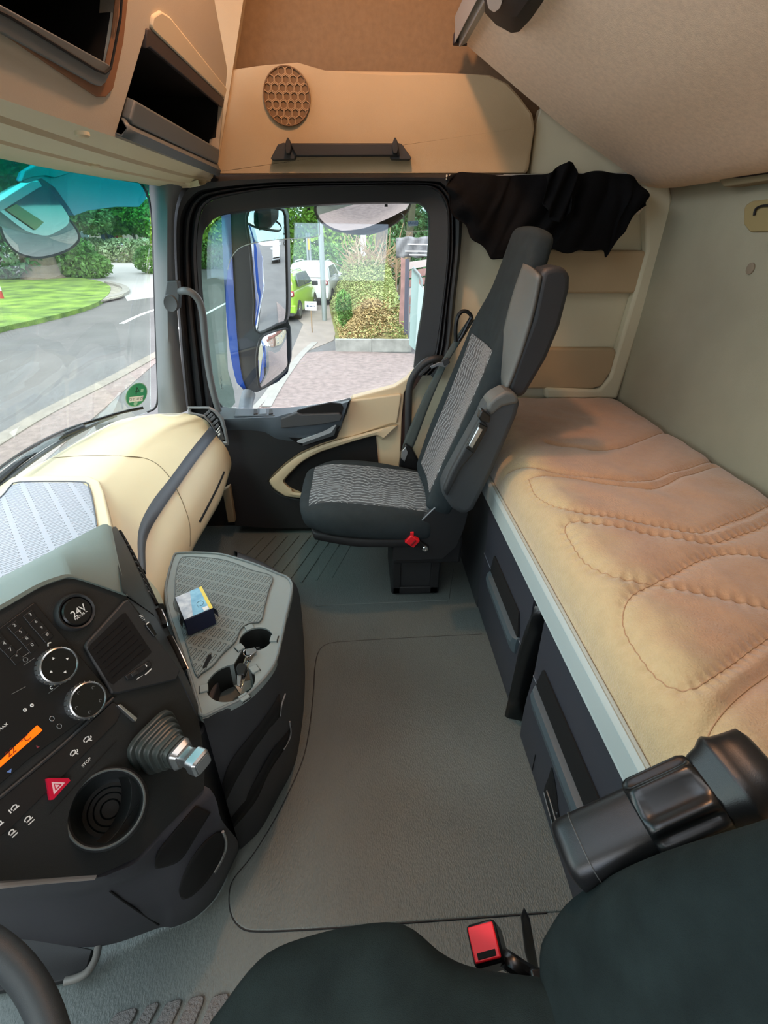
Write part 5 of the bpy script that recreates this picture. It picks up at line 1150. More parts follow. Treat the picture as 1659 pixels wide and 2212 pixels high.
def wallpx(x, y, off=.0015):
    k = int(np.argmin((WA[:, 2]-x)**2+(WA[:, 3]-y)**2)); return wl(int(WA[k, 0]), float(WA[k, 1]), off)
for U_, L_, hp in (([(607, 1497), (560, 1560), (500, 1640), (454, 1704)], [(600, 1548), (560, 1605), (515, 1675), (476, 1732)], [(612, 1498), (606, 1525), (599, 1548)]), ([(625, 1570), (598, 1610), (550, 1685), (490, 1772)], [(614, 1617), (585, 1665), (545, 1730), (510, 1784)], [(628, 1556), (622, 1590), (614, 1616)])):
    a_ = crv([wallpx(*p) for p in U_], 16); b_ = crv([wallpx(*p) for p in L_], 16)
    loft('shelf_slot', [a_, [p.lerp(q, .5)+V((.001, -.001, 0)) for p, q in zip(a_, b_)], b_], DEEP, ty, sm=80, solid=.003)  # flat black patch on the wall, the shade inside the slot is painted
    tube('slot_lip_highlight', [wallpx(*p, .003) for p in hp], .0018, mat('lip_highlight', '#8a8c8d', .4), ty, n=6)  # pale tube paints the highlight along the slot lip
a, b = prism([V((x, y, .44)) for x, y in ((-.299, .583), (-.322, .527), (-.6, .527), (-.6, .95), (-.30, .95))], V((0, 0, -.438))); mk('inner_body', a, b, WALLM, ty, bev=.004)
# items on the tray
kx = root('key_bunch', Q(535, 1430, 'z', ZT-.04), 'bunch of keys on a silver ring lying in the cup holder channel', 'keys')
zk = ZT+.006
pts = lambda L, dz=0: [Q(x, y, 'z', zk+dz) for x, y in L]
tube('key_ring', [Q(535+9*math.cos(a), 1411+8*math.sin(a), 'z', zk+.002*math.sin(2*a)) for a in np.linspace(0, 6.283, 20)], .0016, CHROME, kx, n=8)
P = pts([(530, 1402), (550, 1398), (556, 1406), (546, 1412), (532, 1414)], .004); a, b = prism(P, V((0, 0, -.004))); mk('metal_fob', a, b, STEEL, kx, bev=.001)
P = fillet(pts([(514, 1432), (530, 1430), (534, 1440), (528, 1456), (512, 1456), (508, 1444)], .003), .004); a, b = prism(P, V((0, 0, -.008))); mk('key_head', a, b, GLOSS, kx, bev=.002)
P = pts([(512, 1456), (522, 1457), (518, 1482), (512, 1480)], 0); a, b = prism(P, V((0, 0, -.003))); mk('key_blade', a, b, STEEL, kx, bev=.0006)
P = pts([(534, 1425), (543, 1424), (530, 1466), (522, 1486), (518, 1484)], -.006); a, b = prism(P, V((0, 0, -.003))); mk('key_blade', a, b, CHROME, kx, bev=.0006)
tube('key_chain', pts([(533, 1418), (529, 1426), (526, 1434)], .002), .0018, CHROME, kx, n=6)
P = [Q(x, y, 'z', ZT-.062) for x, y in ((505, 1478), (545, 1468), (552, 1480), (520, 1500))]; a, b = prism(P, V((0, 0, -.003))); mk('receipt', a, b, mat('pale_paper', '#c9d2cf', .6), None, sm=0, label='scrap of pale paper at the bottom of the larger console cup holder', cat='paper')
P = [Q(x, y, 'z', ZT-.060) for x, y in ((540, 1392), (560, 1382), (578, 1386), (556, 1400))]; a, b = prism(P, V((0, 0, -.003))); mk('coin_card', a, b, mat('pale_card', '#a9aba8', .5), None, sm=0, label='small pale card at the bottom of the smaller console cup holder', cat='card')
# wrapped pack
T4 = [Q(x, y, 'z', ZT+.052) for x, y in ((378, 1291), (436, 1267), (461, 1314), (398, 1340))]
pk2 = root('wrapped_pack', sum(T4, V())/4-V((0, 0, .050)), 'small blue and white film-wrapped pack with a yellow stripe on the console tray', 'pack')
B4 = [p+V((0, 0, -.047)) for p in T4]
mk('pack_body', T4+B4, [(0, 1, 2, 3), (7, 6, 5, 4), (0, 4, 5, 1), (1, 5, 6, 2), (2, 6, 7, 3), (3, 7, 4, 0)], mat('navy_pack_side', '#131c38', .3), pk2, bev=.002)
def tq(u, v, dz=.0012): return (T4[0]*(1-u)+T4[1]*u)*(1-v)+(T4[3]*(1-u)+T4[2]*u)*v+V((0, 0, dz))
def tp(nm, uv, m, dz=.0012): a, b = prism([tq(u, v, dz) for u, v in uv], V((0, 0, -.0008))); return mk(nm, a, b, m, pk2, sm=0)
tp('printed_top', [(.01, .01), (.99, .01), (.99, .99), (.01, .99)], mat('pale_print', '#b9c4d8', .25, var=(60, .25, '#e2e8ee')))
tp('blue_print', [(.55, .01), (.87, .01), (.87, .99), (.30, .99), (.42, .5)], mat('sky_blue_print', '#74b4e0', .25, var=(50, .15, '#9bd6ee')), .0016)
tp('yellow_stripe', [(.88, .01), (.99, .01), (.99, .99), (.88, .99)], mat('yellow_print', '#f4dd55', .3), .0018)
tp('white_label', [(.68, .84), (.86, .84), (.86, .98), (.68, .98)], WHT, .0021)
tube('print_mark', [tq(u, v, .002) for u, v in ((.58, .78), (.58, .60), (.72, .56), (.80, .66), (.70, .74), (.64, .72))], .0006, mat('teal_print', '#4f86a6', .4), pk2, n=5)
FILM = glass('clear_film', (.93, .95, .97), 1.1)
for s, (i, j) in enumerate(((3, 0), (1, 2))):
    a_, b_ = T4[i], T4[j]; d = (T4[1]-T4[0]).normalized()*(-1 if s == 0 else 1); c0 = (B4[i]+B4[j])/2
    rows = [[a_.lerp(b_, t)+V((0, 0, .001)) for t in np.linspace(0, 1, 8)], [a_.lerp(b_, t)+d*(.006+.003*math.sin(t*9))-V((0, 0, .014)) for t in np.linspace(.02, .98, 8)], [B4[i].lerp(B4[j], t)+d*(.004+.004*math.sin(t*7+1))+V((0, 0, .012)) for t in np.linspace(.05, .95, 8)]]
    loft('film_flap', rows, FILM, pk2, vsub=8, sm=80)
# lower console body between the face and the floor
lA = crv([C(*p, -.004) for p in ((452, 1700), (441, 1712), (395, 1758), (345, 1808), (298, 1858), (250, 1880), (212, 1893), (110, 1900), (0, 1905), (-110, 1912))], 60)
lF = crv([Q(x, y, 'z', z) for x, y, z in ((515, 1838, .002), (496, 1880, .002), (467, 1937, .002), (424, 1980, .002), (375, 2003, .002), (345, 2004, .01), (251, 2037, .02), (172, 2046, .04), (60, 2030, .07), (-110, 2010, .10))], 60)
lM = crv([Q(x, y, 'z', z) for x, y, z in ((478, 1770, .30), (470, 1795, .28), (440, 1840, .27), (400, 1870, .27), (345, 1890, .27), (300, 1905, .27), (240, 1925, .27), (150, 1940, .28), (60, 1940, .30), (-110, 1940, .32))], 60)
LOWM = mat('lower_console_plum_grey', '#3a3a40', .55, bump=(1300, .3))
rows = [push(lA, (-.03, .01, -.0)), lA, [p.lerp(q, .35)+V((.006, 0, -.004)) for p, q in zip(lA, lM)], lM, [p.lerp(q, .5)+V((.014, -.006, 0)) for p, q in zip(lM, lF)], lF]
lo = loft('lower_body', rows, LOWM, cc, vsub=24, sm=60)
HL = hitter(lo); HF = hitter(lo, [c_ for c_ in cc.children if c_.name.startswith('console_face')][0])
tube('lit_rounded_edge', [HF(x, y, .001) for x, y in ((-40, 1913), (0, 1908), (60, 1902), (130, 1897), (204, 1892))], .0055, mat('lit_edge_grey', '#9a918b', .4), lo, n=10)  # paler tube paints the light caught by the rounded lower edge
tube('body_seam', [HL(x, y, .0003) for x, y in ((238, 1924), (262, 1942), (300, 1968), (343, 1997))], .002, DEEP, lo, n=6)
def lowpatch(name, U_, L_, m, parent):
    a_ = crv([HL(x, y, .002) for x, y in U_], 20); b_ = crv([HL(x, y, .002) for x, y in L_], 20)
    au = crv([V((x, y, 0)) for x, y in U_], 20); bu_ = crv([V((x, y, 0)) for x, y in L_], 20)
    rows_ = [[HL(*p.lerp(q, t).xy, .002) for p, q in zip(au, bu_)] for t in np.linspace(0, 1, 9)]
    return loft(name, rows_, m, parent, sm=80, solid=.002)
lowpatch('pocket_opening', [(468, 1796), (440, 1818), (412, 1855), (394, 1892), (386, 1922), (392, 1938)], [(480, 1798), (482, 1826), (470, 1862), (445, 1902), (415, 1932), (396, 1940)], DEEP, lo)  # black surface patch, the dark inside the pocket is painted
tube('pocket_rim', [HL(x, y, .004) for x, y in ((478, 1794), (484, 1812), (483, 1834), (474, 1858), (460, 1882))], .0028, SATIN, lo, n=8)
lowpatch('pocket_opening', [(421, 1740), (385, 1782), (352, 1822), (337, 1845), (333, 1870)], [(453, 1754), (425, 1800), (392, 1852), (362, 1868), (336, 1873)], DEEP, lo)
# bright hoop at the far lower left (pedal surround)
tube('trim_11', [Q(x, y, 'z', .03) for x, y in ((212, 2046), (206, 2072), (190, 2098), (168, 2112), (140, 2120))], .007, mat('pedal_surround_grey', '#7c7c78', .45), None, kind='structure')
plain('trim_12', [Q(120, 2122, 'z', .02), Q(165, 2110, 'z', .02), Q(188, 2090, 'z', .02), Q(200, 2050, 'z', .02), Q(100, 2030, 'z', .02), Q(-60, 2020, 'z', .02), Q(-60, 2150, 'z', .02)], (0, 0, -.015), BLK2, bev=.002)
# ================================================================ outside
ZG = -1.35
# outer body of the truck, seen only in its own mirrors
tk = root('truck_body', (4.2, 1.0, ZG+.5), 'blue side of this truck, seen in its own mirror', 'truck body')
a, b = prism([V((1.25, 2.12, .15)), V((1.25, 2.12, 2.4)), V((1.7, 2.12, 2.4)), V((1.7, 2.12, .15))], V((0, -.05, 0))); mk('cab_rear_panel', a, b, LBLUE, tk)
a, b = prism([V((2.3, 2.15, -.2)), V((2.3, 2.15, 2.6)), V((13, 2.15, 2.6)), V((13, 2.15, -.2))], V((0, -.06, 0))); mk('trailer_side', a, b, LBLUE, tk)
for i in range(26): obox('trailer_buckle', V((2.5+.4*i, 2.16, .1)), V((.12, 0, .05)), V((0, .012, 0)), V((0, 0, .09)), WHT, tk, bev=0)
for i in range(4): revolve('trailer_wheel', V((3.2+2.6*i, 2.10, ZG+.5)), V((0, 1, 0)), [(0, .04), (.25, .04), (.3, .0), (.48, .02), (.5, -.05), (.5, -.25)], TYRE, tk, n=24)
plain('trim_14', [(-1.0, 2.06, -.55), (-1.0, 2.06, .1), (1.25, 2.06, .52), (1.25, 2.06, -.55)], (0, .04, 0), LBLUE)
plain('trim_16', [(-.62, 2.045, -.5), (-.62, 2.045, .56), (.25, 2.045, .56), (.25, 2.045, -.5)], (0, .012, 0), LBLUE)
# ground
def ground(name, px, z, m, kind='structure', t=.05, ms=None, **kw):
    P = ms or Qs(px, 'z', ZG+z); a, b = prism(P, V((0, 0, -t))); return mk(name, a, b, m, sm=0, kind=kind, **kw)
a, b = prism([V((-90, -30, ZG)), V((60, -30, ZG)), V((60, 120, ZG)), V((-90, 120, ZG))], V((0, 0, -.1))); struct('road', a, b, ASPH, sm=0)
# pink paved drive beside the truck
PK = Qs([(500, 1000), (525, 900), (565, 858), (610, 820), (640, 790), (655, 762), (725, 757), (900, 764), (925, 800)], 'z', ZG+.012)+[V((6, 11.5, ZG+.012)), V((14, 3, ZG+.012)), V((-1.9, 2.6, ZG+.012))]
a, b = prism(PK, V((0, 0, -.03))); struct('paved_drive', a, b, PINKA, sm=0)
PK2 = [V((x, y, ZG+.008)) for x, y in ((-11, 3.0), (-1.9, 2.6), (-2.6, 6.5), (-4.4, 8.7), (-8.2, 11.2), (-20, 13))]
g1 = [Q(x, y, 'z', ZG+.009) for x, y in ((-60, 985), (0, 950), (75, 905), (150, 865), (240, 820), (338, 766))]
g1 = [g1[0]+(g1[0]-g1[-1])*.5]+g1+[g1[-1]+(g1[-1]-g1[0])*.25]
nearp = g1+[V((g1[-1].x+1, 3.2, ZG+.009)), V((g1[0].x, 2.4, ZG+.009))]
a, b = prism(nearp, V((0, 0, -.03))); struct('roadside_paving', a, b, PINKA, sm=0)
def strip(name, L, w, h, m, **kw):
    P = crv(L, max(8, len(L)*6)); rows = []
    for i, p in enumerate(P):
        d = (P[min(i+1, len(P)-1)]-P[max(i-1, 0)]); s = V((-d.y, d.x, 0)).normalized()*w/2; z = V((0, 0, h)); rows.append([p+s-z*.0-V((0, 0, .02)), p+s+z, p-s+z, p-s-V((0, 0, .02))])
    return loft(name, rows, m, None, sm=20, **kw)
strip('gutter_line', [p+V((0, 0, 0)) for p in g1], .26, .015, mat('pale_gutter_stones', '#7f766b', .85, var=(6, .15)), kind='structure')
strip('pavement_joint', Qs([(500, 1010), (530, 910), (570, 862), (604, 815)], 'z', ZG), .12, .02, KERB, kind='structure')
strip('pavement_joint', Qs([(575, 880), (610, 822), (650, 768), (680, 740)], 'z', ZG+.01), .16, .015, KERB, kind='structure')
strip('road_marking', Qs([(262, 700), (300, 682), (338, 668)], 'z', ZG), .14, .012, WHT, kind='structure')
strip('road_marking', [V((-5.5, 14, ZG)), V((-5.5, 24, ZG))], .12, .012, WHT, kind='structure')
# pavement under the parked cars
ground('car_park_pavement', [(600, 830), (640, 735), (655, 700), (590, 640), (660, 600), (700, 575), (800, 566), (830, 580), (760, 625), (745, 650), (720, 735), (655, 762)], .01, mat('brownish_pavement', '#857a70', .85, var=(1.2, .15)))
ground('far_road', [(100, 606), (160, 576), (230, 560), (345, 560), (345, 640), (275, 650), (262, 628), (215, 608)], .012, PALE)
ground('far_road', [(600, 572), (700, 560), (840, 560), (850, 570), (790, 600), (600, 604)], .011, PALE)
# grass verge with kerb at the left
GR = Qs([(-300, 760), (-60, 722), (0, 706), (60, 694), (120, 680), (180, 664), (215, 650), (236, 632), (235, 616), (200, 604), (120, 596), (0, 590), (-300, 590)], 'z', ZG+.14)
GR = crv(GR, 80, True); a, b = prism(GR, V((0, 0, -.2))); ge_ = struct('grass_verge', a, b, GRASS, sm=0)
strip('kerb', Qs([(-300, 764), (-60, 725), (0, 709), (60, 697), (120, 683), (180, 667), (222, 651), (262, 640), (273, 632), (265, 622), (232, 613)], 'z', ZG), .3, .13, KERB, kind='structure')
ground('cobbled_corner', [(215, 650), (262, 640), (270, 632), (262, 622), (232, 614), (238, 632)], .12, mat('cobbles', '#8a8578', .9, bump=(6, 1, .05), var=(5, .3)))
# ---- vegetation
def leaves(name, blobs, n, size, m, parent=None, seed=1, wisp=0, **kw):
    """crown of small folded leaf cards scattered through ellipsoids"""
    r = np.random.default_rng(seed); w = np.array([b[3]*b[4]*b[5] for b in blobs])**(2/3); w /= w.sum()
    n = int(n*1.6); size *= .74
    idx = r.choice(len(blobs), n, p=w); B = np.array(blobs)[idx]
    d = r.normal(size=(n, 3)); d /= np.linalg.norm(d, axis=1)[:, None]; rad = r.uniform(.55, 1.0, n)**.5
    c = B[:, :3]+d*B[:, 3:6]*rad[:, None]; c[:, 2] = np.maximum(c[:, 2], ZG+.05)
    u = r.normal(size=(n, 3)); u /= np.linalg.norm(u, axis=1)[:, None]; v = np.cross(u, r.normal(size=(n, 3))); v /= np.linalg.norm(v, axis=1)[:, None]
    s = size*r.uniform(.6, 1.4, n)[:, None]; nn = np.cross(u, v)
    P = np.stack([c-u*s, c+v*s*.55+nn*s*.15, c+u*s, c-v*s*.55+nn*s*.15], 1).reshape(-1, 3)
    fs = [(4*i, 4*i+1, 4*i+2, 4*i+3) for i in range(n)]
    org = WO[parent.name] if parent is not None else V((float(P[:, 0].mean()), float(P[:, 1].mean()), float(P[:, 2].min())))
    me = bpy.data.meshes.new(name); me.from_pydata((P-np.array(org)).tolist(), [], fs); me.materials.append(m); me.update()
    o = bpy.data.objects.new(name, me); COL.objects.link(o)
    if parent is not None: o.parent = parent
    else: o.location = org
    WO[o.name] = org; props(o, **kw); return o
def trunk(P, r0, r1, parent, m=BARK, name='trunk'):
    P = crv(P, 14); rows = []
    for i, p in enumerate(P):
        t = i/13; r = r0*(1-t)+r1*t
        if i == 0: r *= 1.35
        rows.append([p+V((math.cos(a), math.sin(a), 0))*r*(1+.07*math.sin(3*a+i*.3)) for a in [2*math.pi*j/14 for j in range(14)]])
    return loft(name, rows, m, parent, cu=True)
def tree(label, x, y, h, tr, blobs, n, size, lm, group=None, seed=1, cat='tree', nm='tree', lean=(0, 0)):
    r = root(nm, (x, y, ZG), label, cat, group)
    top = V((x+lean[0], y+lean[1], ZG+h)); P = [V((x, y, ZG)), V((x, y, ZG)).lerp(top, .5)+V((.06, .05, 0)), top]
    trunk(P, tr, tr*.55, r)
    for k in range(5):
        a = k*1.3+seed; trunk([V((x, y, ZG)).lerp(top, .62+.07*k), top+V((math.cos(a), math.sin(a), .2))*h*.22], tr*.3, tr*.1, r, name='branch')
    leaves('foliage', [(x+lean[0]+b[0], y+lean[1]+b[1], ZG+h+b[2], b[3], b[4], b[5]) for b in blobs], n, size, lm, r, seed)
    return r
def bush(label, blobs, n, size, lm, seed=1, group=None, nm='bush', cat='bush', stems=True):
    cx = sum(b[0] for b in blobs)/len(blobs); cy = sum(b[1] for b in blobs)/len(blobs); r = root(nm, (cx, cy, ZG), label, cat, group)
    if stems:
        vs = []
        for b in blobs[:6]:
            P = crv([V((b[0], b[1], ZG)), V((b[0]+.1, b[1], (ZG+b[2])/2)), V((b[0]-.1, b[1]+.1, b[2]))], 5); rows = [[p+V((math.cos(a), math.sin(a), 0))*.05*(1-i*.15) for a in (0, 2.1, 4.2)] for i, p in enumerate(P)]; vs.append(gridf(rows, cu=True))
        a, b = multi(vs); mk('stems', a, b, BARK, r)
    leaves('foliage', blobs, n, size, lm, r, seed); return r
def pz(px, py, d):   # world point at lateral distance d (metres in y)
    return Q(px, py, 'y', d)
# left: big old tree with dark bushes around its foot
b0_ = Q(92, 606, 'z', ZG)
tree('broad old tree with a thick trunk rising from the grass verge', b0_.x, b0_.y, 5.2, .95, [(0, 0, 3, 7, 6, 4), (-5, 2, 2.2, 5, 5, 3), (5, 3, 3.5, 5, 5, 3.2), (-9, 0, 4, 5, 5, 4)], 9000, .34, LEAF[2], seed=3)
p = Q(20, 606, 'z', ZG); bush('dark green shrub mass left of the old tree trunk', [(p.x-3, p.y-1, .6, 3.4, 2.5, 2.0), (p.x, p.y, .8, 2.8, 2.4, 2.2), (p.x-1.5, p.y, 2.4, 2.6, 2, 1.8)], 5200, .22, LEAF[2], 5, group='shrubs around the old tree')
p = Q(150, 600, 'z', ZG); bush('leafy green shrub right of the old tree trunk', [(p.x, p.y, -.2, 2.0, 1.8, 1.3), (p.x+.9, p.y, -.7, 1.8, 1.5, .8), (p.x-.8, p.y+.5, .5, 1.6, 1.4, 1.1)], 3600, .18, LEAF[1], 6, group='shrubs around the old tree')
p = Q(250, 566, 'z', ZG); bush('white-flowering low hedge across the far road', [(p.x+i*2.6-7, p.y, ZG+.9, 2.2, 1.8, 1.1) for i in range(6)], 5000, .2, LEAF[4], 8, nm='flowering_hedge', cat='hedge')
p = Q(316, 590, 'z', ZG); bush('round green shrub at the windscreen edge on the road corner', [(p.x+.6, p.y, ZG+.8, 1.3, 1.2, .9)], 1200, .14, LEAF[1], 9)
for i, (x, y, h, lm, lb) in enumerate(((185, 566, 3.2, 3, 'young yellow-green tree behind the flowering hedge, left one'), (240, 562, 4.2, 1, 'green tree with thin branches behind the flowering hedge, middle one'), (300, 562, 3.0, 0, 'bright green tree behind the flowering hedge, right one'))):
    p = Q(x, y, 'z', ZG); tree(lb, p.x, p.y, h, .16, [(0, 0, 1.2, 2.8, 2.4, 2.0), (1.5, 0, .2, 1.8, 1.6, 1.3), (-1.6, .4, .4, 1.8, 1.6, 1.3)], 2600, .26, LEAF[lm], 'trees behind the flowering hedge', 20+i)
p = Q(200, 548, 'z', ZG); bush('tall dark hedge line in the far background seen through the windscreen', [(p.x+i*9-45, p.y+3, 2.2, 6.5, 4, 5.2) for i in range(10)], 9000, .5, LEAF[2], 30, nm='hedge', cat='hedge')
# far house behind the trees (windscreen)
def house(label, c, w, d, h, roofh, wall, roofm, group=None, nwin=3):
    r = root('house', c, label, 'house', group); x, y, z = c
    box('walls', (x-w/2, y, z), (x+w/2, y+d, z+h), wall, r, bev=.02)
    P = [V((x-w/2-.3, y-.3, z+h)), V((x+w/2+.3, y-.3, z+h)), V((x, y-.3, z+h+roofh))]; a, b = prism(P, V((0, d+.6, 0))); mk('roof', a, b, roofm, r, sm=0)
    for i in range(nwin):
        xx = x-w/2+w*(i+.5)/nwin
        for k in range(int(h//2.6)):
            zz = z+1.1+2.7*k; f_ = box('window', (xx-.55, y-.04, zz), (xx+.55, y+.02, zz+1.3), mat('window_frame_white', '#d8d8d4', .5), r, bev=0); box('pane', (xx-.47, y-.06, zz+.08), (xx+.47, y-.03, zz+1.22), CARGL, f_, bev=0)
    return r
PINKW = mat('pinkish_render_wall', '#9c8376', .9); ROOF = mat('red_brown_roof_tiles', '#6f4236', .85, var=(3, .2)); CREAM = mat('cream_render_wall', '#a8a08c', .9)
p = Q(262, 552, 'z', ZG); house('pinkish far house behind the trees seen through the windscreen', (p.x, p.y, ZG), 11, 7, 4.2, 2.4, PINKW, ROOF)
p = Q(245, 560, 'z', ZG); kb = root('information_board', (p.x, p.y, ZG), 'dark blue noticeboard standing by the flowering hedge', 'board'); box('panel', (p.x-.7, p.y, ZG+1.2), (p.x+.5, p.y+.1, ZG+4.3), mat('navy_board', '#22304f', .5), kb); box('post', (p.x-.1, p.y+.02, ZG), (p.x+.02, p.y+.12, ZG+1.2), GALV, kb)
p = Q(258, 560, 'z', ZG); fl = root('flag_banner', (p.x, p.y, ZG), 'red and yellow banner on a pole beside the noticeboard', 'banner'); box('cloth', (p.x-.1, p.y, ZG+1.6), (p.x+.35, p.y+.04, ZG+3.2), mat('banner_red', '#b02a22', .6), fl, bev=0); box('yellow_half', (p.x+.36, p.y, ZG+1.5), (p.x+.8, p.y+.04, ZG+3.0), mat('banner_yellow', '#d8a422', .6), fl, bev=0); box('pole', (p.x-.16, p.y, ZG), (p.x-.1, p.y+.06, ZG+3.4), GALV, fl)
p = Q(291, 580, 'z', ZG)
rs = root('road_sign', (p.x, p.y+6, ZG), 'small blue road sign on a thin post near the corner shrub', 'road sign'); tube('post', [V((p.x, p.y+6, ZG)), V((p.x, p.y+6, ZG+3))], .05, GALV, rs, n=8, smooth=False); revolve('disc', V((p.x, p.y+5.93, ZG+3.1)), V((0, -1, 0)), [(0, .01), (.38, .01), (.38, 0)], mat('sign_blue', '#3f6fb0', .4), rs, n=24)
p = Q(5, 645, 'z', ZG+.14)
bo = root('marker_post', (p.x, p.y, ZG+.14), 'red and white striped marker post on the grass at the left edge', 'post')
for k in range(4): tube('stripe', [V((p.x, p.y, ZG+.14+.28*k)), V((p.x, p.y, ZG+.14+.28*(k+1)))], .07, mat('post_red', '#a3382c', .6) if k % 2 == 0 else WHT, bo, n=12, smooth=False)

# right: trees behind the parked cars
hx_ = [(-13, 46), (-9, 47), (-5, 48), (-1.5, 49), (2.5, 50), (6, 48)]
for i, (x, y) in enumerate(hx_):
    tree(('leftmost', 'second from left', 'third from left', 'third from right', 'second from right', 'rightmost')[i]+' broadleaf tree in the row behind the parked cars', x, y, 4.2+.5*math.sin(i*2), .22, [(0, 0, .6, 3.2, 2.6, 4.2), (1.6, -1, -2.2, 2.0, 1.8, 2.2), (-1.6, -1, -1.6, 2.0, 1.8, 2.4)], 3600, .24, LEAF[(0, 1, 0, 0, 1, 2)[i]], 'tree row behind the parked cars', 40+i)
bush('low hedge along the far pavement below the tree row', [(-14+i*2.4, 43.5, ZG+.9, 1.7, 1.0, 1.1) for i in range(7)], 5200, .16, LEAF[1], 60, nm='hedge', cat='hedge')
p = Q(822, 560, 'y', 34); tree('tree with a pale smooth trunk behind the dry twigs', p.x, 34, 7.5, .42, [(0, 0, 2, 3.2, 3, 2.4)], 1500, .28, LEAF[0], None, 70)
p = Q(872, 510, 'y', 26); tree('dark double-stemmed tree above the grey tarpaulin', p.x, 26, 6.2, .22, [(.4, 0, .6, 1.8, 1.6, 1.6), (-.2, .5, -1.6, .8, .7, .7)], 1800, .16, LEAF[0], None, 71, lean=(.5, 0))
p = Q(890, 540, 'y', 30); bush('dark shrub behind the tarpaulin', [(p.x+.6, 31, .2, 1.6, 1, 1.8), (p.x-.8, 32, -.3, 1.2, 1, 1.4)], 2200, .16, LEAF[2], 72)
# poles
def pole(label, px, py0, py1, d, r, m, cat='pole', nm='pole', group=None):
    A_, B_ = Q(px, py0, 'y', d), Q(px, py1, 'y', d); B_.x = A_.x; B_.z = ZG; o = root(nm, B_, label, cat, group)
    tube('shaft', [B_, A_], r, m, o, n=12, smooth=False); revolve('cap', A_, V((0, 0, 1)), [(r*1.1, -.03), (r*1.1, .02), (0, .03)], m, o, n=12); return o
o = pole('tall grey lamp post on the pavement in front of the white car', 690, 440, 680, 17.6, .085, GALV, 'lamp post', 'lamp_post')
pole('thick white post at the far end of the embankment', 784.5, 470, 565, 40, .20, mat('white_pole', '#c9ccca', .5), group=None)
pole('thin grey post behind the white car, left of the yellow-banded one', 662, 505, 560, 34, .07, GALV)
o = pole('thin post with a yellow band behind the white car', 667.5, 505, 560, 34, .07, GALV); q = Q(667.5, 530, 'y', 34); tube('yellow_band', [q-V((0, 0, .25)), q+V((0, 0, .35))], .085, mat('post_yellow', '#d9a02c', .5), o, n=12, smooth=False)
# small notice
p = Q(675, 712, 'z', ZG); y_ = 15.2
nb = root('notice_board', (Q(672, 664, 'y', y_).x, y_, ZG), 'small white notice board with grey pictograms on a thin stake', 'notice')
P = Qs([(658, 651), (684, 652), (684, 671), (659, 670)], 'y', y_); a, b = prism(P, V((0, .02, 0))); mk('board', a, b, WHT, nb, bev=.004)
tube('stake', [Q(672, 671, 'y', y_+.03), V((Q(673, 700, 'y', y_).x, y_+.03, ZG))], .018, TWIG, nb, n=8, smooth=False)
PR = mat('notice_print', '#4a5468', .6)
text('heading', 'Tankstelle', Q(671, 655.5, 'y', y_-.004), V((1, 0, 0)), V((0, 0, 1)), .055, PR, nb)
c = Q(664.5, 661, 'y', y_-.004); revolve('round_mark', c, V((0, -1, 0)), [(0, .002), (.035, .002), (.035, 0)], PR, nb, n=16)
for q in ([(668, 662), (671, 660), (675, 661), (675, 663), (668, 663)], [(677, 660), (681, 661), (680, 663), (677, 661.5)]): a, b = prism(Qs(q, 'y', y_-.003), V((0, .002, 0))); mk('vehicle_mark', a, b, PR, nb, sm=0)
# concrete retaining edge and embankment
cw_ = root('retaining_wall', (0.4, 12.6, ZG), 'weathered concrete block wall at the foot of the embankment', 'wall')
for i, (xa, xb) in enumerate(((725, 803), (803.6, 889))):
    A_ = Qs([(xa, 762), (xb, 763), (xb, 733.5), (xa, 731)], 'y', 12.55); zt = A_[2].z; P = [V((A_[0].x, 12.55, ZG)), V((A_[1].x, 12.55, ZG)), V((A_[1].x, 12.55, zt)), V((A_[0].x, 12.55, zt))]
    a, b = prism(P, V((0, .12, 0))); mk('concrete_block', a, b, CONC, cw_, bev=.01)
zt_ = zt
P = Qs([(655, 764), (724, 768), (724, 757), (668, 752)], 'y', 12.0)
def emb_h(x, y):
    t = (y-12.6)/9.0; base = zt_-ZG-.03; h = base+1.25*max(0, min(1, t))**.8
    xl = -.65-.20*(y-12.6)*.35-.35*max(0, 12.6-y)
    e = max(0, min(1, (x-xl)/1.3)); hump = .30*math.exp(-((x-.2)**2/.5+(y-14.3)**2/1.1))
    return (h+hump)*(e*e*(3-2*e))
ex_, ey_ = np.linspace(-2.2, 1.28, 60), np.linspace(12.62, 26, 90); rows = [[V((x, y, ZG+emb_h(x, y)+(.03*math.sin(x*9+y*4)*math.sin(y*7) if emb_h(x, y) > .1 else -.02))) for x in ex_] for y in ey_]
vs, fs = gridf(rows); struct('embankment', vs, fs, DRYG, sm=60)
def scatter(name, label, cat, n, seed, cond, size, m, z0=0, zr=.18, up=True, kind='stuff'):
    r = np.random.default_rng(seed); vs, fs = [], []; k = 0
    while k < n:
        x, y = r.uniform(-1.7, 1.26), r.uniform(12.65, 26)
        h = emb_h(x, y)
        if h < .06 or not cond(x, y, r): continue
        s = size*r.uniform(.6, 1.5); a = r.uniform(0, 6.28); c = V((x, y, ZG+h+z0+r.uniform(0, zr))); u = V((math.cos(a), math.sin(a), r.uniform(-.5, .9))).normalized()*s; w = V((-math.sin(a), math.cos(a), r.uniform(-.6, .6))).normalized()*s*.45
        o = len(vs); vs += [c-u, c+w, c+u, c-w]; fs.append((o, o+1, o+2, o+3)); k += 1
    o = mk(name, vs, fs, m, None, sm=0, kind=kind, label=label, cat=cat); return o
mound = lambda x, y: math.exp(-((x-.15)**2/.55+(y-14.2)**2/1.6))
scatter('embankment_weeds', 'bright green weeds covering the embankment', 'weeds', 17000, 80, lambda x, y, r: r.random() > mound(x, y)*1.3 and (y > 14 or r.random() < .5), .038, LEAF[3])
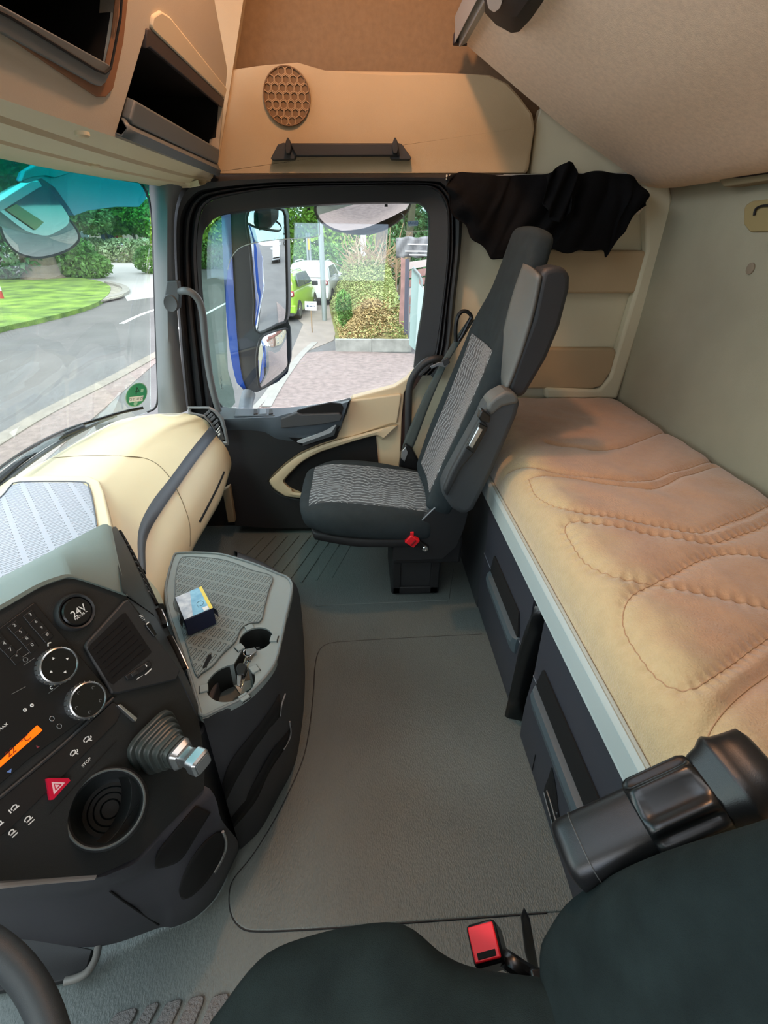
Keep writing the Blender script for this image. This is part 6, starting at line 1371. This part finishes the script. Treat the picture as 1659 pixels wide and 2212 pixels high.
scatter('cut_grass_pile', 'heap of dry cut grass in the middle of the embankment', 'cut grass', 9000, 81, lambda x, y, r: r.random() < mound(x, y)*1.5, .035, mat('straw_grass', '#a0895a', .9, var=(3, .25)), zr=.10)
p = Q(742, 650, 'y', 14.9); bush('small leafy green shrub at the pavement edge of the embankment', [(p.x, 14.9, p.z-.12, .24, .22, .42), (p.x+.05, 14.95, p.z-.45, .22, .2, .3)], 900, .05, LEAF[1], 82)
# dry twig heap
tw = root('twig_heap', (.1, 22, ZG), 'tangle of dry brown twigs on top of the embankment', 'twigs'); r = np.random.default_rng(5); parts = []
for i in range(170):
    px, py = r.uniform(752, 862), r.uniform(556, 605); 
    q0 = Q(px, py, 'y', 22+r.uniform(-1.2, 1.2)); L = r.uniform(.4, 1.3); a = r.uniform(-1.1, 1.1); d = V((math.sin(a), r.uniform(-.3, .3), math.cos(a)))*L
    mid2 = q0+d*.5+V((r.uniform(-.15, .15), 0, r.uniform(-.1, .1))); P = [q0, mid2, q0+d]; w = r.uniform(.007, .02); rows = [[p_+V((math.cos(t)*w, math.sin(t)*w*.5, math.sin(t)*w)) for t in (0, 2.1, 4.2)] for p_ in P]; parts.append(gridf(rows, cu=True))
a, b = multi(parts); mk('twigs', a, b, TWIG, tw, kind='stuff')
parts = []
for x0, y0_, x1, y1_ in ((775, 575, 768, 520), (768, 545, 752, 535), (770, 535, 776, 515), (790, 590, 782, 560), (765, 590, 757, 560), (800, 590, 828, 520), (824, 600, 823, 545), (756, 548, 748, 542)):
    A_, B_ = Q(x0, y0_, 'y', 21), Q(x1, y1_, 'y', 21); P = [A_, A_.lerp(B_, .5)+V((.06, 0, 0)), B_]; rows = [[p_+V((math.cos(t), .3*math.sin(t), math.sin(t)))*(.035-.01*i) for t in (0, 1.6, 3.1, 4.7)] for i, p_ in enumerate(P)]; parts.append(gridf(rows, cu=True))
a, b = multi(parts); mk('bare_stems', a, b, mat('bare_pale_stem', '#a3927a', .9), tw)
# fence at the right, gate and tarpaulin
fn = root('garden_fence', (1.35, 15, ZG), 'reddish board fence with a dark steel post right of the embankment', 'fence')
fz0 = zt_
def wallplane(name, px, m, parent, xx, t=.04, **kw): P = [Q(x, y, 'x', xx) for x, y in px]; a, b = prism(P, V((t, 0, 0))); return mk(name, a, b, m, parent, **kw)
FP = mat('reddish_fence_boards', '#94716a', .8, var=(5, .2)); 
slab('steel_post', [(876, 559), (884, 560), (881, 736), (872, 736)], 'y', 12.9, .07, mat('dark_steel_post', '#4f4e58', .5), fn, bev=.004)
slab('board_panel', [(866, 556), (876, 560), (873, 735), (864, 730), (862, 690), (866, 620)], 'y', 13.4, .05, FP, fn, bev=.003)
for k in range(9): slab('board', [(885, 566+19*k), (925, 560+19*k), (925, 575+19*k), (884, 582+19*k)], 'y', 13.6, .03, FP if k % 3 else mat('pale_board', '#b8aaa4', .8), fn, bev=.003)
gt = root('glass_gate', (1.3, 12, ZG), 'pale green translucent gate panels beside the fence', 'gate')
slab('gate_panel', [(890, 578), (906, 596), (900, 760), (884, 745)], 'y', 12.0, .02, mat('pale_green_panel', '#93a8a2', .4), gt, bev=.002); slab('gate_panel', [(905, 612), (918, 630), (914, 700), (902, 790), (896, 770)], 'y', 11.2, .02, mat('pale_green_panel2', '#a3b4b0', .4), gt, bev=.002)
tube('gate_frame', [Q(x, y, 'y', 11.95) for x, y in ((892, 578), (906, 594), (911, 608), (900, 775))], .03, GALV, gt, n=8, smooth=False)
tp_ = root('tarpaulin', Q(888, 556, 'y', 20), 'grey tarpaulin sheet with three white stripes above the fence', 'tarpaulin')
rows = [[Q(855+(930-855)*i/14, (512 if i else 514)+(j/7)*44+1.5*math.sin(i*.9), 'y', 20+.08*math.sin(i*1.3+j)) for i in range(15)] for j in range(8)]; loft('sheet', rows, mat('grey_tarp', '#7b7a7c', .6), tp_, solid=.01, sm=60)
for x_ in (858, 926): q = Q(x_, 514, 'y', 20.12); tube('support_post', [V((q.x, q.y, ZG)), q], .04, TWIG, tp_, n=8, smooth=False)
for y0_, x0 in ((526, 880), (541, 875), (549, 884)): P = Qs([(x0, y0_), (930, y0_+1), (930, y0_+3.4), (x0, y0_+2.4)], 'y', 19.88); a, b = prism(P, V((0, .01, 0))); mk('white_stripe', a, b, WHT, tp_, sm=0)
# ---- cars
def car(nm, label, x, y, yaw, paint, L=4.2, Wd=1.76, H=1.58, hatch=True, group=None):
    r = root(nm, (x, y, ZG), label, 'car', group); c, s = math.cos(yaw), math.sin(yaw)
    def T(a, b, z): return V((x+a*c-b*s, y+a*s+b*c, ZG+z))     # a = right, b = forwards
    prof = [(0, .42, .72), (.02, .62, .80), (.05, .95, .82), (.25, 1.0, .84), (1.2, 1.02, .86), (2.7, 1.0, .87), (3.2, .96, .86), (3.9, .80, .80), (L-.02, .62, .72), (L, .40, .66)]
    rows = []
    for b, zt2, wf in prof:
        w = Wd/2*wf/.87; rows.append([T(-w*.94, b, .22), T(-w, b, .36), T(-w, b, zt2*.72), T(-w*.94, b, zt2-.06), T(-w*.82, b, zt2), T(0, b, zt2+.02), T(w*.82, b, zt2), T(w*.94, b, zt2-.06), T(w, b, zt2*.72), T(w, b, .36), T(w*.94, b, .22)])
    loft('car_body', rows, paint, r, cu=True, caps=True, vsub=26, sm=60)
    cab = [(.10, .0), (.18, .32), (.42, .56), (.75, .585), (1.9, .60), (2.35, .55), (2.9, .25), (3.25, .0)]; rows = []
    for b, hh in cab:
        z = .98+hh*(H-.99)/.6; w = Wd/2; k = hh/.6; rows.append([T(-w*.95, b, .95), T(-w*(.95-.03*k), b, .95+(z-.95)*.3), T(-w*(.95-.14*k), b, z-.03*k-.02), T(-w*(.72-.08*k), b, z), T(0, b, z+.015*k), T(w*(.72-.08*k), b, z), T(w*(.95-.14*k), b, z-.03*k-.02), T(w*(.95-.03*k), b, .95+(z-.95)*.3), T(w*.95, b, .95)])
    loft('cabin', rows, paint, r, caps=True, vsub=26, sm=60)
    def quad(name, P, m, lift): 
        P = [T(*p) for p in P]; n_ = (P[1]-P[0]).cross(P[2]-P[0]).normalized(); ce = T(0, 1.8, .8); n_ = n_ if n_.dot(P[0]-ce) > 0 else -n_; a, b = prism([p+n_*lift for p in fillet(P, .05, 3)], -n_*.03); return mk(name, a, b, m, r, bev=.004)
    quad('rear_window', [(-.62, .055, 1.04), (.62, .055, 1.04), (.54, .25, 1.42), (-.54, .25, 1.42)], CARGL, .03)
    for sd in (-1, 1):
        quad('side_window', [(sd*.83, .55, 1.03), (sd*.83, 1.5, 1.03), (sd*.735, 1.48, 1.44), (sd*.735, .68, 1.42)], CARGL, .012); quad('side_window', [(sd*.83, 1.56, 1.03), (sd*.83, 2.75, 1.03), (sd*.735, 2.15, 1.43), (sd*.735, 1.55, 1.44)], CARGL, .012)
        lp_ = obox('tail_light', T(sd*.64, .02, .86), T(.15, 0, 0)-T(0, 0, 0), T(0, .05, 0)-T(0, 0, 0), V((0, 0, .085)), REDL, r, bev=.03); 
        for q in (-.07, .06): revolve('lamp_ring', T(sd*.64+q, -.045, .86), T(0, -1, 0)-T(0, 0, 0), [(0, .01), (.035, .01), (.06, .0)], mat('lamp_ring_pale', '#d8b5b8', .3), lp_, n=16)
        m1 = T(sd*.98, 2.55, 1.0); obox('door_mirror', m1, T(.11, 0, 0)-T(0, 0, 0), T(0, .05, 0)-T(0, 0, 0), V((0, 0, .08)), BLK if paint != WHITEP else WHITEP, r, bev=.03)
        for b in (.72, 3.35):
            cw2 = T(sd*(Wd/2-.11), b, .31); ax_ = (T(sd, 0, 0)-T(0, 0, 0)); w_ = revolve('wheel', cw2, ax_, [(0, -.06), (.31, -.06), (.315, .09), (.29, .115), (.21, .115)], TYRE, r, n=28); revolve('wheel_rim', cw2, ax_, [(.212, .112), (.19, .10), (.06, .085), (.05, .105), (0, .105)], STEEL, w_, n=20)
    obox('bumper', T(0, .0, .40), T(.82, 0, 0)-T(0, 0, 0), T(0, .07, 0)-T(0, 0, 0), V((0, 0, .13)), paint, r, bev=.04); obox('lower_valance', T(0, .02, .25), T(.74, 0, 0)-T(0, 0, 0), T(0, .07, 0)-T(0, 0, 0), V((0, 0, .07)), BLK, r, bev=.02)
    obox('number_plate', T(0, -.06, .60), T(.26, 0, 0)-T(0, 0, 0), T(0, .01, 0)-T(0, 0, 0), V((0, 0, .055)), WHT, r, bev=.004)
    for sd in (-1, 1): tube('roof_rail', [T(sd*.60, .5, H-.02), T(sd*.60, .7, H+.03), T(sd*.58, 1.8, H+.035), T(sd*.58, 2.1, H-.02)], .018, SATIN, r, n=6)
    return r
car('car', 'white hatchback parked at the kerb, seen from behind', -1.98, 21.6, math.radians(-6), WHITEP)
car('car', 'lime green small car parked in front of the white hatchback', -2.85, 17.3, math.radians(-7), GREENP, L=3.6, Wd=1.6, H=1.48)
# houses and vans reflected in the mirror, down the street behind the truck
for i in range(4): house(('nearest', 'second nearest', 'second farthest', 'farthest')[i]+' street house behind the truck, seen in the mirror', (30+14*i, 15, ZG), 12, 9, 6.5, 3, (CREAM, PINKW)[i % 2], ROOF, 'street houses behind the truck')
for i, (x, y, m) in enumerate(((34, 4.6, WHITEP), (42, 9.6, WHITEP), (50, 9.4, mat('dark_car_paint', '#30343a', .3, coat=.5)))):
    car('car', ('white car driving in the street behind, seen in the mirror', 'white car parked in the street behind, seen in the mirror', 'dark car parked in the street behind, seen in the mirror')[i], x, y, math.radians(90), m)
# ---- things outside on the cab
# main mirror
mm = root('wing_mirror', Q(540, 880, 'y', 2.33), 'tall blue and black wing mirror outside the passenger window', 'wing mirror')
YM = 2.33
MBK = mat('mirror_housing_black', '#33383c', .5)
OUT = [(497, 440), (500, 560), (505, 700), (512, 790), (522, 836), (530, 846), (556, 847), (600, 825), (622, 805), (628, 770), (627, 705), (621, 690), (619, 560), (615, 470), (606, 440)]
P = fillet(Qs(OUT, 'y', YM+.09), .02); cM = sum(P, V())/len(P)
rows = [[p+V((0, .0, 0)) for p in P], [cM+(p-cM)*1.02+V((-.01, .03, 0)) for p in P], [cM+(p-cM)*.95+V((-.03, .10, 0)) for p in P], [cM+(p-cM)*.7+V((-.04, .15, 0)) for p in P], [cM+(p-cM)*.2+V((-.04, .17, 0)) for p in P]]
vs, fs = gridf(rows, cu=True); fs.append(tuple(range(len(P)))); fs.append(tuple(range(4*len(P), 5*len(P)))); mk('mirror_housing', vs, fs, MBK, mm, sm=50)
bl = [[Q(x, y, 'y', YM+.085) for x, y in L] for L in ([(479, 440), (481, 520), (487, 640), (495, 740), (505, 800), (513, 828), (524, 838)], [(497, 440), (500, 520), (506, 640), (513, 740), (520, 800), (526, 826), (533, 845)])]
rows = [crv([p+V((0, .10, 0)) for p in bl[0]], 24), crv(bl[0], 24), crv([p+V((0, -.004, 0)) for p in bl[1]], 24), crv([p+V((.004, .05, 0)) for p in bl[1]], 24)]
loft('blue_shell', rows, LBLUE, mm, solid=.004, sm=50, label='blue painted mirror shell')
def aim(c, tgt): d = (c-O).normalized(); r_ = (tgt-c).normalized(); return (r_-d).normalized()
def mirror(nm, px, c_px, y, tgt, m, parent, dome=0, rim=.006, n=48, skirt=0):
    c = Q(*c_px, 'y', y); nn_ = aim(c, tgt); L = crv(QPs(px, c, nn_), n, True) if len(px) > 6 else fillet(QPs(px, c, nn_), .02); cen = sum(L, V())/len(L)
    mk_ = max((p-cen).length for p in L); rows = []
    for s in (1, .9, .75, .6, .45, .3, .15, .04): rows.append([cen+(p-cen)*s+nn_*dome*(1-(s)**2) for p in L])
    vs, fs = gridf(rows, cu=True); fs.append(tuple(range(len(vs)-len(L), len(vs)))); g = mk(nm, vs, fs, m, parent, sm=80)
    if skirt: a_, b_ = prism([cen+(p-cen)*1.03+V((0, .004, 0)) for p in L], V((0, skirt, 0))); mk(nm+'_bezel', a_, b_, MBK, parent, bev=.004)
    if rim: tube(nm+'_rim', L+[L[0]], rim, BLK, parent, n=8, smooth=False)
    return g
mirror('main_glass', [(537, 455), (608, 452), (616, 480), (619, 560), (619, 683), (600, 700), (553, 716), (549, 640), (541, 540)], (580, 590), YM-.006, V((14, 2.75, -.3)), MIRR, mm, dome=.002, skirt=.12)
mirror('wide_angle_glass', [(562, 735), (575, 722), (612, 710), (622, 718), (624, 780), (616, 800), (590, 822), (564, 838), (558, 820), (555, 770)], (590, 775), YM-.010, V((6, 5, -1.3)), MIRR, mm, dome=.02, skirt=.10)
tube('mirror_arm', [Q(538, 850, 'y', 2.34), Q(532, 870, 'y', 2.28), Q(530, 890, 'y', 2.14), Q(530, 905, 'y', 2.075)], .032, mat('mirror_arm_grey', '#6f777b', .5), mm, n=14)
# kerb mirror above the side window
km = root('kerb_mirror', Q(780, 440, 'y', 2.28), 'round-bottomed kerb view mirror above the side window reflecting the paving', 'mirror')
KMP = [(683, 462), (690, 474), (703, 486), (723, 496), (750, 502), (776, 505), (805, 503), (832, 494), (855, 480), (874, 464), (884, 448), (880, 425), (800, 415), (700, 425), (682, 445)]
mirror('kerb_glass', KMP, (780, 470), 2.25, V((.8, 5.5, -1.3)), MIRR, km, dome=.035, rim=.005)
L = crv(Qs(KMP, 'y', 2.30), 40, True); ce = sum(L, V())/40; rows = [L, [ce+(p-ce)*.97+V((0, .06, .01)) for p in L], [ce+(p-ce)*.6+V((0, .10, .02)) for p in L]]; vs, fs = gridf(rows, cu=True); fs.append(tuple(range(80, 120))); mk('kerb_housing', vs, fs, MBK, km)
tube('kerb_arm', [Q(780, 425, 'y', 2.33), Q(782, 395, 'y', 2.2), Q(784, 380, 'y', 2.1)], .02, MBK, km)
# front mirror and outside sun visor through the windscreen
fm = root('front_mirror', Q(100, 470, 'x', -1.35), 'front view mirror with white top shell hanging outside the windscreen', 'mirror')
def qx(px, x): return [Q(a, b, 'x', x) for a, b in px]
FMP = [(-4, 460), (2, 495), (14, 522), (36, 545), (70, 556), (105, 554), (145, 541), (167, 524), (171, 510), (162, 490), (140, 464), (115, 442), (60, 440), (10, 445)]
def mirror_x(nm, px, c_px, x, tgt, parent, dome): 
    c = Q(*c_px, 'x', x); nn_ = aim(c, tgt); L = crv(QPs(px, c, nn_), 60, True); cen = sum(L, V())/60; rows = [[cen+(p-cen)*s+nn_*dome*(1-s*s) for p in L] for s in (1, .85, .7, .5, .3, .1)]
    vs, fs = gridf(rows, cu=True); fs.append(tuple(range(len(vs)-60, len(vs)))); mk(nm, vs, fs, MIRR, parent, sm=80); tube(nm+'_rim', L+[L[0]], .005, BLK, parent, n=8, smooth=False)
mirror_x('lower_glass', FMP, (80, 510), -1.40, V((-2.4, 2.6, -1.35)), fm, .03)
MIRR2 = mat('smoked_mirror', '#7f8a88', .12, .8)
SH = [(0, 455), (20, 430), (80, 392), (90, 390), (112, 412), (145, 462), (150, 475), (143, 488), (120, 502), (98, 509), (60, 500), (30, 480), (8, 462)]
L = crv(qx(SH, -1.20), 60, True); ce = sum(L, V())/60; rows = [L, [ce+(p-ce)*.98+V((-.04, 0, 0)) for p in L], [ce+(p-ce)*.8+V((-.10, 0, 0)) for p in L]]; vs, fs = gridf(rows, cu=True); fs += [tuple(range(60)), tuple(range(120, 180))]; mk('mirror_back', vs, fs, MIRR2, fm, sm=50)
a, b = prism(fillet(qx([(-60, 440), (0, 434), (68, 391), (84, 391), (92, 403), (84, 406), (0, 458), (-60, 490)], -1.19), .01), V((-.03, 0, 0))); mk('white_top_shell', a, b, mat('white_mirror_shell', '#dfe3e4', .4), fm, bev=.004)
a, b = prism(qx([(14, 453), (36, 441), (95, 480), (77, 497)], -1.195), V((-.003, 0, 0))); mk('yellow_sticker', a, b, mat('yellow_sticker', '#c5c07c', .6), fm, bev=0)
tube('mirror_stay', [Q(90, 395, 'x', -1.40), Q(120, 372, 'x', -1.35), Q(180, 350, 'x', -1.2)], .02, mat('visor_blue_grey', '#46708e', .4), fm, n=10)
vz = root('outer_sun_visor', V((-1.1, 1.2, 1.35)), 'dark blue tinted outer sun visor above the windscreen', 'sun visor')
VM = mat('visor_blue', '#3b6d94', .35, coat=.3)
VP = [(48, 392), (55, 372), (90, 350), (140, 340), (300, 352), (316, 380), (316, 430), (300, 447), (250, 447), (190, 455), (160, 466), (150, 450), (118, 405), (90, 385), (60, 395)]
L = fillet(qx(VP, -1.02), .01); a, b = prism(L, V((-.02, 0, 0))); mk('visor_panel', a, b, VM, vz, bev=.004)
L = qx([(48, 392), (56, 370), (92, 350), (190, 356), (160, 372), (120, 385), (100, 380), (70, 384)], -1.01); a, b = prism(L, V((-.015, 0, 0))); mk('visor_lip', a, b, mat('visor_light_edge', '#3f9fae', .3), vz, bev=.003)
# wiper at the base of the windscreen
wp = root('windscreen_wiper', Q(120, 960, 'x', -1.16), 'black windscreen wiper lying along the bottom of the windscreen', 'wiper')
tube('wiper_blade', [Q(x, y, 'z', .66) for x, y in ((-40, 1050), (0, 1012), (70, 965), (140, 930), (222, 903), (262, 891), (309, 881))], .0055, GLOSS, wp, n=8)
tube('wiper_arm', [Q(x, y, 'z', .655) for x, y in ((-40, 1068), (0, 1032), (60, 985), (120, 948), (180, 922))], .009, GLOSS, wp, n=8)
tube('wiper_arm', [Q(x, y, 'z', .64) for x, y in ((-40, 1085), (0, 1048), (60, 1002), (130, 955), (200, 918), (250, 897))], .007, mat('wiper_rail_grey', '#5e6468', .4), wp, n=8)
# green emission sticker, on the inside face of the windscreen near the pillar
t0, t1 = top[-2], bot[-2]; gn = (bot[-1]-bot[-3]).cross(top[-2]-bot[-2]).normalized(); gn = gn if gn.dot(O-bot[-2]) > 0 else -gn
sc_ = QP(295, 853, bot[-2]+gn*.006, gn); ux_ = V((0, 1, 0)); ux_ = (ux_-gn*gn.dot(ux_)).normalized(); uz_ = gn.cross(ux_); uz_ = uz_ if uz_.z > 0 else -uz_
est = root('emission_sticker', sc_, 'round green emission sticker with a mirrored 4 low on the windscreen', 'sticker')
Rr = (QP(315, 853, sc_, gn)-sc_).length
def disc(nm, c, r_, m, n=40): vs_ = [c+ux_*r_*math.cos(2*math.pi*k/n)+uz_*r_*math.sin(2*math.pi*k/n) for k in range(n)]; a_, b_ = prism(vs_, gn*.0004); return mk(nm, a_, b_, m, est, sm=0)
disc('rim', sc_, Rr*1.12, mat('sticker_rim_pale', '#a8c4b4', .6)); disc('green_disc', sc_+gn*.0006, Rr*1.04, mat('sticker_green', '#2f9468', .6))
rtx = -ux_ if (ux_.cross(uz_)).dot(gn) > 0 else ux_
def stext(nm, s, c, size, m): 
    o_ = text(nm, s, c, V((1, 0, 0)), V((0, 0, 1)), size, m, est)
    return o_
def mtext(nm, s, c, size, m):
    """lettering seen from its back: mirrored"""
    cu = bpy.data.curves.new(nm, 'FONT'); cu.body = s; cu.size = size; cu.align_x = 'CENTER'; cu.align_y = 'CENTER'
    t = bpy.data.objects.new('tmp', cu); COL.objects.link(t); me = bpy.data.meshes.new_from_object(t.evaluated_get(bpy.context.evaluated_depsgraph_get())); bpy.data.objects.remove(t)
    rgt = ux_ if ux_.dot(RGT) > 0 else -ux_
    vs_ = [c-rgt*v.co.x+uz_*v.co.y for v in me.vertices]; fs_ = [tuple(p_.vertices) for p_ in me.polygons]; bpy.data.meshes.remove(me)
    return mk(nm, vs_, fs_, m, est, sm=0)
mtext('number', '4', sc_+uz_*Rr*.38+gn*.0014, Rr*.95, mat('sticker_dark_green', '#12402c', .6))
rgt_ = ux_ if ux_.dot(RGT) > 0 else -ux_
a, b = prism([sc_+rgt_*x_*Rr+uz_*z_*Rr+gn*.0012 for x_, z_ in ((-.72, -.62), (.72, -.62), (.72, -.12), (-.72, -.12))], gn*.0002); mk('plate_strip', a, b, WHT, est, sm=0)
mtext('registration', 'ES N 2517', sc_-uz_*Rr*.37+gn*.0018, Rr*.34, mat('sticker_ink', '#3f4a48', .6))
a, b = prism([sc_+rgt_*x_*Rr+uz_*z_*Rr+gn*.0012 for x_, z_ in ((.35, .22), (.62, .22), (.62, .52), (.35, .52))], gn*.0002); mk('small_mark', a, b, mat('sticker_pale_mark', '#9ac9b0', .6), est, sm=0)
disc('seal_mark', sc_-uz_*Rr*.78+gn*.0012, Rr*.2, mat('sticker_pale_mark', '#9ac9b0', .6))
# wind deflector sheets outside the side window
wd = root('wind_deflector', Q(560, 520, 'y', 2.05), 'tinted plastic wind deflector along the top and front edge of the side window', 'wind deflector')
dp = [(440, 500), (480, 462), (585, 448), (742, 438), (780, 437), (689, 464), (690, 500), (685, 511), (600, 518), (554, 524), (519, 535), (499, 558), (492, 582), (488, 620), (488, 700), (492, 800), (505, 845), (508, 870), (498, 882), (475, 878), (456, 800), (436, 620), (432, 540)]
a, b = prism(Qs(dp, 'y', 2.05), V((0, .003, 0))); mk('deflector_sheet', a, b, DEFL, wd, sm=0)
tube('deflector_edge', [Q(x, y, 'y', 2.049) for x, y in ((689, 464), (690, 500), (684, 511), (600, 518), (554, 524), (519, 535), (499, 558), (492, 582))], .0016, mat('bright_edge', '#c9d6d4', .3), wd, n=6)
dp = [(874, 461), (870, 490), (877, 499), (923, 499), (924, 470), (908, 446), (880, 440), (760, 438), (700, 441), (700, 452), (860, 451)]
wd2 = root('wind_deflector', Q(900, 480, 'y', 2.05), 'small tinted end piece of the wind deflector with a blue maker sticker', 'wind deflector')
a, b = prism(Qs([(871, 462), (873, 490), (878, 499), (926, 499), (926, 460), (905, 443), (885, 440), (876, 452)], 'y', 2.05), V((0, .003, 0))); mk('deflector_sheet', a, b, DEFL, wd2, sm=0)
tube('deflector_edge', [Q(x, y, 'y', 2.049) for x, y in ((866, 461), (872, 466), (873, 488), (878, 499), (924, 498))], .0016, MC['bright_edge'], wd2, n=6)
a, b = prism(fillet(Qs([(880, 478), (904, 476), (903, 488), (882, 489)], 'y', 2.046), .004), V((0, .001, 0))); mk('sticker', a, b, mat('pale_blue_sticker', '#a9c4de', .5), wd2, sm=0)
o_ = text('sticker_lettering', 'ClimAir', Q(892, 482, 'y', 2.0445), V((-1, 0, 0)), V((0, 0, 1)), .013, mat('sticker_blue_ink', '#2f5f9e', .5), wd2)
# the pane's own scribbled mark
tube('trim_15', [Q(x, y, 'y', 2.019) for x, y in ((478, 812), (477, 817), (478, 822), (477, 827), (479, 832), (478, 838), (482, 840), (481, 836))], .0008, BLK2, None, n=5, kind='structure')
# unseen frame added around the roof fill light; the ceiling behind is closed
hf = props(root('added_roof_frame', (-.05, .75, 2.22), None, None), kind='structure')
for lo_, hi_ in (((-.40, .30, 2.225), (.30, .345, 2.25)), ((-.40, 1.155, 2.225), (.30, 1.20, 2.25)), ((-.40, .345, 2.225), (-.365, 1.155, 2.25)), ((.265, .345, 2.225), (.30, 1.155, 2.25))): box('fill_light_frame', lo_, hi_, BEIGE, hf)
lh = root('roof_lamp', (.02, 1.26, 2.2), 'small warm roof lamp on the ceiling', 'lamp'); box('lamp_base', (-.06, 1.22, 2.22), (.10, 1.32, 2.249), BEIGE, lh)
